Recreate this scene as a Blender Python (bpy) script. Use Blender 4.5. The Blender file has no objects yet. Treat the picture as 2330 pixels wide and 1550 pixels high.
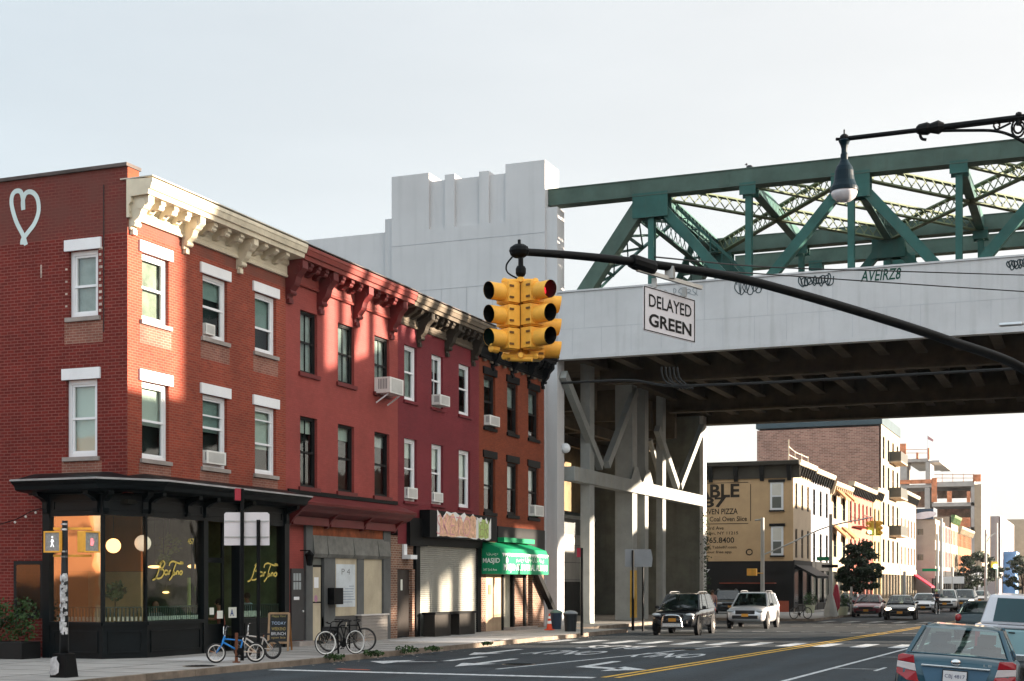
import bpy, bmesh, math, random
from mathutils import Vector, Matrix, Euler
random.seed(7)
R = math.radians
SC = bpy.context.scene
# ---------------- camera ----------------
F = 3314.0; CX = 1165.0; HY = 1331.0; HC = 2.1; YAW = R(21.85)
CA, SA = math.cos(YAW), math.sin(YAW)
cam_d = bpy.data.cameras.new('camera'); cam = bpy.data.objects.new('camera', cam_d)
SC.collection.objects.link(cam); SC.camera = cam
cam.location = (0, 0, HC); cam.rotation_euler = (R(90), 0, YAW)
cam_d.sensor_width = 36; cam_d.lens = 36 * F / 2330
cam_d.shift_y = (HY - 775) / 2330; cam_d.clip_start = 0.2; cam_d.clip_end = 5000
# ---------------- world and sun ----------------
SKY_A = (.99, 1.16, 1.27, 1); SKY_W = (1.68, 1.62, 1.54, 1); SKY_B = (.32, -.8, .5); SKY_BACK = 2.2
SUN_AZ = R(26); SUN_EL = R(7.5)      # azimuth from +X towards +Y
W = bpy.data.worlds.new('World'); SC.world = W; W.use_nodes = True
nt = W.node_tree; nt.nodes.clear()
sky = nt.nodes.new('ShaderNodeTexSky'); sky.sky_type = 'NISHITA'; sky.sun_disc = False
sky.sun_elevation = SUN_EL; sky.sun_rotation = R(90) - SUN_AZ
sky.air_density = 1.0; sky.dust_density = 1.6; sky.ozone_density = 1.5
hsv = nt.nodes.new('ShaderNodeHueSaturation'); hsv.inputs['Saturation'].default_value = 0.5
bg = nt.nodes.new('ShaderNodeBackground'); bg.inputs[1].default_value = 0.12
wo = nt.nodes.new('ShaderNodeOutputWorld')
nt.links.new(sky.outputs[0], hsv.inputs['Color'])
flat = nt.nodes.new('ShaderNodeMix'); flat.data_type = 'RGBA'; flat.inputs[0].default_value = 0.8
# bright thin high haze: bluish away from the sun, warm white towards it, boost added behind the camera as fill for shaded walls
wc = nt.nodes.new('ShaderNodeTexCoord'); wn = lambda op, a, b: wmath(op, a, b)
def wmath(op, a, b):
    m = nt.nodes.new('ShaderNodeMath'); m.operation = op
    for i, v in enumerate((a, b)):
        if isinstance(v, (int, float)): m.inputs[i].default_value = v
        else: nt.links.new(v, m.inputs[i])
    return m.outputs[0]
def wdot(v):
    d = nt.nodes.new('ShaderNodeVectorMath'); d.operation = 'DOT_PRODUCT'; nt.links.new(wc.outputs['Generated'], d.inputs[0]); d.inputs[1].default_value = v; return d.outputs['Value']
def wmap(x, a, b, c, d):
    m = nt.nodes.new('ShaderNodeMapRange'); nt.links.new(x, m.inputs[0])
    for i, v in enumerate((a, b, c, d)): m.inputs[i + 1].default_value = v
    return m.outputs[0]
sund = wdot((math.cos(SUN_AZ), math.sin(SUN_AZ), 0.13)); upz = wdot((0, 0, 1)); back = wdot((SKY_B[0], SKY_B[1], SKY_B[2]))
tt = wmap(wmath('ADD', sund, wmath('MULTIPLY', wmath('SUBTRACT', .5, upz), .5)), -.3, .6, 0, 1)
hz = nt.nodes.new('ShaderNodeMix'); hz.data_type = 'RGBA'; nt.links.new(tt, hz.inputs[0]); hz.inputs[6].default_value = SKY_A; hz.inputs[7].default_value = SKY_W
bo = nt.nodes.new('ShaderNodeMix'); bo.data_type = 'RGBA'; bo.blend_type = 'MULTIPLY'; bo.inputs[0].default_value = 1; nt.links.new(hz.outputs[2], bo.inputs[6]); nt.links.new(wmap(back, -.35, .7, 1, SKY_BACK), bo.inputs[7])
mpg = nt.nodes.new('ShaderNodeMapping'); mpg.inputs['Scale'].default_value = (1.2, 1.2, 5); nt.links.new(wc.outputs['Generated'], mpg.inputs[0])
cn = nt.nodes.new('ShaderNodeTexNoise'); cn.inputs['Scale'].default_value = 2.2; cn.inputs['Detail'].default_value = 7; cn.inputs['Roughness'].default_value = .55; nt.links.new(mpg.outputs[0], cn.inputs['Vector'])
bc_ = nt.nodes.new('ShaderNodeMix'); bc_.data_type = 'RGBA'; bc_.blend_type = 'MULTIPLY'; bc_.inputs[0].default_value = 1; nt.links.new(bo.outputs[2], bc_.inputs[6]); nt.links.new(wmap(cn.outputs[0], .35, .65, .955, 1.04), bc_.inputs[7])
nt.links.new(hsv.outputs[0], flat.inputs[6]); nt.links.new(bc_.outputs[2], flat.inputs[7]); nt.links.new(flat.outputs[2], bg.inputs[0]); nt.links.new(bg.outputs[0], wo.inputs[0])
sd = bpy.data.lights.new('sun', 'SUN'); sd.energy = 5.0; sd.angle = R(0.5); sd.color = (1.0, 0.83, 0.655)
sun = bpy.data.objects.new('sun', sd); SC.collection.objects.link(sun)
to_sun = Vector((math.cos(SUN_AZ) * math.cos(SUN_EL), math.sin(SUN_AZ) * math.cos(SUN_EL), math.sin(SUN_EL)))
sun.rotation_euler = to_sun.to_track_quat('Z', 'Y').to_euler(); sun.location = (40, 20, 40)
SC.view_settings.view_transform = 'Standard'; SC.view_settings.look = 'None'
SC.view_settings.gamma = 1; SC.view_settings.exposure = 2.3
SC.cycles.max_bounces = 6; SC.cycles.diffuse_bounces = 3; SC.cycles.glossy_bounces = 3
SC.cycles.transparent_max_bounces = 12; SC.cycles.use_denoising = True
SC.cycles.sample_clamp_indirect = 6; SC.cycles.caustics_reflective = False; SC.cycles.caustics_refractive = False

# ---------------- photo pixel -> point on a real plane ----------------
def ray(px):
    r = (px - CX) / F
    return -SA + r * CA, CA + r * SA
def Dx(px, X): return X / ray(px)[0]
def Yx(px, X):
    a, b = ray(px); return X / a * b
def Dy(px, Y): return Y / ray(px)[1]
def Xy(px, Y):
    a, b = ray(px); return Y / b * a
def Z(py, D): return HC + (HY - py) / F * D
def zX(px, py, X): return Z(py, Dx(px, X))
def zY(px, py, Y): return Z(py, Dy(px, Y))
def G(px, py, z=0.0):
    D = (HC - z) * F / (py - HY); a, b = ray(px); return Vector((a * D, b * D, z))
def P(px, py, D):
    a, b = ray(px); return Vector((a * D, b * D, Z(py, D)))

# ---------------- materials ----------------
MATS = {}
def mat(name, col, rough=.75, metal=0., var=.12, scale=2.5, bump=0., bscale=40., spec=.25, emis=None, estr=0., coat=0., streak=0., var2=None):
    if name in MATS: return MATS[name]
    m = bpy.data.materials.new(name); m.use_nodes = True; t = m.node_tree
    b = t.nodes['Principled BSDF']; L = t.links.new; N = t.nodes.new
    b.inputs['Roughness'].default_value = rough; b.inputs['Metallic'].default_value = metal
    b.inputs['Specular IOR Level'].default_value = spec; b.inputs['Coat Weight'].default_value = coat
    b.inputs['Coat Roughness'].default_value = .05
    c = (*col, 1)
    tc = N('ShaderNodeNewGeometry')
    if var > 0:
        n1 = N('ShaderNodeTexNoise'); n1.inputs['Scale'].default_value = scale * .35; n1.inputs['Detail'].default_value = 8; n1.inputs['Roughness'].default_value = .65
        L(tc.outputs['Position'], n1.inputs['Vector'])
        mr = N('ShaderNodeMapRange'); mr.inputs[1].default_value = .3; mr.inputs[2].default_value = .7
        mr.inputs[3].default_value = 1 - var * 1.6; mr.inputs[4].default_value = 1 + var * 1.1; L(n1.outputs[0], mr.inputs[0])
        mx = N('ShaderNodeMix'); mx.data_type = 'RGBA'; mx.blend_type = 'MULTIPLY'; mx.inputs[0].default_value = 1
        mx.inputs[6].default_value = c; L(mr.outputs[0], mx.inputs[7]); out = mx.outputs[2]
        if streak > 0:   # vertical weather streaks
            mp = N('ShaderNodeMapping'); mp.inputs['Scale'].default_value = (2.2, 2.2, .16); L(tc.outputs['Position'], mp.inputs[0])
            n2 = N('ShaderNodeTexNoise'); n2.inputs['Scale'].default_value = 1.3; n2.inputs['Detail'].default_value = 5; L(mp.outputs[0], n2.inputs['Vector'])
            m2 = N('ShaderNodeMapRange'); m2.inputs[1].default_value = .52; m2.inputs[2].default_value = .75
            m2.inputs[3].default_value = 0; m2.inputs[4].default_value = streak; L(n2.outputs[0], m2.inputs[0])
            m3 = N('ShaderNodeMix'); m3.data_type = 'RGBA'; L(m2.outputs[0], m3.inputs[0]); L(out, m3.inputs[6])
            m3.inputs[7].default_value = (*(var2 or (col[0] * .45, col[1] * .42, col[2] * .4)), 1); out = m3.outputs[2]
        L(out, b.inputs['Base Color'])
    else: b.inputs['Base Color'].default_value = c
    if bump > 0:
        n3 = N('ShaderNodeTexNoise'); n3.inputs['Scale'].default_value = bscale; n3.inputs['Detail'].default_value = 4
        L(tc.outputs['Position'], n3.inputs['Vector'])
        bp = N('ShaderNodeBump'); bp.inputs['Strength'].default_value = bump; bp.inputs['Distance'].default_value = .02
        L(n3.outputs[0], bp.inputs['Height']); L(bp.outputs[0], b.inputs['Normal'])
    if emis: b.inputs['Emission Color'].default_value = (*emis, 1); b.inputs['Emission Strength'].default_value = estr
    MATS[name] = m; return m

def brick(name, c1, c2, mortar, bw=.21, bh=.072, ms=.009, patches=.35, pcol=None, rough=.85, band=None, bandcol=None):
    if name in MATS: return MATS[name]
    m = bpy.data.materials.new(name); m.use_nodes = True; t = m.node_tree; b = t.nodes['Principled BSDF']; L = t.links.new; N = t.nodes.new
    b.inputs['Roughness'].default_value = rough; b.inputs['Specular IOR Level'].default_value = .25
    uv = N('ShaderNodeUVMap'); uv.uv_map = 'UVMap'
    br = N('ShaderNodeTexBrick'); br.inputs['Scale'].default_value = 1; br.inputs['Brick Width'].default_value = bw; br.inputs['Row Height'].default_value = bh
    br.inputs['Mortar Size'].default_value = ms; br.inputs['Mortar Smooth'].default_value = .3; br.inputs['Bias'].default_value = 0
    br.inputs['Color1'].default_value = (*c1, 1); br.inputs['Color2'].default_value = (*c2, 1); br.inputs['Mortar'].default_value = (*mortar, 1)
    L(uv.outputs[0], br.inputs['Vector'])
    g = N('ShaderNodeNewGeometry')
    n = N('ShaderNodeTexNoise'); n.inputs['Scale'].default_value = .55; n.inputs['Detail'].default_value = 9; n.inputs['Roughness'].default_value = .7; L(g.outputs['Position'], n.inputs['Vector'])
    mr = N('ShaderNodeMapRange'); mr.inputs[1].default_value = .3; mr.inputs[2].default_value = .72; mr.inputs[3].default_value = 1 - patches; mr.inputs[4].default_value = 1 + patches * .5; L(n.outputs[0], mr.inputs[0])
    mx = N('ShaderNodeMix'); mx.data_type = 'RGBA'; mx.blend_type = 'MULTIPLY'; mx.inputs[0].default_value = 1; L(br.outputs[0], mx.inputs[6]); L(mr.outputs[0], mx.inputs[7]); out = mx.outputs[2]
    if band:     # faded, weathered courses above a given height
        sx = N('ShaderNodeSeparateXYZ'); L(g.outputs['Position'], sx.inputs[0])
        gt = N('ShaderNodeMath'); gt.operation = 'GREATER_THAN'; gt.inputs[1].default_value = band; L(sx.outputs[2], gt.inputs[0])
        n4 = N('ShaderNodeTexNoise'); n4.inputs['Scale'].default_value = 1.6; n4.inputs['Detail'].default_value = 8; L(g.outputs['Position'], n4.inputs['Vector'])
        m4 = N('ShaderNodeMapRange'); m4.inputs[1].default_value = .35; m4.inputs[2].default_value = .65; m4.inputs[3].default_value = .35; m4.inputs[4].default_value = .95; L(n4.outputs[0], m4.inputs[0])
        mm = N('ShaderNodeMath'); mm.operation = 'MULTIPLY'; L(gt.outputs[0], mm.inputs[0]); L(m4.outputs[0], mm.inputs[1])
        m5 = N('ShaderNodeMix'); m5.data_type = 'RGBA'; L(mm.outputs[0], m5.inputs[0]); L(out, m5.inputs[6]); m5.inputs[7].default_value = (*bandcol, 1); out = m5.outputs[2]
    L(out, b.inputs['Base Color'])
    bp = N('ShaderNodeBump'); bp.inputs['Strength'].default_value = .5; bp.inputs['Distance'].default_value = .01; bp.invert = True
    L(br.outputs[1], bp.inputs['Height']); L(bp.outputs[0], b.inputs['Normal'])
    MATS[name] = m; return m

def glass(name, tint=(.88, .95, .94), trans=.97, refl=1.0, floor=0., ior=1.5):
    if name in MATS: return MATS[name]
    m = bpy.data.materials.new(name); m.use_nodes = True; t = m.node_tree; t.nodes.clear(); L = t.links.new; N = t.nodes.new
    o = N('ShaderNodeOutputMaterial'); tr = N('ShaderNodeBsdfTransparent'); tr.inputs[0].default_value = (tint[0] * trans, tint[1] * trans, tint[2] * trans, 1)
    gl = N('ShaderNodeBsdfGlossy'); gl.inputs['Roughness'].default_value = .03; gl.inputs[0].default_value = (refl, refl, refl, 1)
    g = N('ShaderNodeNewGeometry'); nz = N('ShaderNodeTexNoise'); nz.inputs['Scale'].default_value = .9; L(g.outputs['Position'], nz.inputs['Vector'])
    bp = N('ShaderNodeBump'); bp.inputs['Strength'].default_value = .05; bp.inputs['Distance'].default_value = .15; L(nz.outputs[0], bp.inputs['Height']); L(bp.outputs[0], gl.inputs['Normal'])
    fr = N('ShaderNodeFresnel'); fr.inputs[0].default_value = ior; mx = N('ShaderNodeMixShader')
    mxx = N('ShaderNodeMath'); mxx.operation = 'MAXIMUM'; mxx.inputs[1].default_value = floor; L(fr.outputs[0], mxx.inputs[0]); bf = N('ShaderNodeMath'); bf.operation = 'SUBTRACT'; bf.inputs[0].default_value = 1; L(g.outputs['Backfacing'], bf.inputs[1]); bm_ = N('ShaderNodeMath'); bm_.operation = 'MULTIPLY'; L(mxx.outputs[0], bm_.inputs[0]); L(bf.outputs[0], bm_.inputs[1]); L(bm_.outputs[0], mx.inputs[0]); L(tr.outputs[0], mx.inputs[1]); L(gl.outputs[0], mx.inputs[2]); L(mx.outputs[0], o.inputs[0])
    MATS[name] = m; return m

# ---------------- mesh builder ----------------
def root_loc(o):
    v = Vector((0, 0, 0))
    while o is not None: v += o.location; o = o.parent
    return v
class Fac:      # a vertical working plane: u along it, z up, n out of it
    def __init__(s, ox, oy, ux, uy, nx, ny): s.o = (ox, oy); s.u = (ux, uy); s.n = (nx, ny)
    def p(s, u, z, n=0.): return Vector((s.o[0] + s.u[0] * u + s.n[0] * n, s.o[1] + s.u[1] * u + s.n[1] * n, z))
class MB:
    def __init__(s): s.v = []; s.f = []
    def add(s, pts, faces):
        k = len(s.v); s.v += [Vector(p) for p in pts]; s.f += [tuple(i + k for i in f) for f in faces]; return s
    def hexa(s, p):  # 8 pts: bottom 4, top 4
        return s.add(p, [(0, 3, 2, 1), (4, 5, 6, 7), (0, 1, 5, 4), (1, 2, 6, 5), (2, 3, 7, 6), (3, 0, 4, 7)])
    def box(s, x0, x1, y0, y1, z0, z1):
        return s.hexa([(x0, y0, z0), (x1, y0, z0), (x1, y1, z0), (x0, y1, z0), (x0, y0, z1), (x1, y0, z1), (x1, y1, z1), (x0, y1, z1)])
    def fb(s, f, u0, u1, z0, z1, n0, n1):
        return s.hexa([f.p(u0, z0, n1), f.p(u1, z0, n1), f.p(u1, z0, n0), f.p(u0, z0, n0), f.p(u0, z1, n1), f.p(u1, z1, n1), f.p(u1, z1, n0), f.p(u0, z1, n0)])
    def quad(s, *p): return s.add(p, [tuple(range(len(p)))])
    def bar(s, a, b, w, h, up=(0, 0, 1)):
        a, b = Vector(a), Vector(b); d = (b - a).normalized(); up = Vector(up)
        if abs(d.dot(up)) > .99: up = Vector((1, 0, 0))
        r = d.cross(up).normalized() * (w / 2); u = r.cross(d).normalized() * (h / 2)
        return s.hexa([a - r - u, a + r - u, b + r - u, b - r - u, a - r + u, a + r + u, b + r + u, b - r + u])
    def tube(s, pts, rad, n=10, cap=True):
        pts = [Vector(p) for p in pts]; k0 = len(s.v); m = len(pts)
        rs = rad if isinstance(rad, (list, tuple)) else [rad] * m
        prev = None
        for i, p in enumerate(pts):
            d = (pts[min(i + 1, m - 1)] - pts[max(i - 1, 0)]).normalized()
            if prev is None: prev = d.orthogonal().normalized()
            r = (prev - d * prev.dot(d)).normalized(); prev = r; q = d.cross(r)
            for j in range(n):
                a = 2 * math.pi * j / n; s.v.append(p + (r * math.cos(a) + q * math.sin(a)) * rs[i])
        for i in range(m - 1):
            for j in range(n):
                a = k0 + i * n + j; b = k0 + i * n + (j + 1) % n; s.f.append((a, b, b + n, a + n))
        if cap: s.f.append(tuple(k0 + j for j in range(n))[::-1]); s.f.append(tuple(k0 + (m - 1) * n + j for j in range(n)))
        return s
    def lathe(s, prof, c, ax=(0, 0, 1), n=20):   # prof: (radius, along axis)
        ax = Vector(ax).normalized(); c = Vector(c)
        r = ax.orthogonal().normalized(); q = ax.cross(r); k0 = len(s.v); m = len(prof)
        for (rr, h) in prof:
            for j in range(n):
                a = 2 * math.pi * j / n; s.v.append(c + ax * h + (r * math.cos(a) + q * math.sin(a)) * max(rr, 1e-4))
        for i in range(m - 1):
            for j in range(n):
                a = k0 + i * n + j; b = k0 + i * n + (j + 1) % n; s.f.append((a, b, b + n, a + n))
        s.f.append(tuple(k0 + j for j in range(n))[::-1]); s.f.append(tuple(k0 + (m - 1) * n + j for j in range(n)))
        return s
    def prism(s, poly, d):   # poly: 3D points, d: extrusion vector
        d = Vector(d); m = len(poly); k = len(s.v); s.v += [Vector(p) for p in poly] + [Vector(p) + d for p in poly]
        s.f.append(tuple(k + i for i in range(m))[::-1]); s.f.append(tuple(k + m + i for i in range(m)))
        for i in range(m): j = (i + 1) % m; s.f.append((k + i, k + j, k + m + j, k + m + i))
        return s
    def fprism(s, f, prof, u0, u1):  # prof in (n, z), extruded along u
        return s.prism([f.p(u0, z, n) for n, z in prof], f.p(u1, 0, 0) - f.p(u0, 0, 0))
    def ball(s, c, r, n=14, sx=1, sy=1, sz=1):
        k = len(s.v); h = n // 2
        for i in range(h + 1):
            t = math.pi * i / h
            for j in range(n):
                a = 2 * math.pi * j / n
                s.v.append(Vector((c[0] + r * sx * math.sin(t) * math.cos(a), c[1] + r * sy * math.sin(t) * math.sin(a), c[2] + r * sz * math.cos(t))))
        for i in range(h):
            for j in range(n):
                a = k + i * n + j; b = k + i * n + (j + 1) % n; s.f.append((a, a + n, b + n, b))
        return s
    def pieces(s, name, m, parent=None, **k):     # every connected piece becomes an object of its own
        par = list(range(len(s.v)))
        def fd(a):
            while par[a] != a: par[a] = par[par[a]]; a = par[a]
            return a
        for f in s.f:
            for b in f[1:]: par[fd(b)] = fd(f[0])
        g = {}
        for f in s.f: g.setdefault(fd(f[0]), []).append(f)
        out = []
        for fs in g.values():
            ids = sorted({i for f in fs for i in f}); mp = {i: j for j, i in enumerate(ids)}; q = MB(); q.v = [s.v[i] for i in ids]; q.f = [tuple(mp[i] for i in f) for f in fs]; out.append(q.build(name, m, parent, **k))
        return out
    def build(s, name, m, parent=None, smooth=False, bevel=0., sub=0, fix=True):
        me = bpy.data.meshes.new(name); off = root_loc(parent) if parent else Vector((0, 0, 0))
        me.from_pydata([p - off for p in s.v], [], s.f); me.update()
        if fix:
            bm = bmesh.new(); bm.from_mesh(me); bmesh.ops.recalc_face_normals(bm, faces=bm.faces)
            if sub: bmesh.ops.remove_doubles(bm, verts=bm.verts, dist=1e-4)
            bm.to_mesh(me); bm.free()
        uvl = me.uv_layers.new(name='UVMap'); dat = uvl.data; vs = me.vertices
        for p in me.polygons:
            n = p.normal; ax = 0 if (abs(n.x) > abs(n.y) and abs(n.x) > abs(n.z)) else (1 if abs(n.y) > abs(n.z) else 2)
            for li in p.loop_indices:
                w = vs[me.loops[li].vertex_index].co
                dat[li].uv = (w.y + off.y, w.z + off.z) if ax == 0 else ((w.x + off.x, w.z + off.z) if ax == 1 else (w.x + off.x, w.y + off.y))
        me.materials.append(m)
        o = bpy.data.objects.new(name, me); SC.collection.objects.link(o)
        if parent: o.parent = parent
        if smooth:
            me.polygons.foreach_set('use_smooth', [True] * len(me.polygons))
        if bevel:
            b = o.modifiers.new('bevel', 'BEVEL'); b.width = bevel; b.segments = 2; b.limit_method = 'ANGLE'; b.angle_limit = R(40)
        if sub:
            b = o.modifiers.new('subdivision', 'SUBSURF'); b.levels = sub; b.render_levels = sub
        return o
def tag(o, label=None, cat=None, group=None, kind=None):
    if label: o['label'] = label
    if cat: o['category'] = cat
    if group: o['group'] = group
    if kind: o['kind'] = kind
    return o
def empty(name, loc, label=None, cat=None, group=None, rz=0.):
    o = bpy.data.objects.new(name, None); SC.collection.objects.link(o); o.location = loc; o.rotation_euler = (0, 0, rz); o.empty_display_size = .3
    return tag(o, label, cat, group)
def copy_tree(o, parent=None):
    c = o.copy(); SC.collection.objects.link(c)
    if parent: c.parent = parent
    for ch in [x for x in o.children]: copy_tree(ch, c)
    return c
def textmesh(name, body, m, parent, O, U, V, w, h, shear=0., bold=0., fit=True):
    """flat lettering filling the rectangle O, O+U*w, O+V*h"""
    cu = bpy.data.curves.new(name, 'FONT'); cu.body = body; cu.size = 1; cu.shear = shear; cu.offset = bold; cu.resolution_u = 3; cu.align_x = 'CENTER' if '\n' in body else 'LEFT'
    to = bpy.data.objects.new(name + '_curve', cu); me = bpy.data.meshes.new_from_object(to)
    bpy.data.objects.remove(to); bpy.data.curves.remove(cu)
    if not len(me.vertices): return None
    xs = [v.co.x for v in me.vertices]; ys = [v.co.y for v in me.vertices]
    x0, x1, y0, y1 = min(xs), max(xs), min(ys), max(ys); O, U, V = Vector(O), Vector(U), Vector(V)
    off = root_loc(parent) if parent else Vector((0, 0, 0))
    for v in me.vertices:
        a, b = (v.co.x - x0) / (x1 - x0), (v.co.y - y0) / (y1 - y0); v.co = O + U * (a * w) + V * (b * h) - off
    me.materials.append(m); me.name = name
    o = bpy.data.objects.new(name, me); SC.collection.objects.link(o)
    if parent: o.parent = parent
    return o
def wallmesh(f, u0, u1, z0, z1, holes, depth=.22):
    """wall face with rectangular openings and their reveals"""
    mb = MB(); us = sorted({u0, u1, *[h[0] for h in holes], *[h[1] for h in holes]}); zs = sorted({z0, z1, *[h[2] for h in holes], *[h[3] for h in holes]})
    us = [u for u in us if u0 <= u <= u1]; zs = [z for z in zs if z0 <= z <= z1]
    for i in range(len(us) - 1):
        for j in range(len(zs) - 1):
            uc, zc = (us[i] + us[i + 1]) / 2, (zs[j] + zs[j + 1]) / 2
            if any(h[0] < uc < h[1] and h[2] < zc < h[3] for h in holes): continue
            mb.quad(f.p(us[i], zs[j]), f.p(us[i + 1], zs[j]), f.p(us[i + 1], zs[j + 1]), f.p(us[i], zs[j + 1]))
    for a, b, c, d in holes:
        mb.quad(f.p(a, c), f.p(a, d), f.p(a, d, -depth), f.p(a, c, -depth)); mb.quad(f.p(b, c), f.p(b, c, -depth), f.p(b, d, -depth), f.p(b, d))
        mb.quad(f.p(a, c), f.p(a, c, -depth), f.p(b, c, -depth), f.p(b, c)); mb.quad(f.p(a, d), f.p(b, d), f.p(b, d, -depth), f.p(a, d, -depth))
    return mb
# ---------------- palette ----------------
WHITE = mat('white_vinyl', (.72, .74, .76), .45, var=.06); CREAM = mat('cream_paint', (.62, .56, .43), .6, var=.14, streak=.35)
BLACKP = mat('black_green_paint', (.0035, .0062, .0075), .45, var=.3, spec=.16); BLACK = mat('black_metal', (.003, .0036, .0042), .55, var=.2, spec=.12)
TRIMK = mat('black_trim', (.006, .0065, .007), .6, var=.2, spec=.25); DARKIN = mat('dark_room', (.014, .018, .017), .9, var=.3)
B_RED = brick('red_brick', (.28, .05, .026), (.21, .035, .02), (.26, .11, .075), patches=.32, band=11.45, bandcol=(.15, .06, .045))
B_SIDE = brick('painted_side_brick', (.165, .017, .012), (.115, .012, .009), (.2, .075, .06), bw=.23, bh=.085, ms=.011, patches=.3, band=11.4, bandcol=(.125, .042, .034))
B_ORG = brick('orange_brick', (.225, .05, .019), (.17, .036, .015), (.15, .045, .025), patches=.22)
B_BRN = brick('brown_brick', (.22, .11, .07), (.13, .06, .04), (.3, .25, .2), bw=.24, bh=.085, ms=.012, patches=.4)
STUC1 = brick('salmon_painted_brick', (.285, .058, .048), (.262, .05, .042), (.235, .045, .038), bw=.22, bh=.075, ms=.007, patches=.26, rough=.7); STUC2 = brick('wine_painted_brick', (.165, .021, .028), (.148, .018, .025), (.128, .015, .021), bw=.22, bh=.075, ms=.007, patches=.26, rough=.7)
REDPT = mat('dark_red_paint', (.12, .018, .018), .5, var=.2, streak=.2); STONE = mat('grey_stone', (.3, .27, .25), .85, var=.2, bump=.3); TAR = mat('roof_tar', (.05, .05, .05), .9, var=.3)
TAUPE = mat('taupe_cornice', (.11, .088, .063), .65, var=.2, streak=.3); COPE = mat('dark_coping', (.09, .075, .07), .8, var=.3)
GL = glass('window_glass', floor=.07); GLS = glass('shop_glass', (.9, .95, .9), .95, 1.0, ior=1.26); GLC = glass('chamfer_glass', (1, .97, .9), .97, 1.0, floor=.08); GLR = glass('mirror_glass', (.9, .95, .9), .9, 1.0, floor=.42)
BL1 = mat('pale_blind', (.62, .6, .54), .8, var=.06); BL2 = mat('grey_green_blind', (.26, .31, .29), .85, var=.1); BL3 = mat('grey_curtain', (.38, .37, .35), .9, var=.15, scale=8)
ALU = mat('aluminium', (.55, .56, .57), .35, .8, var=.05); ACW = mat('ac_casing', (.66, .66, .63), .5, var=.08); ACG = mat('ac_grille', (.2, .2, .2), .6, var=.1)
CONC = mat('sidewalk_concrete', (.31, .3, .285), .85, var=.16, scale=1.6, bump=.35, bscale=25)
FX = -23.65
FF = Fac(FX, 0, 0, 1, 1, 0); SF = Fac(0, 31.8, 1, 0, 0, -1)

def window(par, f, u0, u1, z0, z1, fr, sill=None, lintel=None, lint=(.12, .22), blind=None, rail=.5, fw=.075, grid=0, setb=.1, sillh=.11, wide=.09, panelabel=None, sash2=None):
    zm = z0 + (z1 - z0) * rail
    m = MB(); n0, n1 = -setb - .07, -setb
    m.fb(f, u0, u0 + fw, z0, z1, n0, n1); m.fb(f, u1 - fw, u1, z0, z1, n0, n1)
    m.fb(f, u0 + fw, u1 - fw, z1 - fw, z1, n0, n1); m.fb(f, u0 + fw, u1 - fw, z0, z0 + fw, n0, n1)
    m.fb(f, u0 + fw, u1 - fw, zm - .03, zm + .035, n0, n1 - .008)
    s = fw * .55
    m.fb(f, u0 + fw, u0 + fw + s, z0 + fw, z1 - fw, n0 - .02, n1 - .03); m.fb(f, u1 - fw - s, u1 - fw, z0 + fw, z1 - fw, n0 - .02, n1 - .03)
    m.fb(f, u0 + fw + s, u1 - fw - s, z1 - fw - s, z1 - fw, n0 - .02, n1 - .03); m.fb(f, u0 + fw + s, u1 - fw - s, z0 + fw, z0 + fw + s, n0 - .02, n1 - .03)
    for g in range(grid):
        uu = u0 + (u1 - u0) * (g + 1) / (grid + 1); m.fb(f, uu - .012, uu + .012, z0 + fw, z1 - fw, n0 - .01, n1 - .04)
    if sash2: m.fb(f, u0 + fw, u1 - fw, z0 + (z1 - z0) * sash2 - .02, z0 + (z1 - z0) * sash2 + .02, n0, n1 - .01)
    w = m.build('window', fr, par)
    MB().fb(f, u0 + fw, u1 - fw, z0 + fw, z1 - fw, n0 - .012, n0 - .004).build('pane', GL, w)
    if blind:
        bm_, frac = blind; zb = z1 - (z1 - z0) * frac
        MB().fb(f, u0 + .02, u1 - .02, zb, z1 - .02, n0 - .10, n0 - .085).build('blind', bm_, w)
    if sill: MB().fb(f, u0 - wide, u1 + wide, z0 - sillh - .003, z0 - .003, -setb, .075).build('sill', sill, w)
    if lintel: MB().fb(f, u0 - lint[0], u1 + lint[0], z1 + .003, z1 + lint[1], -.05, .06).build('lintel', lintel, w)
    return w
def ac(f, u0, u1, z0, z1, out, label, brace=False, group='air conditioners fixed in the windows'):
    e = empty('air_conditioner', f.p((u0 + u1) / 2, z0, 0), label, 'air conditioner', group)
    MB().fb(f, u0, u1, z0, z1, -.12, out).build('casing', ACW, e, bevel=.012)
    g = MB(); n = 9; a, b = u0 + (u1 - u0) * .1, u1 - (u1 - u0) * .1
    g.fb(f, a, b, z0 + .05, z1 - .05, out + .001, out + .004); g.build('grille', mat('ac_back', (.45, .45, .43), .6), e)
    h = MB()
    for i in range(6):
        nn = out * (.25 + .1 * i); h.fb(f, u0 - .006, u0 - .001, z0 + (z1 - z0) * .25, z1 - .06, nn, nn + out * .05)
    h.build('side_louvre', ACG, e)
    if brace:
        b_ = MB(); b_.bar(f.p(u0 + .1, z0 - .02, out * .8), f.p(u0 + .1, z0 - .32, .02), .04, .04); b_.bar(f.p(u1 - .1, z0 - .02, out * .8), f.p(u1 - .1, z0 - .32, .02), .04, .04); b_.build('support_bracket', WHITE, e)
    return e
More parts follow.
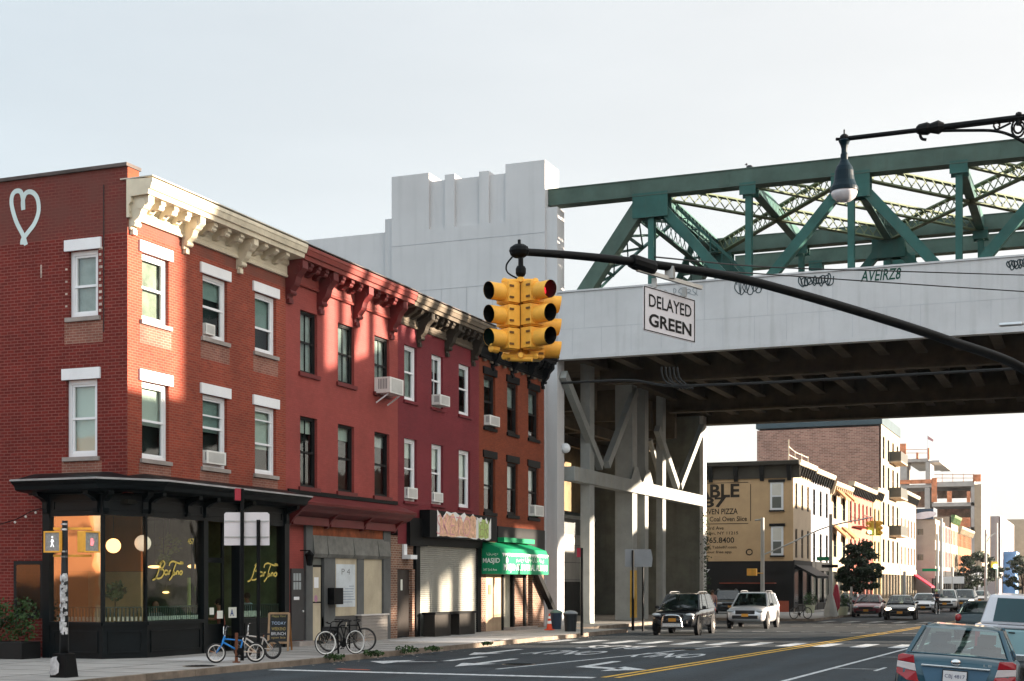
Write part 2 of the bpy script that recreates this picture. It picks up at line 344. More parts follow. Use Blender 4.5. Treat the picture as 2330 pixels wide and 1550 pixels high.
def scroll(f, u0, u1, z1, drop, out, m, par, name='bracket', off=0.):
    """S-scroll console bracket hanging from z1"""
    pr = []
    N_ = 14
    for i in range(N_ + 1):
        t = i / N_; z = z1 - drop * t
        n = out * (1 - t) ** 1.1 * .55 + out * .45 * max(0, math.cos(t * 2.2)) + .10 + .055 * math.sin(t * 12)
        pr.append((off + min(n, out), z))
    pr = [(off, z1)] + pr + [(off, z1 - drop)]
    mb = MB().fprism(f, pr, u0, u1)
    mb.lathe([(.02, u0 - u0 - .0), (out * .23, 0), (out * .23, (u1 - u0) + .05), (.02, (u1 - u0) + .05)], f.p(u0 - .025, z1 - drop * .24, off + out * .62), (f.u[0], f.u[1], 0), 14)
    mb.lathe([(.02, 0), (out * .12, 0), (out * .12, (u1 - u0) + .04), (.02, (u1 - u0) + .04)], f.p(u0 - .02, z1 - drop * .82, off + .14), (f.u[0], f.u[1], 0), 10)
    mb.fb(f, u0 + .04, u1 - .04, z1 - drop - .12, z1 - drop + .02, off, off + .12)
    return mb.build(name, m, par)
def cornice(par, f, u0, u1, zb, zt, out, m, mb_, us, small=3, mtop=None, bw=.24, drop=None, ends=(0, 0)):
    c = MB()
    c.fprism(f, [(0, zb), (.09, zb), (.11, zb + .05), (.07, zb + .09), (.07, zt - .62), (.14, zt - .56), (.14, zt - .42), (out - .12, zt - .40), (out - .10, zt - .28), (out - .04, zt - .26), (out, zt - .12), (out + .02, zt - .1), (out + .02, zt), (.0, zt + .04)], u0, u1)
    c.fb(f, u0 + .05, u1 - .05, zb + .16, zb + .2, .06, .085)
    o = c.build('cornice', m, par)
    if mtop: MB().fb(f, u0, u1, zt + .045, zt + .075, -.2, out + .03).build('cornice_flashing', mtop, o)
    drop = drop or (zt - zb) + .25
    for u in us: scroll(f, u - bw / 2, u + bw / 2, zt - .4, drop - .35, out * .78, mb_, o)
    for a, b in zip(us[:-1], us[1:]):
        for k in range(small):
            u = a + (b - a) * (k + 1) / (small + 1)
            q = MB().fprism(f, [(.06, zt - .4), (out * .72, zt - .4), (out * .74, zt - .5), (out * .6, zt - .58), (out * .35, zt - .62), (out * .25, zt - .7), (.06, zt - .72)], u - .1, u + .1)
            q.lathe([(.01, 0), (.09, 0), (.09, .23), (.01, .23)], f.p(u - .115, zt - .55, out * .56), (f.u[0], f.u[1], 0), 10)
            q.build('modillion', mb_, o)
    return o
yb = [31.8, Yx(650, FX), Yx(905, FX), Yx(1090, FX), Yx(1238, FX)]
CZ0, CZ1 = 11.76, 12.72
def core(par, x0, x1, y0, y1, z0, z1): MB().box(x0, x1, y0, y1, z0, z1).build('interior', DARKIN, par)

# ================= corner building (white cornice) =================
b1 = empty('corner_building', (FX, yb[0], 0), 'three storey red brick corner building with white cornice and black shopfront', 'building', 'attached brick houses along the avenue')
Wt1 = (zX(323, 727.5, FX), zX(323, 573.5, FX)); Wt2 = (zX(322, 1043, FX), zX(322, 866, FX))
cols1 = [(Yx(323, FX), Yx(384, FX)), (Yx(461, FX), Yx(517, FX)), (Yx(580, FX), Yx(628, FX))]
Sx = [(Xy(157, 31.8), Xy(223, 31.8))]; S2 = (Xy(151, 31.8), Xy(221, 31.8))
St1 = (zY(157, 724, 31.8), zY(157, 573, 31.8)); St2 = (zY(151, 1041, 31.8), zY(151, 866, 31.8))
h1 = [(a, b, *Wt1) for a, b in cols1] + [(a, b, *Wt2) for a, b in cols1]
wallmesh(FF, yb[0], yb[1], 4.52, CZ1 - .3, h1).build('front_wall', B_RED, b1, fix=False)
ZP = zY(285, 379, 31.8)
wallmesh(SF, -44., FX, 4.52, ZP, [(*Sx[0], *St1), (*S2, *St2)]).build('side_wall', B_SIDE, b1, fix=False); wallmesh(SF, -44., -26.1, 0, 4.515, []).build('side_wall', B_SIDE, b1, fix=False)
MB().box(-44, FX - .02, 32.02, 32.3, 12.2, ZP - .002).box(FX - .32, FX - .001, 31.805, 32.3, 12.35, ZP - .002).pieces('parapet', B_ORG, b1)
MB().box(-44.1, FX + .03, 31.72, 32.36, ZP, ZP + .09).build('coping', COPE, b1)
MB().box(-44, FX - .3, 32.3, yb[1], 12.1, 12.25).build('roof', TAR, b1)
core(b1, -43.5, FX - .42, 32.2, yb[1] - .1, 4.4, 12.08)
wi = 0
for i, (a, b) in enumerate(cols1):
    bl = [(mat('linen_blind', (.27, .25, .2), .85, var=.25, scale=5), .97), (BL2, .35), (BL2, .55)][i]; window(b1, FF, a, b, *Wt1, WHITE, STONE, WHITE, lint=(.14, .30), blind=bl, rail=[.5, .5, .42][i], fw=.1, grid=0)
    bl = [(BL1, .55), (BL2, .5), (BL1, .62)][i]; window(b1, FF, a, b, *Wt2, WHITE, STONE, WHITE, lint=(.14, .30), blind=bl, rail=[.5, .55, .45][i], fw=.1, sash2=[None, .72, .8][i])
window(b1, SF, *Sx[0], *St1, WHITE, STONE, WHITE, lint=(.12, .3), blind=(BL3, .98), fw=.11, rail=.47); window(b1, SF, *S2, *St2, WHITE, STONE, WHITE, lint=(.12, .3), blind=(BL1, .97), fw=.11, rail=.5)
# pale mortar patches round the openings and below the sills
PATCH = brick('patched_brick', (.25, .10, .07), (.2, .075, .055), (.3, .2, .16), patches=.5); PAT2 = mat('lime_patch', (.45, .38, .33), .9, var=.4, scale=9)
pm = MB()
for a, b in cols1:
    pm.fb(FF, a - .1, b + .12, Wt1[0] - .62, Wt1[0] - .12, 0, .004); pm.fb(FF, a - .14, b + .1, Wt2[0] - .55, Wt2[0] - .12, 0, .004)
pm.fb(SF, Sx[0][0] - .15, Sx[0][1] + .15, St1[0] - .7, St1[0] - .12, 0, .004); pm.fb(SF, S2[0] - .15, S2[1] + .15, St2[0] - .42, St2[0] - .12, 0, .004)
pm.pieces('brick_patch', PATCH, b1)
pk = MB(); rr = random.Random(3)
for k in range(11):
    z = St1[0] + .1 + k * .165; pk.fb(SF, Sx[0][1] + .03, Sx[0][1] + .09 + rr.random() * .06, z, z + .07, .0, .006)
    if k % 2: pk.fb(SF, Sx[0][0] - .12, Sx[0][0] - .05, z - .3, z - .25, .0, .005)
pk.fb(SF, Xy(92, 31.8), Xy(92, 31.8) + .05, 10.4, 10.75, 0, .004)
pk.build('mortar_splash', PAT2, b1)
# painted heart
hp = []
for px, py in [(60, 558), (53, 535), (38, 505), (28, 470), (28, 448), (36, 436), (48, 437), (53, 455), (54, 478), (53, 458), (60, 440), (74, 438), (86, 452), (89, 480), (80, 508), (64, 530), (53, 545), (51, 557)]:
    hp.append(Vector((Xy(px, 31.8), 31.79, zY(px, py, 31.8))))
HT = mat('pale_blue_spray', (.55, .66, .66), .7, var=.1)
hm = MB()
for a, b in zip(hp[1:-1], hp[2:]): hm.bar(a, b, .11, .012, up=(0, 1, 0)) if False else hm.bar(a, b, .012, .12, up=(0, 0, 1))
hb = MB()
def ribbon(mb, pts, w, nrm, eps=.006):
    pts = [Vector(p) for p in pts]; nrm = Vector(nrm)
    k = len(mb.v)
    for i, p in enumerate(pts):
        d = (pts[min(i + 1, len(pts) - 1)] - pts[max(i - 1, 0)]).normalized(); s = d.cross(nrm).normalized() * (w / 2)
        mb.v += [p + s + nrm * eps, p - s + nrm * eps]
    for i in range(len(pts) - 1): mb.f.append((k + 2 * i, k + 2 * i + 1, k + 2 * i + 3, k + 2 * i + 2))
def smoothpts(pts, n=5):
    out = []
    P_ = [Vector(p) for p in pts]
    for i in range(len(P_) - 1):
        p0, p1, p2, p3 = P_[max(i - 1, 0)], P_[i], P_[i + 1], P_[min(i + 2, len(P_) - 1)]
        for k in range(n):
            t = k / n; out.append(.5 * ((2 * p1) + (p2 - p0) * t + (2 * p0 - 5 * p1 + 4 * p2 - p3) * t * t + (3 * p1 - p0 - 3 * p2 + p3) * t ** 3))
    out.append(P_[-1]); return out
ribbon(hb, smoothpts(hp[:9]), .13, (0, -1, 0)); ribbon(hb, smoothpts(hp[8:]), .13, (0, -1, 0), .009)
hb.build('painted_heart', HT, b1)
dr = MB(); ribbon(dr, [(Xy(236, 31.79), 31.79, 12.7), (Xy(236, 31.79), 31.79, 8.8)], .035, (0, -1, 0)); dr.build('drip_stain', mat('tar_stain', (.04, .03, .03), .9), b1)
us1 = [yb[0] + .18, Yx(440, FX + .3), Yx(562, FX + .3), yb[1] - .12]
c1 = cornice(b1, FF, yb[0] - .05, yb[1] - .01, CZ0, CZ1, .8, CREAM, CREAM, us1[:3], small=3, mtop=mat('cornice_tin', (.5, .47, .4), .5, var=.2))
for k in range(3):
    u = us1[2] + (yb[1] - .1 - us1[2]) * (k + 1) / 4.2
    MB().fprism(FF, [(.06, CZ1 - .4), (.58, CZ1 - .4), (.6, CZ1 - .5), (.48, CZ1 - .58), (.28, CZ1 - .62), (.2, CZ1 - .7), (.06, CZ1 - .72)], u - .1, u + .1).build('modillion', CREAM, c1)

# shopfront
S_ = Fac(0, 31.5, 1, 0, 0, -1); A_, B_, C_, D_ = (-26.15, 31.5), (-24.22, 31.5), (-23.55, 32.52), (-23.55, yb[1] - .02)
cl = math.hypot(C_[0] - B_[0], C_[1] - B_[1]); cu_ = ((C_[0] - B_[0]) / cl, (C_[1] - B_[1]) / cl); C__ = Fac(*B_, *cu_, cu_[1], -cu_[0]); Fr = Fac(-23.55, 0, 0, 1, 1, 0)
SZ = 1.12; PT = 3.93
fp = MB()
def panelled(mb, f, u0, u1, z0, z1, d=.03):
    mb.fb(f, u0, u1, z0, z1, -.2, 0.)
    a, b, c, e = u0 + .14, u1 - .14, z0 + .14, z1 - .14
    if b > a and e > c:
        for q in ((a, b, c, c + .04), (a, b, e - .04, e), (a, a + .04, c + .04, e - .04), (b - .04, b, c + .04, e - .04)): mb.fb(f, *q, 0., d)
panelled(fp, S_, A_[0] + .2, B_[0], .15, SZ - .1); panelled(fp, C__, 0, cl, .15, SZ - .1); panelled(fp, Fr, C_[1], Yx(462, -23.55), .15, SZ - .1)
fp.build('stall_riser', BLACKP, b1)
sl = MB(); sl.fb(S_, A_[0] + .2, B_[0], SZ - .1, SZ, -.25, .05).fb(C__, 0, cl, SZ - .099, SZ - .001, -.25, .05).fb(Fr, C_[1], Yx(462, -23.55), SZ - .1, SZ, -.25, .05); sl.build('shop_sill', BLACKP, b1)
fz = MB(); panelled(fz, S_, A_[0] + .2, B_[0], PT, 4.5); panelled(fz, C__, 0, cl, PT, 4.5)
yd0, yd1, yw0 = Yx(465, -23.55), Yx(545, -23.55), Yx(590, -23.55)
for a, b in ((C_[1], yd0), (yd0, yd1), (yd1, D_[1] - .25)): panelled(fz, Fr, a, b, PT, 4.5)
fz.build('frieze', BLACKP, b1)
pc = MB()
pc.fb(S_, A_[0] - .0, A_[0] + .22, .15, 4.5, -.25, .03).fb(S_, B_[0] - .05, B_[0] + .0, SZ, PT, -.12, .02).fb(C__, cl - .05, cl, SZ, PT, -.12, .02)
pc.fb(Fr, yd0 - .08, yd0 + .14, .15, PT, -.25, .04).fb(Fr, yd1 - .05, yd1 + .12, .15, PT, -.25, .04).fb(Fr, D_[1] - .28, D_[1], .15, 4.5, -.25, .05)
pc.pieces('shopfront_post', BLACKP, b1)
MB().fb(S_, A_[0] + .22, B_[0] - .05, SZ, PT, -.08, -.07).build('shop_window', GLR, b1)
MB().fb(C__, 0, cl - .05, SZ, PT, -.08, -.07).build('shop_window', GLC, b1)
MB().fb(Fr, C_[1] + .02, yd0 - .08, SZ, PT, -.08, -.07).build('shop_window', GLS, b1)
MB().fb(Fr, yd1 + .12, D_[1] - .28, SZ, PT, -.08, -.07).build('shop_window', GLS, b1)
dm = MB(); rd = -.5
dm.fb(Fr, yd0 + .14, yd0 + .26, .17, PT, rd - .05, rd).fb(Fr, yd1 - .17, yd1 - .05, .17, PT, rd - .05, rd).fb(Fr, yd0 + .26, yd1 - .17, 2.75, 2.9, rd - .05, rd).fb(Fr, yd0 + .26, yd1 - .17, .17, .95, rd - .05, rd)
dr_ = dm.build('shop_door', BLACKP, b1); MB().fb(Fr, yd0 + .26, yd1 - .17, .95, PT, rd - .04, rd - .03).build('door_glass', GLS, dr_)
MB().fb(Fr, yd0 + .3, yd0 + .34, 1.1, 1.5, rd, rd + .05).build('door_handle', ALU, dr_)
rs = MB(); panelled(rs, Fr, yd1 + .12, D_[1] - .28, .15, SZ - .02); rs.build('stall_riser', BLACKP, b1)
def sweep(mb, path, mit, prof, z_):
    k = len(mb.v); m = len(prof)
    for p, t in zip(path, mit):
        for o_, zz in prof: mb.v.append(Vector((p[0] + t[0] * o_, p[1] + t[1] * o_, zz)))
    for i in range(len(path) - 1):
        for j in range(m): a = k + i * m + j; b = k + i * m + (j + 1) % m; mb.f.append((a, a + m, b + m, b))
    mb.f.append(tuple(k + j for j in range(m))); mb.f.append(tuple(k + (len(path) - 1) * m + j for j in range(m))[::-1])
path = [(A_[0] - .35, A_[1]), B_, C_, D_]; n2 = (cu_[1], -cu_[0]); mt = [(0, -1), (n2[0] / (1 - n2[1]), -1), (1, n2[1] / (1 + n2[0])), (1, 0)]
sc_ = MB(); sweep(sc_, path, mt, [(-.1, 4.5), (.12, 4.5), (.2, 4.54), (.6, 4.57), (.68, 4.6), (.72, 4.7), (.84, 4.78), (.86, 4.84), (-.1, 5.08)], 0)
so = sc_.build('shopfront_cornice', BLACKP, b1)
se = MB(); sweep(se, path, mt, [(.83, 4.845), (.9, 4.82), (.9, 4.86), (.83, 4.875)], 0); se.build('cornice_edge', mat('worn_tin', (.3, .3, .3), .5, var=.3), so)
for f, u in ((S_, A_[0] + .05), (S_, B_[0] - .25), (C__, .0), (C__, cl - .15), (Fr, C_[1] + .05), (Fr, (C_[1] + yd0) / 2 + .4), (Fr, yd0 - .05), (Fr, yd1), (Fr, D_[1] - .25)):
    MB().fprism(f, [(0, 4.0), (.07, 4.0), (.1, 4.12), (.1, 4.3), (.22, 4.38), (.46, 4.46), (.48, 4.56), (0, 4.56)], u, u + .15).build('bracket', BLACKP, so)
# shop room: floor, ceiling, back walls
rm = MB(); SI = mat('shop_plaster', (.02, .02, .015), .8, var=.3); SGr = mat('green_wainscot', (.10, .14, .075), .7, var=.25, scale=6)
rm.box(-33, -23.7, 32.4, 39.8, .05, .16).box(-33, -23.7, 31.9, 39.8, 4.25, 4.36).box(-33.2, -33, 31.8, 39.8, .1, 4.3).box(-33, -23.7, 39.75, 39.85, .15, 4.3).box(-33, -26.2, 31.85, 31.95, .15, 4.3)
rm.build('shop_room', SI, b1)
MB().box(-29, -23.75, 39.68, 39.74, .16, 4.2).build('green_partition', SGr, b1)
MB().box(-30, -26.3, 36.0, 36.1, 2.5, 4.24).build('orange_reflection_panel', mat('orange_reflection_panel', (.6, .22, .06), .7, var=.15), b1); MB().box(-28.2, -26.3, 36.0, 36.1, .16, 2.49).build('cream_reflection_panel', mat('cream_reflection_panel', (.6, .48, .26), .7, var=.15), b1); MB().box(-30, -28.21, 36.0, 36.1, .16, 2.49).build('orange_reflection_panel', MATS['orange_reflection_panel'], b1)  # coloured boards added behind the corner pane, standing in for its reflection
# balustrade of little spindles along the sill
rl = MB()
def spind(f, u0, u1, st=.105):
    u = u0
    while u < u1:
        rl.fb(f, u, u + .035, SZ + .004, SZ + .36, -.2, -.165); u += st
    rl.fb(f, u0, u1, SZ + .36, SZ + .4, -.21, -.155)
spind(S_, A_[0] + .3, B_[0] - .1); spind(C__, .05, cl - .1); spind(Fr, C_[1] + .08, yd0 - .1); spind(Fr, yd1 + .15, D_[1] - .3)
rl.build('balustrade', mat('sage_wood', (.03, .05, .042), .6), b1)
cd = MB()
for i in range(9): cd.fb(C__, .1 + i * .12, .15 + i * .12, SZ + .02, SZ + .13, -.15, -.12)
for i in range(12): cd.fb(S_, A_[0] + .35 + i * .12, A_[0] + .4 + i * .12, SZ + .02, SZ + .13, -.15, -.12)
for i in range(26):
    u = C_[1] + .1 + i * .095 + rr.random() * .02; cd.fb(Fr, u, u + .05, SZ + .02, SZ + .13, -.15, -.12)
for i in range(12):
    u = yd1 + .2 + i * .1; cd.fb(Fr, u, u + .07, SZ + .02, SZ + .2, -.15, -.12)
cd.build('votive_candles', mat('candle_glass', (.5, .58, .56), .4, var=.3, scale=30), b1)
GOLD = mat('gold_leaf', (.6, .5, .12), .35, .5, var=.1)
STRK = [[(345, 622), (322, 665), (300, 720), (268, 825), (235, 885), (195, 905)], [(302, 668), (345, 625), (376, 655), (352, 715), (312, 745), (352, 752), (362, 800), (330, 862), (282, 882), (240, 868)], [(422, 772), (388, 762), (370, 798), (392, 826), (420, 795), (418, 772), (425, 830)], [(438, 825), (442, 775), (466, 765)], [(440, 695), (456, 650), (500, 630), (560, 652), (600, 662), (650, 658)], [(548, 642), (512, 740), (482, 850), (440, 906)], [(528, 792), (502, 792), (490, 815), (514, 826), (530, 795), (534, 826)], [(548, 826), (552, 782), (574, 776), (577, 826)], [(612, 768), (592, 800), (614, 826), (634, 786), (612, 768)], [(600, 640), (645, 650)]]
def script(par, dx, dy, s, nm='window_lettering'):
    mb = MB()
    for st in STRK: ribbon(mb, smoothpts([Vector((-23.55 - .05, Yx(320 + (x * s + dx) / 6.458, -23.55), zX(320 + (x * s + dx) / 6.458, 1180 + (y * s + dy) / 6.458, -23.55))) for x, y in st], 5), .05, (1, 0, 0), .004)
    mb.build(nm, GOLD, par)
script(b1, 0, 0, 1.0); script(b1, 1400, 40, .98)
textmesh('door_number', '457', GOLD, b1, Fr.p(Yx(431, -23.55), zX(431, 1238, -23.55), -.055), (0, 1, 0), (0, 0, 1), .3, .16)
PAP = mat('paper_notice', (.6, .62, .56), .7, var=.1)
nt_ = MB()
for a, b, c, d in ((497, 510, 1390, 1408), (480, 490, 1383, 1399)): nt_.fb(Fr, Yx(a, -23.55), Yx(b, -23.55), zX(a, d, -23.55), zX(a, c, -23.55), -.05, -.045)
nt_.pieces('paper_notice', PAP, b1)
gc = MB().fb(Fr, Yx(523, -23.55), Yx(541, -23.55), zX(530, 1406, -23.55), zX(530, 1382, -23.55), -.05, -.04).build('grade_card', PAP, b1)
textmesh('grade_letter', 'A', mat('navy_ink', (.03, .06, .2), .6), gc, Fr.p(Yx(526, -23.55), zX(530, 1402, -23.55), -.036), (0, 1, 0), (0, 0, 1), .2, .2, bold=.03)
# side window by the hedge
wsd = MB().fb(SF, -27.35, -26.35, 1.2, 2.75, 0, .05).build('side_hatch', TRIMK, b1); MB().fb(SF, -27.25, -26.45, 1.3, 2.65, .05, .055).build('hatch_glass', GL, wsd)

# ================= salmon house =================
b2 = empty('row_house', (FX, yb[1], 0), 'salmon red stucco house with dark red bracketed cornice and boarded up shop', 'building', 'attached brick houses along the avenue')
cols2 = [(Yx(683, FX), Yx(722, FX)), (Yx(769, FX), Yx(806, FX)), (Yx(852, FX), Yx(886, FX))]
T1 = (zX(684, 846, FX), zX(684, 704, FX)); T2 = (zX(684, 1107, FX), zX(684, 946, FX))
wallmesh(FF, yb[1], yb[2], 4.6, CZ1 - .3, [(a, b, *t) for a, b in cols2 for t in (T1, T2)]).build('front_wall', STUC1, b2, fix=False)
core(b2, FX - 15, FX - .42, yb[1] + .02, yb[2] - .02, 4.4, 12.1); MB().box(FX - 15, FX - .2, yb[1] + .01, yb[2] - .01, 12.12, 12.3).build('roof', TAR, b2)
for i, (a, b) in enumerate(cols2):
    window(b2, FF, a, b, *T1, TRIMK, REDPT, blind=(BL3, .97), fw=.06, grid=1, wide=.12, sillh=.13); window(b2, FF, a, b, *T2, TRIMK, REDPT, blind=(BL1 if i < 2 else BL3, .22), fw=.06, rail=.5, grid=1 if i == 0 else 0, wide=.12, sillh=.13)
us2 = [yb[1] + .15, Yx(745, FX + .3), Yx(826, FX + .3), Yx(905, FX + .3)]
cornice(b2, FF, yb[1] + .005, yb[2] - .005, CZ0 - .1, CZ1 - .03, .8, mat('salmon_cornice', (.2, .04, .032), .6, var=.15, streak=.2), REDPT, us2, small=3, bw=.34, drop=1.55, mtop=COPE)
# its ground floor
gz = MB(); gz.fb(FF, yb[1], yb[2], 4.35, 4.62, -.2, .02); gz.build('fascia', REDPT, b2)
rc = MB(); sweep(rc, [(FX, yb[1] + .01), (FX, yb[2] - .02)], [(1, 0), (1, 0)], [(0, 4.28), (.2, 4.3), (.52, 4.42), (.6, 4.5), (.78, 4.62), (.8, 4.7), (0, 5.0)], 0)
rco = rc.build('shop_cornice', REDPT, b2)
MB().fb(FF, yb[1] + .1, yb[2] - .1, 5.003, 5.14, 0, .06).build('flashing', BLACK, rco)
pn = MB()
for k in range(3): a = yb[1] + .1 + k * 2.45; pn.fb(FF, a, a + 2.3, 4.02, 4.28, .04, .22)
pn.pieces('soffit_panel', REDPT, rco)
for k in range(4):
    u = yb[1] + .02 + k * 2.45; MB().fprism(FF, [(0, 3.95), (.12, 3.98), (.26, 4.2), (.5, 4.4), (0, 4.42)], u, u + .13).build('bracket', REDPT, rco)
YR = lambda px: Yx(px, FX)
zg = .15
gw = MB(); gw.fb(FF, yb[1], YR(697), zg, 4.3, -.3, -.1).build('lower_wall', STUC1, b2)
MB().fb(FF, YR(697), YR(712), zg, 4.3, -.3, .0).fb(FF, YR(740), YR(765), zg, 3.0, -.3, -.03).fb(FF, YR(815), YR(830), zg, 3.0, -.3, -.03).fb(FF, YR(872), YR(888), zg, 4.3, -.3, .02).pieces('door_post', mat('grey_post', (.09, .095, .095), .7, var=.2), b2)
MB().fb(FF, YR(712), YR(880), 3.72, 4.3, -.28, -.02).build('sign_board', mat('stained_board', (.23, .06, .02), .7, var=.45, scale=5, streak=.7), b2)
st = MB()
for k in range(6): a = YR(712) + k * (YR(885) - YR(712)) / 6; st.fprism(FF, [(-.2, 3.0), (.0, 3.0), (.07 + .03 * (k % 2), 3.12), (.01, 3.72), (-.2, 3.72)], a, a + (YR(885) - YR(712)) / 6 - .004)
st.build('sheet_metal', mat('dull_sheet_metal', (.16, .165, .155), .5, .4, var=.3, scale=5, streak=.4), b2)
d1 = MB().fb(FF, YR(666), YR(694), .32, 2.62, -.1, -.04).build('door', mat('charcoal_door', (.035, .035, .037), .5), b2)
lt = MB()
for i in range(3):
    for j in range(2): lt.fb(FF, YR(670) + i * .17, YR(670) + i * .17 + .13, 1.95 + j * .28, 1.95 + j * .28 + .24, -.04, -.033)
lt.build('door_lites', mat('frosted_lite', (.3, .34, .35), .3), d1); MB().fb(FF, YR(671), YR(683), 1.62, 1.72, -.04, -.03).build('letter_plate', WHITE, d1); MB().ball(FF.p(YR(690), 1.25, -.01), .04).build('door_knob', ALU, d1)
MB().fb(FF, YR(663), YR(697), .15, .3, -.1, .3).build('door_step', STONE, b2)
PLY = mat('beige_plywood', (.42, .37, .27), .75, var=.14, streak=.2)
d2 = MB().fb(FF, YR(706), YR(738), .2, 2.75, -.18, -.1).build('door', BLACK, b2); MB().fb(FF, YR(709), YR(735), .28, 1.5, -.1, -.09).fb(FF, YR(709), YR(735), 1.55, 2.68, -.1, -.09).pieces('plywood_panel', PLY, d2)
MB().fb(FF, YR(720), YR(730), 2.0, 2.35, -.09, -.085).build('paper_notice', WHITE, d2); textmesh('chalk_number', '278', WHITE, d2, FF.p(YR(717), .35, -.085), (0, 0, 1), (0, -1, 0), .6, .3)
stk = MB(); [stk.add([FF.p(YR(724) + .12 * math.cos(t * .628), 1.65 + .12 * math.sin(t * .628), -.083) for t in range(10)], [tuple(range(10))])]; stk.build('round_sticker', mat('sticker', (.4, .2, .3), .5), d2)
MB().fb(FF, YR(712), YR(738), 2.76, 2.98, -.2, -.12).build('transom', mat('grey_transom', (.1, .11, .1), .4), b2)
MB().fb(FF, YR(765), YR(815), 1.05, 3.0, -.15, -.06).fb(FF, YR(830), YR(872), 1.0, 3.0, -.15, -.06).pieces('boarded_window', PLY, b2)
ps = MB().fb(FF, YR(768), YR(811), 1.35, 2.8, -.06, -.05).build('poster', mat('pale_poster', (.5, .55, .58), .6, var=.15), b2)
pp = MB(); [pp.fb(FF, YR(771) + rr.random() * .9, YR(771) + rr.random() * .25 + 1.0, 1.5 + k * .09, 1.53 + k * .09, -.05, -.046) for k in range(7)]; pp.build('poster_print', mat('poster_ink', (.25, .3, .36), .6), ps)
textmesh('poster_lettering', 'P 4', mat('grey_ink', (.14, .15, .16), .6), ps, FF.p(YR(780), 2.45, -.045), (0, 1, 0), (0, 0, 1), .6, .2)
bs = MB()
for k in range(8): bs.fb(FF, YR(815), YR(874), .15 + k * .11, .15 + k * .11 + .1, -.1, .14)
bs.build('siding_base', mat('grey_siding', (.24, .22, .2), .7, var=.1), b2); MB().fb(FF, YR(812), YR(876), 1.03, 1.08, -.1, .18).build('ledge', mat('pale_ledge', (.5, .48, .46), .6), b2)
MB().fb(FF, YR(740), YR(815), .15, 1.04, -.2, -.05).build('base_wall', mat('grey_base', (.07, .07, .068), .8), b2)
mbx = MB().fb(FF, YR(747), YR(768), 1.45, 2.0, -.02, .22).build('mailbox', BLACK, b2)
lan = MB(); lp = FF.p(YR(686), 2.7, .3)
lan.lathe([(.02, 0), (.09, .02), (.14, .32), (.17, .36), (.06, .46), (.015, .52)], lp, n=8).bar(lp + Vector((-.35, 0, .5)), lp + Vector((0, 0, .5)), .03, .03); lan.build('wall_lantern', BLACK, b2)

# ================= wine-red house =================
b3 = empty('row_house', (FX, yb[2], 0), 'wine red stucco house with white window frames above a rolled steel shutter', 'building', 'attached brick houses along the avenue')
cols3 = [(Yx(920, FX), Yx(948, FX)), (Yx(982, FX), Yx(1008, FX)), (Yx(1044, FX), Yx(1070, FX))]
V1 = (zX(920, 909, FX), zX(920, 783, FX)); V2 = (zX(920, 1139, FX), zX(920, 996, FX))
wallmesh(FF, yb[2], yb[3], 3.6, CZ1 - .3, [(a, b, *t) for a, b in cols3 for t in (V1, V2)]).build('front_wall', STUC2, b3, fix=False)
core(b3, FX - 15, FX - .42, yb[2] + .02, yb[3] - .02, 4.4, 12.1); MB().box(FX - 15, FX - .2, yb[2] + .01, yb[3] - .01, 12.12, 12.3).build('roof', TAR, b3)
for i, (a, b) in enumerate(cols3):
    window(b3, FF, a, b, *V1, WHITE, STUC2, blind=(BL3, [.98, .3, .2][i]), fw=.1, rail=.52, grid=1 if i == 1 else 0); window(b3, FF, a, b, *V2, WHITE, STUC2, blind=(BL1, [.3, .4, .5][i]), fw=.1, rail=.52)
us3 = [Yx(968, FX + .3), Yx(1031, FX + .3), Yx(1090, FX + .3)]
cornice(b3, FF, yb[2] + .005, yb[3] - .005, CZ0 - .1, CZ1 - .06, .8, TAUPE, mat('dark_taupe', (.035, .028, .02), .7, var=.2), us3, small=4, bw=.3, drop=1.45, mtop=COPE)
for k in range(3): MB().fprism(FF, [(.06, CZ1 - .46), (.58, CZ1 - .46), (.5, CZ1 - .6), (.2, CZ1 - .75), (.06, CZ1 - .78)], yb[2] + .35 + k * .55, yb[2] + .57 + k * .55).build('modillion', MATS['dark_taupe'], b3)
MB().fb(FF, YR(888), YR(903), zg, 3.9, -.2, .02).fb(FF, YR(903), YR(941), 2.68, 3.9, -.2, -.02).fb(FF, YR(938), YR(944), zg, 2.68, -.2, .0).pieces('brick_pier', B_BRN, b3)
d3 = MB().fb(FF, YR(905), YR(937), .2, 2.66, -.2, -.12).build('door', mat('brown_black_door', (.02, .016, .014), .4), b3); MB().fb(FF, YR(918), YR(922), 1.9, 2.3, -.12, -.11).build('door_lite', PAP, d3)
MB().fb(FF, YR(925), YR(965), 3.55, 4.6, -.1, .15).build('utility_box', BLACK, b3)
MB().fb(FF, YR(944), YR(953), .15, 3.6, -.2, .06).fb(FF, YR(1084), YR(1092), .15, 3.6, -.2, .06).fb(FF, YR(944), YR(1092), 3.6, 3.95, -.2, .12).pieces('shutter_frame', BLACK, b3)
sh = MB(); nz = 44; y0_, y1_ = YR(953), YR(1084); pr = []
for k in range(nz * 3 + 1):
    z = .16 + (3.6 - .16) * k / (nz * 3); pr.append((-.03 + .022 * (1 if k % 3 else 0), z))
kk = len(sh.v)
for n_, z in pr: sh.v += [FF.p(y0_, z, n_), FF.p(y1_, z, n_)]
for k in range(len(pr) - 1): sh.f.append((2 * k, 2 * k + 1, 2 * k + 3, 2 * k + 2))
sh.build('roll_shutter', mat('grey_shutter', (.3, .3, .27), .55, .3, var=.12, streak=.2), b3)
cam_b = MB().fb(FF, YR(915), YR(930), 3.05, 3.2, 0, .35).fb(FF, YR(915), YR(922), 3.2, 3.6, 0, .08).pieces('floodlight', WHITE, b3)
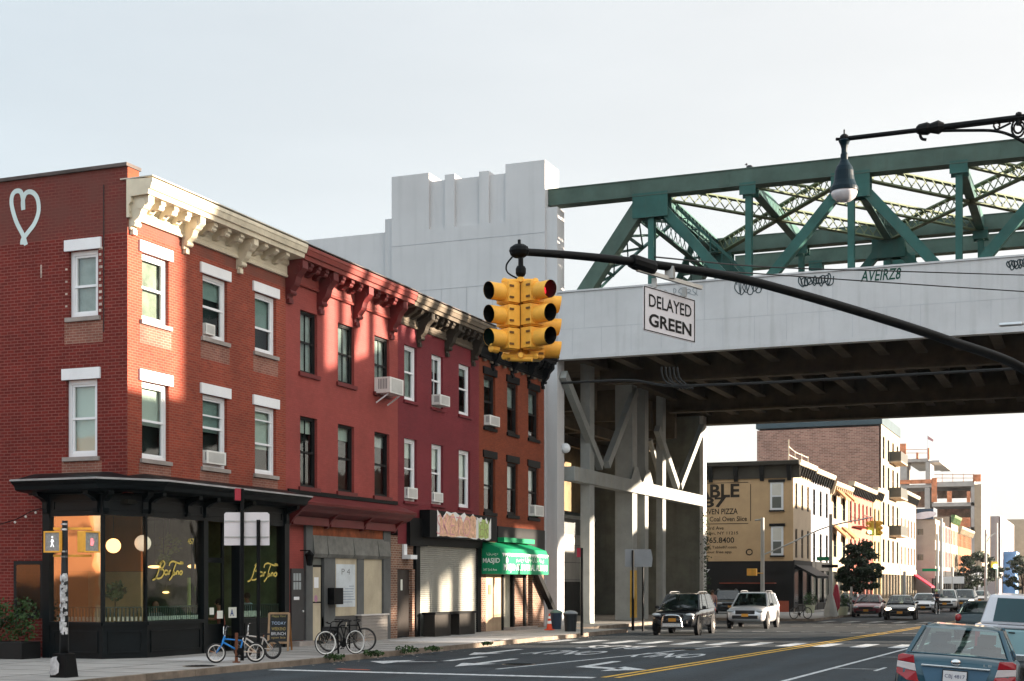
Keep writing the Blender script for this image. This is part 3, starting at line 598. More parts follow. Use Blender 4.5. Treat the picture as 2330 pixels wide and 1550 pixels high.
sg = empty('graffiti_sign', FF.p(YR(985), 3.9, .2), 'black box sign covered with pink and green graffiti above the shutter', 'sign')
GX = FX + .45; GFc = Fac(GX, 0, 0, 1, 1, 0); g0, g1 = Yx(978, GX), Yx(1131, GX)
MB().box(FX + .03, GX, g0, g1, zX(980, 1222, GX), zX(980, 1160, GX)).build('sign_box', BLACK, sg)
gz0, gz1 = zX(980, 1222, GX), zX(980, 1160, GX)
def blob(pts_uv, m, nm, e): MB().add([GFc.p(g0 + (g1 - g0) * u, gz0 + (gz1 - gz0) * v, e) for u, v in pts_uv], [tuple(range(len(pts_uv)))]).build(nm, m, sg)
def jag(u0, u1, v0, v1, n, seed, amp=.12):
    q = random.Random(seed); pts = [(u0 + (u1 - u0) * i / n, v0 + q.random() * amp * .4) for i in range(n + 1)]
    return pts + [(u0 + (u1 - u0) * i / n, v1 - q.random() * amp * (2.2 if i % 2 else .2)) for i in range(n, -1, -1)]
blob(jag(.1, .68, .03, 1.04, 9, 1, .16), mat('white_spray', (.7, .7, .68), .7), 'graffiti_outline', .004); blob(jag(.13, .66, .05, .97, 11, 4, .18), mat('peach_spray', (.68, .42, .28), .7, var=.3, scale=20), 'graffiti_letters', .008)
blob(jag(.67, .9, .02, .95, 6, 8, .2), MATS['white_spray'], 'graffiti_outline', .005); blob(jag(.7, .86, .06, .86, 6, 9, .2), mat('lime_spray', (.38, .5, .16), .7, var=.3, scale=18), 'graffiti_letters', .009)
textmesh('graffiti_letters', 'SKETO', mat('pink_spray', (.62, .3, .32), .7), sg, GFc.p(g0 + .6, gz0 + .12, .011), (0, 1, 0), (0, 0, 1), 3.2, .75, shear=.1, bold=-.02)
textmesh('graffiti_letters', 'ER', mat('olive_spray', (.3, .28, .14), .7), sg, GFc.p(g0 + (g1 - g0) * .72, gz0 + .15, .012), (0, 1, 0), (0, 0, 1), .9, .6, bold=-.02)
# ================= orange brick house =================
b4 = empty('row_house', (FX, yb[3], 0), 'orange brick house with black lintels and black cornice above the green awning', 'building', 'attached brick houses along the avenue')
cols4 = [(Yx(1101, FX), Yx(1127, FX)), (Yx(1154, FX), Yx(1178, FX)), (Yx(1202, FX), Yx(1225, FX))]
U1 = (zX(1101, 970, FX), zX(1101, 850, FX)); U2 = (zX(1101, 1165, FX), zX(1101, 1040, FX))
wallmesh(FF, yb[3], yb[4], 3.4, CZ1 - .4, [(a, b, *t) for a, b in cols4 for t in (U1, U2)]).build('front_wall', B_ORG, b4, fix=False)
core(b4, FX - 15, FX - .42, yb[3] + .02, yb[4] - .02, 4.4, 12.0); MB().box(FX - 15, FX - .2, yb[3] + .01, yb[4] - .2, 12.12, 12.3).build('roof', TAR, b4)
MB().box(FX - 15, FX - .25, yb[4] - .18, yb[4], 0, 12.3).build('side_wall', B_BRN, b4)
for i, (a, b) in enumerate(cols4):
    window(b4, FF, a, b, *U1, TRIMK, BLACK, BLACK, lint=(.12, .3), blind=(BL3, [.2, .5, .45][i]), fw=.1, wide=.08, sillh=.14); window(b4, FF, a, b, *U2, TRIMK, BLACK, BLACK, lint=(.12, .3), blind=(BL3, [.55, .5, .45][i]), fw=.1, wide=.08, sillh=.14)
cornice(b4, FF, yb[3] + .005, yb[4] - .05, CZ0 - .25, CZ1 - .1, .75, BLACK, BLACK, [yb[3] + 1.4, yb[3] + 3.6, yb[3] + 5.6, yb[4] - .3], small=3, bw=.26, drop=1.35)
ek = MB()
for k in range(10): ek.fb(FF, yb[3] + .3 + k * .72, yb[3] + .5 + k * .72, CZ0 - .36, CZ0 - .28, .05, .14)
ek.pieces('cornice_dentils', TAUPE, b4)
MB().fb(FF, YR(1131), yb[4] - .02, 3.4, 4.6, .0, .05).build('black_band', TRIMK, b4)
MB().fb(FF, YR(1092), YR(1108), .15, 3.4, -.3, -.05).fb(FF, YR(1170), YR(1205), .15, 3.4, -.3, -.08).fb(FF, YR(1213), yb[4], .15, 3.4, -.3, -.02).pieces('lower_wall', B_BRN, b4)
MB().fb(FF, YR(1108), YR(1143), .15, 3.4, -.3, -.05).build('plaster_pier', mat('buff_plaster', (.42, .3, .2), .8, var=.2, streak=.3), b4)
MB().fb(FF, YR(1146), YR(1167), .2, 3.0, -.3, -.12).build('door', mat('cream_door', (.5, .47, .38), .6, var=.25), b4); MB().fb(FF, YR(1143), YR(1146), .15, 3.3, -.3, .02).fb(FF, YR(1166), YR(1170), .15, 3.3, -.3, .02).fb(FF, YR(1194), YR(1198), .15, 3.3, -.1, .0).pieces('door_post', BLACK, b4)
MB().fb(FF, YR(1145), YR(1200), .15, .26, -.1, .5).build('door_step', STONE, b4)
MB().fb(FF, YR(1114), YR(1119), 1.7, 2.1, -.05, -.02).build('wall_notice', mat('orange_notice', (.5, .22, .1), .6), b4)
# fire stair slab at the far end
MB().prism([FF.p(YR(1205), 2.75, .06), FF.p(YR(1212), 2.8, .06), FF.p(YR(1252), .98, .06), FF.p(YR(1245), .95, .06)], (.25, 0, 0)).build('stair_stringer', BLACK, b4)
# awning
aw = empty('shop_awning', FF.p(YR(1095), 2.5, 0), 'green fabric awning with white lettering over the doors of the orange brick house', 'awning')
GRN = mat('green_canvas', (.0, .21, .09), .6, var=.08); ax = FX + .92; a0 = YR(1095); a1 = Yx(1248, ax); AF = Fac(ax, 0, 0, 1, 1, 0); AS = Fac(0, a0, 1, 0, 0, -1)
MB().fprism(Fac(FX, 0, 0, 1, 1, 0), [(.02, 2.55), (.92, 2.55), (.92, 3.35), (.8, 3.62), (.02, 3.9)], a0, a1).build('canopy', GRN, aw)
MB().fb(FF, YR(1130), YR(1200), 3.92, 4.12, .05, .35).build('upper_valance', GRN, aw)
LET = mat('white_lettering', (.74, .78, .74), .6)
textmesh('awning_lettering', 'MASJID AL IMAM AL ALBANI', LET, aw, AF.p(a0 + .2, 2.62, .012), (0, 1, 0), (0, 0, 1), a1 - a0 - .4, .36, bold=.02)
textmesh('awning_lettering', 'مسجد الإمام الألباني', LET, aw, AF.p(a0 + 1.6, 3.03, .012), (0, 1, 0), (0, 0, 1), (a1 - a0) * .6, .28)
textmesh('awning_lettering', 'MASJID', LET, aw, AS.p(FX + .08, 2.95, .012), (1, 0, 0), (0, 0, 1), .76, .26, bold=.02); textmesh('awning_lettering', '347 3rd Ave', LET, aw, AS.p(FX + .1, 2.68, .012), (1, 0, 0), (0, 0, 1), .6, .1)
textmesh('awning_lettering', 'المسجد', LET, aw, AS.p(FX + .25, 3.3, .012), (1, 0, 0), (0, 0, 1), .5, .14)
zz = MB()
for k in range(26):
    u = a0 + .1 + k * (a1 - a0 - .2) / 26; zz.add([AF.p(u, 3.37, .006), AF.p(u + .2, 3.37, .006), AF.p(u + .1, 3.27, .012)], [(0, 1, 2)])
zz.fb(AF, a0 + .05, a1 - .05, 3.37, 3.42, .004, .01); zz.build('awning_fringe', LET, aw)
rg = MB().lathe([(.13, 0), (.13, .01)], AF.p(a0 + .55, 3.12, .005), (1, 0, 0), 18).build('awning_crest', LET, aw)
# air conditioners
ac(FF, cols1[1][0] + .15, cols1[1][0] + .62, Wt1[0] + .1, Wt1[0] + .42, .02, 'grey air conditioner low in the middle top window under the white cornice')
ac(FF, cols1[1][0] + .12, cols1[1][1] - .14, Wt2[0] + .1, Wt2[0] + .48, .06, 'white air conditioner with side panels in the middle second floor window of the corner building')
ac(FF, cols2[2][0] + .0, cols2[2][1] - .1, T1[0] - .06, T1[0] + .5, .62, 'large white air conditioner propped on a bracket outside the salmon house', True)
ac(FF, cols3[1][0] + .08, cols3[1][1] - .08, V1[0] + .08, V1[0] + .48, .34, 'white air conditioner in the middle top window of the wine red house')
ac(FF, cols3[0][0] + .1, cols3[0][1] - .1, V2[0] + .09, V2[0] + .5, .1, 'white air conditioner in the second floor window nearest the salmon house')
ac(FF, cols3[1][0] + .1, cols3[1][1] - .1, V2[0] + .09, V2[0] + .46, .06, 'white air conditioner in the middle second floor window of the wine red house')
ac(FF, cols4[0][0] + .08, cols4[0][1] - .08, U1[0] + .06, U1[0] + .48, .25, 'white air conditioner in a top window of the orange brick house')
ac(FF, cols4[2][0] + .08, cols4[2][1] - .08, U2[0] + .06, U2[0] + .55, .3, 'white air conditioner in the lower end window of the orange brick house')
# ================= ground, pavements, markings =================
def struct(mb, name, m, **k): return tag(mb.build(name, m, **k), kind='structure')
def asphalt(name, c, wheel=True):
    m = mat(name, c, .82, var=.14, scale=1.1, bump=.5, bscale=70, spec=.35); t = m.node_tree; N = t.nodes.new; L = t.links.new; b = t.nodes['Principled BSDF']; src = b.inputs['Base Color'].links[0].from_socket
    g = N('ShaderNodeNewGeometry'); mp = N('ShaderNodeMapping'); mp.inputs['Scale'].default_value = (1.1, .05, 1); L(g.outputs['Position'], mp.inputs[0]); n = N('ShaderNodeTexNoise'); n.inputs['Scale'].default_value = 1; n.inputs['Detail'].default_value = 4; L(mp.outputs[0], n.inputs['Vector'])
    r1 = N('ShaderNodeMapRange'); r1.inputs[1].default_value = .35; r1.inputs[2].default_value = .68; r1.inputs[3].default_value = .74; r1.inputs[4].default_value = 1.28; L(n.outputs[0], r1.inputs[0])
    wz = N('ShaderNodeTexNoise'); wz.inputs['Scale'].default_value = .8; L(g.outputs['Position'], wz.inputs['Vector']); ad = N('ShaderNodeMixRGB'); ad.blend_type = 'ADD'; ad.inputs[0].default_value = 1.0; L(g.outputs['Position'], ad.inputs[1]); L(wz.outputs[1], ad.inputs[2])
    v = N('ShaderNodeTexVoronoi'); v.feature = 'DISTANCE_TO_EDGE'; v.inputs['Scale'].default_value = .28; L(ad.outputs[0], v.inputs['Vector'])
    r2 = N('ShaderNodeMapRange'); r2.inputs[1].default_value = .0; r2.inputs[2].default_value = .012; r2.inputs[3].default_value = .45; r2.inputs[4].default_value = 1; L(v.outputs[0], r2.inputs[0])
    mu = N('ShaderNodeMath'); mu.operation = 'MULTIPLY'; L(r1.outputs[0], mu.inputs[0]); L(r2.outputs[0], mu.inputs[1])
    mx = N('ShaderNodeMix'); mx.data_type = 'RGBA'; mx.blend_type = 'MULTIPLY'; mx.inputs[0].default_value = 1; L(src, mx.inputs[6]); L(mu.outputs[0], mx.inputs[7]); L(mx.outputs[2], b.inputs['Base Color']); return m
ASPH = asphalt('asphalt', (.022, .031, .038)); CURB = mat('granite_curb', (.2, .16, .125), .8, var=.35, scale=5, bump=.3)
struct(MB().quad((-900, -300, 0), (900, -300, 0), (900, 1500, 0), (-900, 1500, 0)), 'ground', ASPH)
def pave(name, rects):
    mb = MB()
    for x0, x1, y0, y1 in rects: mb.box(x0, x1, y0, y1, -.3, .15)
    return struct(mb, name, CONC)
pave('sidewalk', [(-90, -19.36, 21.0, 61.5), (-90, -21.96, 61.5, 420), (-21.96, -15.16, 84.2, 420)]); pave('sidewalk', [(-.54, 90, 25.2, 62)]); pave('sidewalk', [(-.54, 90, 94, 420)]); pave('sidewalk', [(-90, -20, -10, 8)])
cb = MB(); q = random.Random(5)
def curbline(x0, y0, x1, y1, w=.16):
    L_ = math.hypot(x1 - x0, y1 - y0); n = max(1, int(L_ / 1.8)); dx, dy = (x1 - x0) / n, (y1 - y0) / n
    for i in range(n):
        a, b = (x0 + dx * i, y0 + dy * i), (x0 + dx * (i + .992), y0 + dy * (i + .992)); j = q.uniform(-.008, .006); nx, ny = dy / math.hypot(dx, dy) * w, -dx / math.hypot(dx, dy) * w
        cb.hexa([(a[0], a[1], -.3), (a[0] + nx, a[1] + ny, -.3), (b[0] + nx, b[1] + ny, -.3), (b[0], b[1], -.3), (a[0], a[1], .152 + j), (a[0] + nx * .92, a[1] + ny * .92, .15 + j), (b[0] + nx * .92, b[1] + ny * .92, .15 + j), (b[0], b[1], .152 + j)])
curbline(-19.36, 21.0, -19.36, 61.5); curbline(-21.96, 61.66, -21.96, 84.2); curbline(-15.16, 84.2, -15.16, 300); curbline(-19.36, 61.5, -21.96, 61.5, -.16) if False else curbline(-21.9, 61.5, -19.2, 61.5, -.16); curbline(-21.9, 84.2, -15.0, 84.2, .16); curbline(-.54, 300, -.54, 94); curbline(-.54, 62, -.54, 25.2)
struct(cb, 'curb', CURB)
# expansion joints and slabs, patches
sj = MB()
for k in range(28): y = 22.5 + k * 1.45; sj.box(-90 if k < 6 else FX + .05, -19.37, y, y + .022, .15, .1535)
for x in (-21.5, -25.0, -26.5, -28, -29.5): sj.box(x, x + .022, 21.2, 61.4 if x > FX else 31.2, .15, .1538)
struct(sj, 'sidewalk_joints', mat('joint_dirt', (.12, .115, .11), .9, var=.2))
pa = MB().box(-22.9, -19.6, 45.4, 48.8, .15, .1555).box(-22.6, -20.8, 31.9, 33.6, .15, .1555); struct(pa, 'sidewalk_patch', mat('fresh_concrete', (.45, .45, .45), .8, var=.08))
PAINT = mat('road_paint', (.5, .52, .53), .7, var=.42, scale=24); YEL = mat('yellow_road_paint', (.55, .33, .05), .7, var=.22, scale=10)
rp = MB(); zm = .005
def strip(mb, a, b, w, z=zm):
    a, b = Vector(a), Vector(b); d = (b - a).normalized(); s = Vector((-d.y, d.x)) * (w / 2)
    mb.quad((a.x - s.x, a.y - s.y, z), (a.x + s.x, a.y + s.y, z), (b.x + s.x, b.y + s.y, z), (b.x - s.x, b.y - s.y, z))
c0 = G(1340, 1550); c1_ = G(2070, 1431.6); dd = (c1_ - c0).normalized(); ctr = lambda y: c0.x + dd.x / dd.y * (y - c0.y)
yl = MB()
for off in (-.16, .16): strip(yl, (ctr(31.4) + off, 31.4), (ctr(230) + off, 230), .15)
struct(yl, 'yellow_centre_lines', YEL)
strip(rp, (-18.9, 31.2), (ctr(31.2) - .3, 31.2), .42)
l0, l1 = G(1130, 1523), G(1640, 1471); strip(rp, l0.xy, l1.xy, .13)
p0, p1 = G(1788, 1549), G(2039, 1483); d_ = (p1 - p0).normalized(); strip(rp, (p0 - d_ * 9).xy, (p1 + d_ * 16).xy, .13)
for k in range(5):
    y = 30.5 + k * 6.4; x = p0.x + d_.x / d_.y * (y - p0.y); strip(rp, (x, y), (x + 1.15, y + .1), .1); strip(rp, (x + 1.15, y - .7), (x + 1.2, y + .9), .1)
for k in range(13):
    x = -18.7 + k * 1.25
    if x < -9.9 or x > -9: strip(rp, (x, 49.6), (x + .12, 52.6), .5)
for k in range(10): x = -14.3 + k * 1.35; strip(rp, (x, 82.2), (x + .15, 85.4), .5)
for k in range(14): strip(rp, (-14.6 + k * .95, 79.3), (-14.1 + k * .95, 79.3), .3)
for k in range(16): strip(rp, (-21 + k * 1.1, 65.0), (-20.4 + k * 1.1, 65.0), .25); strip(rp, (-21 + k * 1.1, 74.0), (-20.4 + k * 1.1, 74.0), .2)
# lane arrows pointing to the camera
def arrow(mb, cx, cy, turn=0):
    mb.quad((cx - .13, cy, zm), (cx + .13, cy, zm), (cx + .13, cy + 2.6, zm), (cx - .13, cy + 2.6, zm))
    if not turn: mb.add([(cx - .5, cy, zm), (cx, cy - 1.6, zm), (cx + .5, cy, zm)], [(0, 1, 2)])
    else:
        mb.quad((cx - .13, cy, zm), (cx + .13, cy, zm), (cx + .13 + turn * 1.1, cy - .7, zm), (cx + .13 + turn * 1.1, cy - 1.1, zm), (cx - .13, cy - .5, zm))
        mb.add([(cx + turn * 1.0, cy + .1, zm), (cx + turn * 1.9, cy - .95, zm), (cx + turn * 1.0, cy - 1.9, zm)], [(0, 1, 2)])
arrow(rp, -16.6, 36.6, -1); arrow(rp, -15.3, 35.8); arrow(rp, -12.2, 35.6, 1); arrow(rp, -17.4, 41.5)
struct(rp, 'road_markings', PAINT)
for cx, y, t in ((-15.2, 41.2, 'ONLY'), (-11.9, 40.6, 'ONLY'), (-15.0, 45.5, 'BUS')):
    tag(textmesh('road_lettering', t, PAINT, None, (cx + 1.1, y + 2.6, .006), (-1, 0, 0), (0, -1, 0), 2.2, 2.6, bold=.01), kind='structure')
tp = MB(); qq = random.Random(2)
for k in range(12): x, y = qq.uniform(-18, -4), qq.uniform(33, 80); w_, h_ = qq.uniform(.5, 1.6), qq.uniform(1.5, 6); tp.quad((x, y, .003), (x + w_, y, .003), (x + w_, y + h_, .003), (x, y + h_, .003))
struct(tp, 'asphalt_patch', mat('dark_asphalt_patch', (.020, .0255, .031), .85, var=.15, bump=.4, bscale=70))
sq = MB().quad((-17.6, 32.0, .007), (-16.6, 31.9, .007), (-16.6, 32.06, .007), (-17.5, 32.2, .007)); struct(sq, 'orange_utility_mark', mat('orange_spray', (.5, .12, .06), .8, var=.3, scale=20))

# ================= viaduct =================
GIR = mat('grey_painted_concrete', (.50, .50, .505), .75, var=.07, scale=1.2, streak=.42, var2=(.30, .30, .29), bump=.15); GIR2 = mat('tower_concrete', (.50, .50, .505), .8, var=.06, scale=.8, streak=.3, var2=(.33, .335, .335))
GRNS = mat('green_bridge_steel', (.022, .09, .078), .6, var=.2, streak=.35, var2=(.06, .09, .07)); GRNF = mat('sunlit_green_steel', (.15, .185, .105), .7, var=.2); GRNC = mat('weathered_green_steel', (.06, .10, .082), .7, var=.2, streak=.4, var2=(.06, .08, .065)); UND = mat('underside_brown', (.075, .058, .037), .85, var=.3, streak=.3)  # brace green lightened so its sunlit faces go cream
PIERM = mat('pier_paint', (.27, .285, .275), .7, var=.12, streak=.3, var2=(.3, .27, .2))
XL, XR = -23.75, 40.0; YN, YF = 65.0, 93.2
vi = empty('viaduct', (XL, YN, 0), 'elevated railway viaduct with pale grey parapet and green steel trusses over the avenue', 'bridge')
gb = MB().box(XL, XR, YN, YN + .45, 12.78, 15.95); gp = gb.build('parapet_girder', GIR, vi, bevel=.03)
MB().box(XL, XR, YN - .06, YN + .5, 15.95, 16.03).box(XL, XR, YN - .05, YN, 12.78, 12.98).pieces('parapet_trim', GIR, gp)
jm = MB()
for k in range(34): x = -23 + k * 1.45; jm.box(x, x + .018, YN - .0045, YN - .0015, 12.98, 14.2)
for k in range(17): x = -22.4 + k * 2.9; jm.box(x, x + .018, YN - .0045, YN - .0015, 14.22, 15.95)
jm.box(XL, XR, YN - .005, YN - .0015, 14.2, 14.22); jm.build('panel_joint', mat('joint_grey', (.40, .41, .43), .8), gp)
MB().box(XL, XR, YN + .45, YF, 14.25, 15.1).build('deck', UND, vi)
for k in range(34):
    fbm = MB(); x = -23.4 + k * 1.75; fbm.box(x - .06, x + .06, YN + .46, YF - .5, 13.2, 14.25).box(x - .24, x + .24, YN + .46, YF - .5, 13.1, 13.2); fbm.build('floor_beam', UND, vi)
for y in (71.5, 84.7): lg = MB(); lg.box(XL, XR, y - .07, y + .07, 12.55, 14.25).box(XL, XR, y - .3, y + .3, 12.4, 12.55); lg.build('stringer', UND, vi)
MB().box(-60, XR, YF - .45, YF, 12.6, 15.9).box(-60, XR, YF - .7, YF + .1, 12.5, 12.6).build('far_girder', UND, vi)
MB().box(XR + .01, 100, YN, YF, 14.7, 15.4).box(XR + .01, 100, YN, YN + .3, 15.4, 16.0).box(XR + .01, 100, YF - .3, YF, 15.4, 16.0).build('approach_deck', GIR, vi)
# graffiti on the parapet
def scrib(name, x0, x1, y0, y1, seed, col, w=.035, n=16):
    q = random.Random(seed); pts = []; n = int(n * 1.6); am = 1.0
    for i in range(n):
        t = i / (n - 1); a = i * 1.75 + q.uniform(-.5, .5)
        if i % 4 == 0: am = q.uniform(.5, 1.15)
        pts.append((Xy(x0 + (x1 - x0) * t + (x1 - x0) * .085 * math.cos(a), YN), YN, zY((x0 + x1) / 2, (y0 + y1) / 2 - (y1 - y0) * .5 * am * math.sin(a), YN)))
    mb = MB(); ribbon(mb, smoothpts(pts, 6), w, (0, -1, 0), .012); mb.build(name, col, gp)
BK = mat('black_spray', (.03, .05, .055), .7)
scrib('graffiti_tag', 1820, 1892, 626, 652, 1, BK, w=.05, n=26); scrib('graffiti_tag', 1672, 1735, 638, 672, 2, BK, w=.045); scrib('graffiti_tag', 1480, 1590, 656, 676, 3, mat('grey_spray', (.25, .27, .28), .7)); scrib('graffiti_tag', 2292, 2350, 588, 612, 4, BK, w=.05, n=22)
textmesh('graffiti_tag', 'AVEIRZ8', mat('green_spray', (.005, .06, .04), .7), gp, (Xy(1958, YN), YN - .012, zY(1958, 642, YN)), (1, 0, .0), (0.15, 0, 1), Xy(2048, YN) - Xy(1958, YN), .5, bold=.012)
# end towers
def tower(x0, x1, s, label):
    t = empty('viaduct_tower', ((x0 + x1) / 2, YN, 0), label, 'tower')
    m = MB()
    if s < 0:
        xs = [Xy(p, YN) for p in (891, 976, 1012, 1034, 1090, 1112, 1150, 1240)]
        zs = [zY(891, 403, YN), zY(976, 412, YN), zY(1012, 398, YN), zY(1034, 406, YN), zY(1090, 391, YN), zY(1112, 397, YN), zY(1150, 374, YN)]
        for i in range(7):
            rec = .14 if i in (1, 3, 5) else 0.
            zr = 19.6; m.box(xs[i], xs[i + 1] - .001, YN + rec, YN + 1.9, zr, zs[i])
        m.box(xs[0], xs[-1], YN, YN + 1.9, 0, 19.6)
    else: m.box(x0, x1, YN, YN + 1.9, 0, 22.4)
    m.build('tower_wall', GIR2, t)
    return t, (xs if s < 0 else None)
tw, txs = tower(-32.6, -24.4, -1, 'tall pale grey concrete tower with stepped top at the near end of the viaduct')
MB().box(txs[-1] + .002, Xy(1266, YN) , YN + .12, YN + 1.1, 0, 20.1).build('buttress', GIR2, tw)
for zz_ in (4.5, 7.5, 10.5, 13.5): MB().box(txs[0], txs[-1], YN - .012, YN - .002, zz_, zz_ + .02).build('panel_joint', MATS['joint_grey'], tw)
for k in range(1, 6): x = txs[0] + (txs[-1] - txs[0]) * k / 6; MB().box(x, x + .015, YN - .014, YN - .003, 0, 16.6).build('panel_joint', MATS['joint_grey'], tw)
MB().box(txs[0] - .0, txs[-1], YN - .012, YN - .002, 18.9, 18.93).box(txs[0], txs[-1], YN - .012, YN - .002, 16.6, 16.62).build('panel_joint', MATS['joint_grey'], tw)
xa0, xa1 = Xy(687, YN), Xy(873, YN)
MB().box(-60, xa1, YN + .3, YN + 1.2, 10, zY(800, 533, YN)).build('approach_wall', GIR2, tw); MB().box(xa1, txs[0] - .002, YN + .15, YN + 1.6, 0, zY(880, 497, YN)).build('side_pylon', GIR2, tw)
tf = empty('viaduct_tower', (-28, 92, 0), 'dark wide concrete pier at the far end under the viaduct', 'pier'); MB().box(-33, -23.75, 91.7, 92.7, .1, 13.0).build('pier_wall', mat('shade_dark_pier', (.13, .14, .12), .8, var=.2, streak=.3), tf); MB().box(-23.745, -23.5, 91.75, 92.55, .1, 13.0).build('lit_edge_strip', mat('lit_edge_pale', (.5, .5, .48), .6, var=.1), tf)  # wall colour darkened for its shade; pale strip stands for the sunlit side
tower(26.5, 39.5, 1, 'concrete tower on the other side of the avenue')
# trusses
NX = [-19.3 + 4.6 * k for k in range(10)]; ZT0, ZT1 = 20.3, 21.02; ZB = 14.9
def gus(mb, x, y, z, w, h, t=.04):
    for s in (-.34, .34): mb.box(x - w / 2, x + w / 2, y + s - t / 2, y + s + t / 2, z - h, z)
def lattice(mb, a, b, h, w, up=(0, 0, 1), step=None, fl=.07):
    a, b = Vector(a), Vector(b); d = (b - a).normalized(); up = Vector(up); r = d.cross(up).normalized(); u = r.cross(d).normalized()
    for s in (-1, 1): mb.bar(a + u * s * h / 2, b + u * s * h / 2, w, fl, up=u)
    L_ = (b - a).length; n = max(2, int(L_ / (step or h))); 
    for k in range(n):
        p, q_ = a + d * (L_ * k / n), a + d * (L_ * (k + 1) / n)
        for s in (-1, 1): mb.bar(p + u * s * h / 2 + r * w * .45 * s, q_ - u * s * h / 2 + r * w * .45 * s, .05, .025, up=r)
def truss(y, name):
    t = MB().box(txs[-1] + .01 if y < 70 else NX[0], 26.1, y - .32, y + .32, ZT0, ZT1); t.box(txs[-1] + .01 if y < 70 else NX[0], 26.1, y - .36, y + .36, ZT1, ZT1 + .04).box(txs[-1] + .01 if y < 70 else NX[0] - .3, 26.1, y - .38, y + .38, ZT0 - .04, ZT0)
    o = t.build('top_chord', GRNC, vi)
    MB().box(XL, 26.1, y - .25, y + .25, ZB - .3, ZB + .3).build('bottom_chord', GRNS, vi)
    e = MB(); e.bar((NX[0] - 4.55, y, ZB - .6), (NX[0] + .05, y, ZT0 + .4), .66, .62, up=(0, 1, 0)); e.build('end_post', GRNC, vi)
    if y < 70:
        for k in range(20):
            x = -23 + k * 2.35; MB().box(x, x + .42, y - .334, y - .32, ZT0 + .06, ZT1 - .06).build('splice_plate', GRNC, o, bevel=.004)
    for k, x in enumerate(NX):
        v = MB(); w = .28; v.box(x - w / 2, x + w / 2, y - .2, y - .17, ZB, ZT0).box(x - w / 2, x + w / 2, y + .17, y + .2, ZB, ZT0).box(x - .02, x + .02, y - .17, y + .17, ZB, ZT0); v.build('vertical', GRNS, vi)
        if k < len(NX) - 1:
            a, b = ((x, y, ZT0), (NX[k + 1], y, ZB)) if k % 2 == 0 else ((x, y, ZB), (NX[k + 1], y, ZT0))
            MB().bar(a, b, .44, .42, up=(0, 1, 0)).build('diagonal', GRNS, vi)
        g = MB(); gus(g, x, y, ZT0 + .1, 1.7 if k % 2 == 0 else .75, 1.15 if k % 2 == 0 else .55); g.pieces('gusset_plate', GRNS, o)
truss(YN + .75, 'near'); truss(78.5, 'mid'); truss(83.0, 'far')
bl_ = MB(); Y1, Y2 = YN + .75, 78.5; ZL = 20.55
for k, x in enumerate(NX): bl_.bar((x, Y1, ZL), (x, Y2, ZL), .4, .55) if k % 2 else lattice(bl_, (x, Y1, ZL), (x, Y2, ZL), .7, .35, step=.7)
bl_.build('sway_strut', GRNS, vi)
for k in range(0, 8):
    if k % 2 == 0:
        for a, b in (((NX[k], Y1, ZL), (NX[k + 2], Y2, ZL)), ((NX[k], Y2, ZL), (NX[k + 2], Y1, ZL))):
            l_ = MB(); lattice(l_, a, b, .62, .3, step=.62); l_.build('lateral_brace', GRNF, vi)
    else:
        for a, b in (((NX[k], Y1, ZL), (NX[k + 2] if k + 2 < 10 else NX[-1], Y2, ZL)),): l_ = MB(); lattice(l_, a, b, .5, .25, step=.55); l_.build('lateral_brace', GRNF, vi)
    s_ = MB(); s_.bar((NX[k], Y1 + .3, ZL - .4), (NX[k], Y1 + 3, 17.2), .3, .2, up=(1, 0, 0)).bar((NX[k], Y2 - .3, ZL - .4), (NX[k], Y2 - 3, 17.2), .3, .2, up=(1, 0, 0)).bar((NX[k], Y1 + .3, 17.2), (NX[k], Y2 - .3, 17.2), .25, .3); s_.build('sway_frame', GRNS, vi) if k == 9 else None
# laced portal frames on the inclined end posts
po = MB()
for s, yy in ((1, Y1), (-1, Y2)):
    for k in range(7):
        t0 = k / 7; t1 = (k + 1) / 7; za, zb_ = ZT0 - .2 - 5.2 * t0, ZT0 - .2 - 5.2 * t1; xa, xb = NX[0] - 4.55 * (ZT0 - za) / 5.8, NX[0] - 4.55 * (ZT0 - zb_) / 5.8; wa = 3.6 * (1 - t0) ** 1.6 + .5
        po.bar((xa, yy + s * .3, za), (xa, yy + s * (.3 + wa), za), .07, .16); po.bar((xa, yy + s * .3, za), (xb, yy + s * (.3 + wa * .8), zb_), .06, .12); po.bar((xb, yy + s * .3, zb_), (xa, yy + s * (.3 + wa), za), .06, .12)
        wb = 3.6 * (1 - t1) ** 1.6 + .5; po.bar((xa, yy + s * (.3 + wa), za), (xb, yy + s * (.3 + wb), zb_), .35, .1)
po.bar((NX[0], Y1, ZL), (NX[0], Y2, ZL), .3, .3); lattice(po, (NX[0] - .3, Y1, 19.6), (NX[0] - .3, Y2, 19.6), .9, .3, step=.8); po.build('portal_frame', GRNS, vi)
# laced inner faces of second diagonal (the ornate one)
od = MB(); lattice(od, (NX[0] + .6, Y1 + 1.1, ZT0 - .6), (NX[1] + .3, Y1 + 1.6, ZB + .4), .8, .25, up=(1, 0, .8), step=.7, fl=.12); od.build('laced_brace', GRNS, vi)
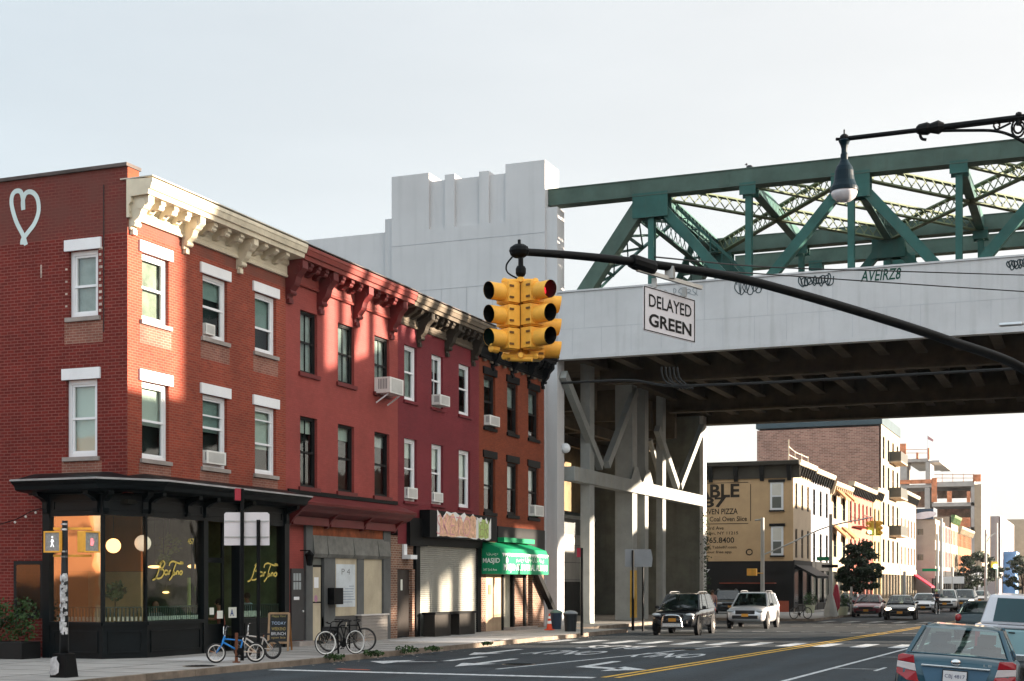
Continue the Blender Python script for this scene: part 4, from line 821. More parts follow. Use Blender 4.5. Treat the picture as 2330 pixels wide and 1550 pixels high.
# bent under the deck at the kerb
def plX(px, py, X=-23.6): return Vector((X, Yx(px, X), zX(px, py, X)))
bn = MB()
bn.box(-24.05, -23.55, 69.2, 69.95, .15, 13.2).build('column', PIERM, vi, bevel=.02)
MB().box(-24.6, -23.6, 76.6, 77.5, .15, 13.2).build('column', PIERM, vi, bevel=.02); MB().box(-24.1, -23.6, 79.0, 79.7, .15, 13.2).build('column', PIERM, vi, bevel=.02); MB().box(-24.0, -23.6, 82.6, 83.3, .15, 13.2).build('column', PIERM, vi, bevel=.02)
bw_ = MB().box(-24.0, -23.45, 66.6, 91.6, 7.15, 7.85); bw_.build('cross_beam', PIERM, vi, bevel=.02)
for a, b in (((1282, 852), (1366, 1062)), ((1445, 890), (1380, 1058)), ((1495, 975), (1540, 1108)), ((1598, 972), (1546, 1108))):
    MB().bar(plX(*a), plX(*b), .45, .32, up=(1, 0, 0)).build('knee_brace', PIERM, vi)
for a, b in (((1478, 1000), (1508, 1110)), ((1578, 985), (1535, 1085))): MB().bar(plX(*a, X=-25.2), plX(*b, X=-25.2), .25, .25, up=(1, 0, 0)).build('knee_brace', PIERM, vi)
hz = MB()
for y in (77.05, 79.35):
    hz.add([(-23.5, y - 1.0, 7.85), (-23.5, y - .3, 8.6), (-23.5, y + .3, 8.6), (-23.5, y + 1.0, 7.85), (-23.5, y + .3, 7.85), (-23.5, y - .3, 7.85)], [(0, 5, 1), (5, 4, 2, 1), (4, 3, 2)])
hz.build('haunch_plate', PIERM, vi)
# opposite bent (outside the frame, it shades the houses)
ob = MB()
for y in (69.5, 75, 77, 79.2, 82.8): ob.box(26.0, 26.5, y, y + .7, .15, 13.2)
ob.box(26, 26.5, 66.6, 91.6, 7.15, 7.85)
for a, b in ((67, 71.5), (76, 71.8), (80, 86), (91, 86.4)): ob.bar((26.2, a, 13), (26.2, b, 7.8), .4, .3, up=(1, 0, 0))
ob.pieces('column', PIERM, vi)
# ivy on far column
def leaves(mb, c, rad, n, size, q, flat=(1, 1, 1)):
    for _ in range(n):
        d = Vector((q.gauss(0, 1), q.gauss(0, 1), q.gauss(0, 1))).normalized() * (q.random() ** .45)
        p = Vector(c) + Vector((d.x * rad * flat[0], d.y * rad * flat[1], d.z * rad * flat[2]))
        a = Vector((q.gauss(0, 1), q.gauss(0, 1), q.gauss(0, 1))).normalized(); b = a.orthogonal().normalized(); s = size * q.uniform(.6, 1.3)
        mb.quad(p - a * s - b * s * .2, p - b * s * .6, p + a * s, p + b * s * .6)
LEAF = mat('dark_leaf', (.014, .028, .01), .6, var=.45, scale=6); LEAF2 = mat('hedge_leaf', (.024, .055, .012), .55, var=.5, scale=7)
iv = MB(); q = random.Random(9)
for k in range(26): leaves(iv, (-23.5 + q.uniform(-.1, .3), 91.9 + q.uniform(-.2, .2), 1.0 + k * .23), .3, 22, .07, q)
tag(iv.build('climbing_ivy', LEAF2, fix=False), 'green ivy climbing the sunlit edge of the far pier', 'ivy')
# cables under and in front of the viaduct
CAB = mat('cable_black', (.012, .012, .012), .6)
def cable(pts, r, label, name='overhead_cable'): return tag(MB().tube(smoothpts(pts, 6), r, 6).build(name, CAB), label, 'cable', 'overhead cables')
cable([P(1278, 872, 68), P(1350, 868, 67.5), P(1440, 866, 67), P(1520, 878, 66), P(1620, 876, 64.5), P(1800, 868, 62.5), P(2330, 838, 59)], .06, 'thick black cable strung below the deck of the viaduct')
bc = MB(); q = random.Random(4)
for k in range(5): bc.tube(smoothpts([P(1505 + k * 9, 835, 66), P(1512 + k * 9, 868 + q.uniform(-6, 10), 66), P(1545 + k * 8, 885, 65.8)], 5), .05, 6)
tag(bc.build('cable_bundle', CAB), 'tangle of black cables hanging below the deck', 'cable')

# building behind the columns
sb = empty('station_building', (-31, 75, 0), 'pale grey panelled station building under the viaduct', 'building')
MB().box(-44, -31, 72, 98, 0, 6.3).build('wall', mat('pale_panel', (.42, .42, .4), .7, var=.1, streak=.2), sb)
pj = MB(); [pj.box(-31, -30.99, 72, 98, z, z + .04) for z in (2.4, 3.5, 4.6)]; pj.box(-31, -30.97, 72, 98, 5.3, 6.3); pj.build('panel_joint', mat('panel_gap_grey', (.16, .17, .17), .8), sb)  # dark grey joint strips and a wider band under the roof
MB().box(-30.99, -30.9, 82, 97, .1, 2.3).build('gate', mat('dark_gate', (.03, .032, .03), .7, var=.3), sb)
MB().box(-44.2, -30.8, 71.9, 98.1, 6.3, 6.5).build('roof', mat('pale_roof', (.4, .42, .42), .6), sb)
cr = MB()
for k in range(5): cr.box(-34, -24.2, 66.6 + k * 5.2, 67.1 + k * 5.2, 11.2, 12.9)
for k in range(3): cr.box(-33.5 + k * 3.4, -33.2 + k * 3.4, 66.6, 91.6, 10.6, 11.2)
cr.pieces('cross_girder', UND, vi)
MB().box(-60, -24.1, YN + 1.2, YF, 14.2, 15.1).build('deck', UND, vi)
sk = MB().box(-31.5, -31.2, 66.9, 91.6, 6.8, 14.2).build('back_wall', mat('tan_concrete', (.22, .16, .085), .85, var=.3), vi)

# ================= far side of the avenue =================
def farwin(par, f, u0, u1, z0, z1, fr, pane=True):
    w = MB().fb(f, u0, u0 + .07, z0, z1, -.14, -.06).fb(f, u1 - .07, u1, z0, z1, -.14, -.06).fb(f, u0, u1, z1 - .08, z1, -.14, -.06).fb(f, u0, u1, z0, z0 + .08, -.14, -.06).fb(f, u0, u1, (z0 + z1) / 2 - .03, (z0 + z1) / 2 + .03, -.14, -.06).build('window', fr, par)
    MB().fb(f, u0 + .07, u1 - .07, z0 + .08, z1 - .08, -.17, -.15).build('pane', mat('far_pane', (.03, .04, .045), .12, spec=.8, var=0), w); return w
def farhouse(name, label, y0, y1, zt, m, X=-20.2, floors=((4.4, 6.4), (7.6, 9.6)), n=3, cor=None, corb=None, fr=TRIMK, ground=None, depth=13, side=None, cout=.55, ww=.95, zb=3.9):
    f = Fac(X, 0, 0, 1, 1, 0); e = empty(name, (X, y0, 0), label, 'building', 'houses along the far part of the avenue')
    cs = [y0 + (y1 - y0) * (i + .5) / n for i in range(n)]; hs = [(c - ww / 2, c + ww / 2, a, b) for c in cs for a, b in floors]
    wallmesh(f, y0, y1, zb, zt, hs, .2).build('front_wall', m, e, fix=False)
    MB().box(X - depth, X - .21, y0 + .01, y1 - .01, 0, zt - .2).build('body', side or m, e)
    for h in hs: farwin(e, f, *h, fr)
    if ground:
        g = MB().fb(f, y0, y1, 3.2, 3.88, -.2, .08); k = max(2, int((y1 - y0) / 2.4))
        for i in range(k + 1): u = y0 + (y1 - y0 - .25) * i / k; g.fb(f, u, u + .25, .15, 3.2, -.2, .04)
        g.fb(f, y0, y1, .15, .7, -.2, .02); go = g.build('shopfront', ground, e); MB().fb(f, y0 + .1, y1 - .1, .7, 3.2, -.16, -.12).build('shop_glass', mat('far_shop_glass', (.03, .035, .035), .1, spec=.8, var=.3), go)
    if cor:
        c = MB().fprism(f, [(0, zt - 1.0), (.1, zt - 1.0), (.1, zt - .4), (cout - .1, zt - .36), (cout, zt - .15), (cout, zt), (0, zt + .05)], y0, y1).build('cornice', cor, e)
        b = MB(); k = int((y1 - y0) / .95)
        for i in range(k + 1): u = y0 + .1 + (y1 - y0 - .4) * i / k; b.fprism(f, [(.1, zt - .38), (cout * .8, zt - .38), (cout * .7, zt - .6), (.25, zt - 1.0), (.1, zt - 1.15)], u, u + .22)
        b.pieces('bracket', corb or cor, c)
    return e, f
XP = -20.2; YP = 104.7
TAN = mat('tan_stucco', (.50, .34, .19), .8, var=.07, streak=.08); LTAN = mat('light_tan', (.38, .30, .215), .75, var=.06); LGRY = mat('pale_grey_facade', (.36, .36, .38), .7, var=.05)
PNK = mat('pink_facade', (.38, .125, .09), .75, var=.08); CRM = mat('cream_facade', (.38, .30, .21), .75, var=.08); BEI = mat('beige_facade', (.37, .29, .21), .75, var=.08); YLW = mat('yellow_facade', (.35, .26, .12), .7, var=.08)
pz, pf = farhouse('pizza_building', 'tan corner building with painted pizza lettering and dark bracketed cornice', YP, Yx(1845, XP), zX(1808, 1047, XP), LTAN, n=3, cor=mat('cream_trim', (.42, .35, .25), .6), corb=BLACK, fr=TRIMK, side=TAN, depth=14, ww=.75, floors=((zX(1820, 1270, XP), zX(1820, 1205, XP)), (zX(1820, 1160, XP), zX(1820, 1102, XP))), ground=BLACK)
PS = Fac(0, YP, 1, 0, 0, -1); z_ = lambda px, py: zY(px, py, YP); x_ = lambda px: Xy(px, YP)
MB().fb(PS, XP - 14, XP, z_(1700, 1277), zX(1808, 1047, XP) - .9, -.0, .05).build('painted_wall', TAN, pz); MB().fb(PS, XP - 14, XP + .05, .15, z_(1700, 1277) - .002, 0, .06).build('dark_base', TRIMK, pz)
pcn = MB().fprism(PS, [(.05, z_(1700, 1090)), (.14, z_(1700, 1090)), (.14, z_(1700, 1062)), (.5, z_(1700, 1060)), (.55, z_(1700, 1052)), (.05, z_(1700, 1050))], XP - 14, XP + .5).build('side_cornice', mat('dark_cornice', (.05, .045, .035), .7, var=.2), pz)
for px in (1614, 1671, 1730, 1792): MB().fprism(PS, [(.14, z_(1700, 1062)), (.48, z_(1700, 1062)), (.35, z_(1700, 1080)), (.14, z_(1700, 1096))], x_(px), x_(px) + .3).build('bracket', TRIMK, pcn)
INK = mat('sign_black', (.03, .022, .015), .75)
def wl(body, x0, x1, y0, y1, bold=0.0, **k): textmesh('wall_lettering', body, INK, pz, PS.p(x_(x0), z_((x0 + x1) / 2, y1), .062), (1, 0, 0), (0, 0, 1), x_(x1) - x_(x0), z_((x0 + x1) / 2, y0) - z_((x0 + x1) / 2, y1), bold=bold, **k)
wl('TABLE', 1558, 1683, 1102, 1133, .03); wl('87', 1600, 1653, 1132, 1155, .03); wl('COAL OVEN PIZZA', 1560, 1679, 1158, 1171, .015); wl('Home of the Coal Oven Slice', 1545, 1700, 1176, 1187, .01)
wl('473 3rd Ave', 1590, 1647, 1198, 1206, .01); wl('Brooklyn, NY 11215', 1585, 1680, 1210, 1219, .01); wl('718.965.8400', 1575, 1671, 1223, 1236, .015); wl('find us @ Table87.com', 1575, 1676, 1242, 1250, .01); wl('for our free app', 1595, 1665, 1253, 1261, .01)
bd = MB()
for a, b, c, d in ((1540, 1703, 1097, 1098.4), (1540, 1703, 1190.5, 1192), (1707.5, 1709, 1102, 1186)): bd.fb(PS, x_(a), x_(b), z_(1700, d), z_(1700, c), .05, .06)
bd.build('sign_border', INK, pz)
ba = MB()
for t in range(14):
    a = math.radians(20 + t * 25); ba.fb(PS, x_(1704) + .22 * math.cos(a), x_(1704) + .22 * math.cos(a) + .09, z_(1704, 1258) + .2 * math.sin(a), z_(1704, 1258) + .2 * math.sin(a) + .09, .05, .06)
ba.build('painted_emblem', INK, pz)
for a, b, c, d in ((1753, 1783, 1098, 1161), (1755, 1783, 1198, 1264)):
    w = MB().fb(PS, x_(a), x_(b), z_(a, d), z_(a, c), .05, .12).build('window', WHITE, pz); MB().fb(PS, x_(a) + .15, x_(b) - .15, z_(a, d) + .15, (z_(a, d) + z_(a, c)) / 2 - .05, .121, .126).build('pane', mat('far_pane_blind', (.12, .13, .12), .3), w); MB().fb(PS, x_(a) + .15, x_(b) - .15, (z_(a, d) + z_(a, c)) / 2 + .05, z_(a, c) - .12, .121, .126).build('blind', BL1, w)
    MB().fb(PS, x_(a) - .12, x_(b) + .12, z_(a, c) + .003, z_(a, c) + .2, .05, .18).build('lintel', TRIMK, w); MB().fb(PS, x_(a) - .08, x_(b) + .08, z_(a, d) - .12, z_(a, d) - .003, .05, .18).build('sill', TRIMK, w)
def awn(par, f, u0, u1, z0, z1, out, m, name='awning'): return MB().fprism(f, [(.02, z1), (out, z0), (out, z0 - .18), (out - .04, z0 - .18), (.02, z1 - .14)], u0, u1).build(name, m, par)
awn(pz, pf, YP + .3, Yx(1840, XP), 2.75, 3.6, 1.6, TRIMK)
MB().fb(PS, XP - 5.2, XP - 1.2, 2.2, 2.25, .06, .9).fb(PS, XP - 2.2, XP - .3, .15, .95, .07, .2).build('red_base', mat('brick_red_base', (.4, .09, .05), .8, var=.2), pz)
textmesh('wall_lettering', 'Table 87', WHITE, pz, PS.p(XP - 8.5, 3.0, .065), (1, 0, 0), (0, 0, 1), 2.4, .25)
wh, wf = farhouse('row_house', 'pale grey painted house next to the tan corner building', Yx(1845, XP) + .01, Yx(1888, XP), zX(1850, 1068, XP), LGRY, floors=((zX(1850, 1278, XP), zX(1850, 1212, XP)), (zX(1850, 1172, XP), zX(1850, 1112, XP))), cor=MATS['cream_trim'], corb=BLACK, ground=BLACK, ww=1.1)
tn, tf_ = farhouse('row_house', 'cream house with brown window awnings beyond the pale grey house', Yx(1889, XP), Yx(1930, XP), 10.6, CRM, n=2, ground=CRM, cor=CRM, ww=1.6)
BRN = mat('brown_canvas', (.3, .16, .07), .7)
for c in (0, 1):
    u = Yx(1889, XP) + (Yx(1930, XP) - Yx(1889, XP)) * (c + .5) / 2
    for z in (9.3, 6.1): awn(tn, tf_, u - 1.3, u + 1.3, z, z + 1.0, 1.1, BRN)
pk_, pkf = farhouse('row_house', 'salmon pink house with fire escape and dark cornice brackets behind the street tree', Yx(1931, XP), Yx(1985, XP), 11.2, PNK, n=6, ground=PNK, cor=MATS['cream_trim'], corb=BLACK, ww=1.0)
fe = MB()
for z in (4.1, 7.3): fe.fb(pkf, Yx(1931, XP) + 2, Yx(1931, XP) + 8, z, z + .06, 0, 1.1)
for z in (4.1, 7.3):
    for k in range(13): u = Yx(1931, XP) + 2 + k * .5; fe.fb(pkf, u, u + .03, z + .06, z + 1, 1.05, 1.08)
    fe.fb(pkf, Yx(1931, XP) + 2, Yx(1931, XP) + 8, z + 1, z + 1.05, 1.04, 1.09)
fe.build('fire_escape', mat('rusty_red_iron', (.3, .07, .05), .6), pk_)
farhouse('row_house', 'pale yellow house with dark cornice brackets in front of the tall brown brick building', Yx(1986, XP), Yx(2004, XP), 11.6, YLW, n=2, ground=YLW, cor=MATS['cream_trim'], corb=BLACK, ww=1.2)
bb, bf = farhouse('apartment_building', 'tall brown brick apartment block with cream front and balconies', Yx(2005, XP), Yx(2047, XP), 18.4, CRM, n=4, floors=((4.4, 6.8), (8.2, 10.6), (12, 14.4), (15, 17.3)), depth=12.7, side=brick('far_brown_brick', (.36, .2, .155), (.21, .11, .085), (.4, .32, .26), bw=.5, bh=.16, ms=.02, patches=.3), ground=CRM, ww=1.5)
MB().box(XP - 12.8, XP + .1, Yx(2005, XP) - .05, Yx(2047, XP), 18.4, 19.4).build('roof_edge', mat('slate_blue_edge', (.045, .075, .09), .6), bb)
for z in (7.2, 11.2, 15.0):
    bl2 = MB().fb(bf, Yx(2024, XP), Yx(2040, XP), z, z + .15, 0, 1.2); bo = bl2.build('balcony', CRM, bb); MB().fb(bf, Yx(2024, XP), Yx(2040, XP), z + .15, z + 1.15, 1.14, 1.18).fb(bf, Yx(2024, XP), Yx(2024, XP) + .05, z + .15, z + 1.15, 0, 1.14).build('railing', mat('dark_rail', (.06, .06, .05), .5), bo)
farhouse('row_house', 'beige house with tall narrow windows beside the building with the blue billboard', Yx(2048, XP), Yx(2084, XP), 12.7, BEI, n=5, ground=MATS['cream_trim'], cor=MATS['cream_trim'], corb=BLACK, ww=1.0)
X2 = -18.3; Y2_ = 183.0
gy, gf = farhouse('row_house', 'grey sided house with a blue billboard on its side wall', Y2_, Yx(2150, X2), zY(2100, 1180, Y2_), CRM, X=X2, n=3, side=mat('grey_side', (.3, .285, .27), .8, var=.08), ground=TRIMK, ww=1.2)
GSf = Fac(0, Y2_, 1, 0, 0, -1); x2 = lambda px: Xy(px, Y2_)
MB().fb(GSf, x2(2084), x2(2128), 2.9, zY(2100, 1180, Y2_) - .02, 0, .06).build('side_wall', MATS['grey_side'], gy)
MB().fb(GSf, x2(2084) - .1, x2(2128) - .2, zY(2100, 1182, Y2_), zY(2100, 1158, Y2_), .06, .3).build('billboard', mat('navy_board', (.03, .06, .11), .5), gy)
bbd = MB(); pts = [GSf.p(x2(2103) + 1.35 * math.cos(t) * (1.1), zY(2100, 1173, Y2_) + .42 * math.sin(t) + .06 * math.cos(t) * 3, .305) for t in [k * .35 for k in range(18)]]; bbd.add(pts, [tuple(range(18))]); bbd.build('billboard_shape', mat('pale_lilac', (.55, .58, .7), .6), gy)
for py in (1210, 1268): MB().fb(GSf, x2(2088), x2(2101), zY(2090, py + 7, Y2_), zY(2090, py - 6, Y2_), .06, .08).build('window', mat('far_pane', (.03, .04, .045), .12), gy)
REDC = mat('crimson_canvas', (.4, .03, .06), .6); ra = tag(MB().prism([(x2(2083), Y2_ - .5, 3.6), (x2(2128), Y2_ - .5, 1.9), (x2(2128), Y2_ - .5, 1.75), (x2(2083), Y2_ - .5, 3.35)], (0, -4, 0)).build('shop_awning', REDC), 'sloping crimson awning beside the grey sided house', 'awning')
farhouse('row_house', 'dusky pink house past the grey sided house', Yx(2151, X2), Yx(2163, X2), 9.8, mat('dusk_pink', (.38, .2, .19), .8), X=X2, n=3, ground=TRIMK, ww=1.2)
farhouse('row_house', 'pale green cornice house far along the avenue', Yx(2164, X2), Yx(2180, X2), 11.6, LTAN, X=X2, n=5, ground=BLACK, cor=mat('green_cornice', (.12, .2, .08), .6), ww=1.2)
farhouse('row_house', 'orange brick house far along the avenue', Yx(2181, X2), Yx(2210, X2), 10.5, mat('far_orange', (.38, .16, .075), .8, var=.1), X=X2, n=10, ground=TRIMK, cor=MATS['cream_trim'], ww=1.4)
# building under construction
XC = -17.4; Yc = 262.0; cx = lambda px: Xy(px, Yc); cz = lambda px, py: zY(px, py, Yc)
cbn = empty('construction_building', (cx(2130), Yc, 0), 'unfinished concrete building with orange netting and open floors', 'building'); CON = mat('raw_concrete', (.38, .36, .33), .85, var=.12)
fr_ = MB()
def cbx(mb, a, b, c, d, y0=0, y1=22): mb.box(cx(a), cx(b), Yc + y0, Yc + y1, cz((a + b) / 2, d), cz((a + b) / 2, c))
for a, b, c, d in ((2048, 2122, 1103, 1110), (2120, 2217, 1096, 1107), (2120, 2217, 1144, 1152), (2060, 2113, 1044, 1051), (2113, 2138, 1048, 1052), (2120, 2217, 1200, 1208)): cbx(fr_, a, b, c, d)
for a, b, c, d in ((2048, 2063, 1051, 1103), (2106, 2117, 1051, 1103), (2048, 2063, 1110, 1300), (2104, 2116, 1110, 1300), (2209, 2217, 1107, 1300)): cbx(fr_, a, b, c, d, 0, 6)
fr_.build('concrete_frame', CON, cbn)
fw_ = MB(); cbx(fw_, 2217.2, 2233, 1102, 1300, 0, 22); fw_.build('end_wall', CRM, cbn)
nt2 = MB()
for a, b, c, d in ((2063, 2104, 1112, 1150), (2122, 2208, 1110, 1128), (2122, 2208, 1153, 1198)): cbx(nt2, a, b, c, d, 8, 8.3)
nt2.build('netting', mat('peach_netting', (.6, .38, .27), .8, var=.4, scale=2), cbn)
on = MB()
for a, b, c, d in ((2120, 2132, 1088, 1143), (2155, 2166, 1118, 1143), (2200, 2208, 1118, 1143), (2085, 2090, 1030, 1044), (2048, 2062, 1010, 1050), (2111, 2115, 1020, 1046), (2214, 2232, 1080, 1096), (2160, 2208, 1178, 1200), (2048, 2122, 1092, 1101)): cbx(on, a, b, c, d, -.3, .1)
on.pieces('safety_barrier', mat('orange_barrier', (.6, .22, .1), .7, var=.3, scale=3), cbn)
rl2 = MB()
for py in (1023, 1031): rl2.bar((cx(2062), Yc, cz(2062, py)), (cx(2113), Yc, cz(2113, py)), .08, .08)
for py in (1080, 1088): rl2.bar((cx(2120), Yc, cz(2120, py)), (cx(2216), Yc, cz(2216, py)), .08, .08)
for px in range(2120, 2217, 24): rl2.bar((cx(px), Yc, cz(px, 1078)), (cx(px), Yc, cz(px, 1097)), .08, .08)
rl2.build('guard_rail', mat('rust_rail', (.45, .2, .12), .6), cbn)
fl = MB().bar((cx(2110), Yc, cz(2110, 1046)), (cx(2110), Yc, cz(2110, 990)), .12, .12); fp_ = tag(fl.build('flag_pole', ALU), 'thin pole with a small flag on the unfinished building', 'flag')
fg = MB(); fg.add([(cx(2111), Yc, cz(2110, 992)), (cx(2117), Yc, cz(2110, 996)), (cx(2124), Yc, cz(2110, 1001)), (cx(2123), Yc, cz(2110, 1006)), (cx(2116), Yc, cz(2110, 1002)), (cx(2111), Yc, cz(2110, 1000))], [(0, 1, 4, 5), (1, 2, 3, 4)]); fg.build('flag', mat('faded_red_flag', (.5, .25, .25), .8), fp_)
farhouse('distant_building', 'mauve grey block past the unfinished building', 290, 340, 15.3, mat('mauve_block', (.33, .29, .29), .8, var=.05), X=-16.8, n=8, floors=((5, 7), (9, 11)), ww=2, depth=3)
farhouse('distant_building', 'tan distant block at the end of the row', 345, 420, 17.0, CRM, X=-14.5, n=8, floors=((5, 7), (9, 11)), ww=2, depth=8)
for i, (a, b, c, d, Yq, m, lb) in enumerate(((2240, 2262, 1208, 1340, 300, 'mauve_block', 'mauve distant building with a water tower look'), (2278, 2312, 1216, 1242, 360, None, 'slate blue distant gable'), (2282, 2310, 1262, 1292, 300, 'blue_tarp', 'bright blue distant shed'), (2262, 2300, 1205, 1345, 420, None, 'grey tan distant building beyond the blue shed'), (2296, 2330, 1195, 1345, 440, 'far_orange', 'pale orange distant building at the picture edge'), (2318, 2420, 1262, 1345, 500, None, 'brown distant block far right'))):
    mm_ = MATS.get(m) or (mat('blue_tarp', (.12, .26, .5), .7) if m == 'blue_tarp' else [None, mat('slate_gable', (.16, .2, .26), .7), None, mat('grey_tan', (.36, .31, .27), .8), None, mat('far_brown', (.3, .2, .14), .8)][i])
    bx = empty('distant_building', (Xy((a + b) / 2, Yq), Yq, 0), lb, 'building', 'distant buildings at the end of the avenue')
    z0 = 0; MB().box(Xy(a, Yq), Xy(b, Yq), Yq, Yq + 12, z0, zY((a + b) / 2, c, Yq)).build('wall', mm_, bx); MB().box(Xy(a, Yq) - .2, Xy(b, Yq) + .2, Yq - .2, Yq + 12, zY((a + b) / 2, c, Yq), zY((a + b) / 2, c, Yq) + .6).build('roof', CRM if i > 2 else mm_, bx)
# rooftop rail on the pizza building and bulkhead
rr_ = MB(); yA, yB = YP + .4, YP + 8
for y in (yA, yA + 2.4, yA + 5, yB): rr_.box(XP - .45, XP - .39, y, y + .06, 10.9, 12.6 if y == yA else 12.0)
rr_.bar((XP - .42, yA, 12.1), (XP - .42, yA + 2.4, 11.9), .05, .05).bar((XP - .42, yA + 2.4, 11.9), (XP - .42, yB, 11.9), .05, .05).bar((XP - .42, yA, 11.5), (XP - .42, yB, 11.4), .05, .05)
rr_.build('roof_railing', mat('cream_rail', (.55, .48, .36), .6), pz)
# buildings outside the picture: east side, sized for their shade, and across the side street
EB = mat('east_brick', (.25, .12, .08), .85, var=.15)
for i, (a, b, c, d, h) in enumerate(((12, 26, 14, 22, 7.2), (12, 26, 22.2, 42, 10.8), (12, 26, 42.2, 54.2, 12.5), (8, 16, 93.6, 118, 10.0), (12, 20, 121, 127.5, 12.6), (10, 20, 130, 300, 5.5))):
    e = empty('row_house', (a, c, 0), 'unseen house on the east side placed and sized for its shade, number ' + 'one two three four five six seven eight'.split()[i], 'building'); MB().box(a, b, c, d, 0, h).build('wall', mat('east_cream', (.6, .5, .34), .8, var=.1) if c == 22.2 else EB, e)  # second house made cream so the corner pane reflects something pale
rb = empty('row_house', (-45, 8, 0), 'orange brick and cream house across the side street, seen only as a reflection', 'building')
OB = mat('sunlit_orange', (.5, .2, .08), .8, var=.1); MB().box(-60, -43, 2, 8, 0, 9).build('wall', OB, rb); MB().box(-43, -36, 1, 7.6, 0, 8.5).build('cream_wall', mat('reflected_cream', (.62, .52, .34), .8), rb); MB().box(-36, -30, 2, 8, 0, 9.5).build('brick_wall', OB, rb); MB().box(-57, -53, 7.9, 8.05, 1, 4).box(-34.5, -32.5, 7.9, 8.05, 0, 3).build('window', TRIMK, rb)

rb2 = empty('row_house', (40, -14, 0), 'cream and orange house behind the photographer, added for the corner pane to reflect', 'building'); MB().box(18, 34, -24, -12, 0, 9.5).build('wall', OB, rb2); MB().box(34.02, 62, -24, -12.2, 0, 10).build('cream_wall', MATS['reflected_cream'], rb2)  # unseen house added as a target for the corner pane's reflection

for i, (px, py, z, r, lb) in enumerate(((455, 1516, .15, .36, 'dark round cover set in the pavement left of the blue bicycle'), (1180, 1512, 0, .4, 'round iron manhole cover in the lane before the stop line'), (1560, 1478, 0, .4, 'round iron manhole cover beside the yellow centre line'))):
    c = G(px, py, z); e = empty('manhole_cover', c, lb, 'manhole cover'); MB().lathe([(r + .05, 0), (r + .05, .006), (r, .006)], c, n=28).build('rim', CURB, e); m = MB().lathe([(r, 0), (r, .009)], c, n=28)
    for k in range(-3, 4): m.box(c.x - (r * r - (k * .1) ** 2) ** .5 * .9, c.x + (r * r - (k * .1) ** 2) ** .5 * .9, c.y + k * .1 - .015, c.y + k * .1 + .015, c.z + .0095, c.z + .014)
    m.build('cover_plate', BLACK, e)
# ================= street furniture =================
SY = mat('signal_yellow', (.86, .44, .065), .5, var=.12, scale=14, streak=.2, var2=(.4, .2, .05)); INB = mat('visor_black', (.006, .006, .006), .7, var=0)
T_ = P(1185, 573, 18.0); PB = Vector((-.3, 28.0, 0)); pdir = Vector((PB.x - T_.x, PB.y - T_.y)).normalized()
def armpt(px, py):   # point of the vertical plane through signal and pole
    a, b = ray(px); D = (T_.x * pdir.y - T_.y * pdir.x) / (a * pdir.y - b * pdir.x); return P(px, py, D)
mast = empty('traffic_signal_mast', (PB.x, PB.y, .15), 'black curved mast arm reaching over the avenue from the right', 'mast')
ap = smoothpts([T_, armpt(1300, 581), armpt(1440, 596), armpt(1650, 627), armpt(1800, 664), armpt(2000, 723), armpt(2150, 772), armpt(2330, 840), Vector((PB.x, PB.y, 5.1))], 6)
MB().tube(ap, [.046 + .04 * i / len(ap) for i in range(len(ap))], 12).build('mast_arm', BLACK, mast, smooth=True)
MB().tube([(PB.x, PB.y, .15), (PB.x, PB.y, 1.2), (PB.x, PB.y, 11.25)], [.2, .14, .085], 14).build('pole', BLACK, mast, smooth=True)
MB().lathe([(.3, 0), (.3, .1), (.22, .5), (.16, 1.0)], (PB.x, PB.y, .15), n=8).build('pole_base', BLACK, mast)
tb = MB().ball(T_ + Vector((-.02, 0, .01)), .115, 12, 1.15, 1.0, .8).tube([T_ + Vector((0, 0, 0)), T_ + Vector((0, 0, -.42))], .034, 8).lathe([(.05, 0), (.065, .03), (.065, .09), (.05, .12)], T_ + Vector((0, 0, -.3)), n=10).bar(T_ + Vector((-.02, 0, .06)), T_ + Vector((-.02, 0, .15)), .03, .03)
tb.build('hanger', BLACK, mast); MB().tube(smoothpts([T_ + Vector((-.1, -.03, -.06)), T_ + Vector((-.17, -.05, -.16)), T_ + Vector((-.15, -.05, -.26)), T_ + Vector((-.02, 0, -.34))], 5), .011, 6).build('feed_cable', BLACK, mast)
cl_ = armpt(1462, 600); ck = MB().lathe([(.09, 0), (.1, .05), (.1, .35), (.09, .4)], cl_ - Vector((pdir.x, pdir.y, -.03)) * .2, Vector((pdir.x, pdir.y, -.1)), 10); ck.build('arm_coupling', BLACK, mast)
sgn = empty('traffic_signal', (T_.x, T_.y, T_.z - 1.3), 'weathered yellow three faced traffic signal hanging from the mast arm, red lit', 'traffic light')
RED = mat('red_lens', (.25, .01, .015), .3, var=0, emis=(.8, .012, .03), estr=.55); GRE = mat('green_lens', (.005, .06, .04), .3, var=0, emis=(.0, .12, .07), estr=.4); OFF = mat('dark_lens', (.01, .009, .008), .3, var=0)
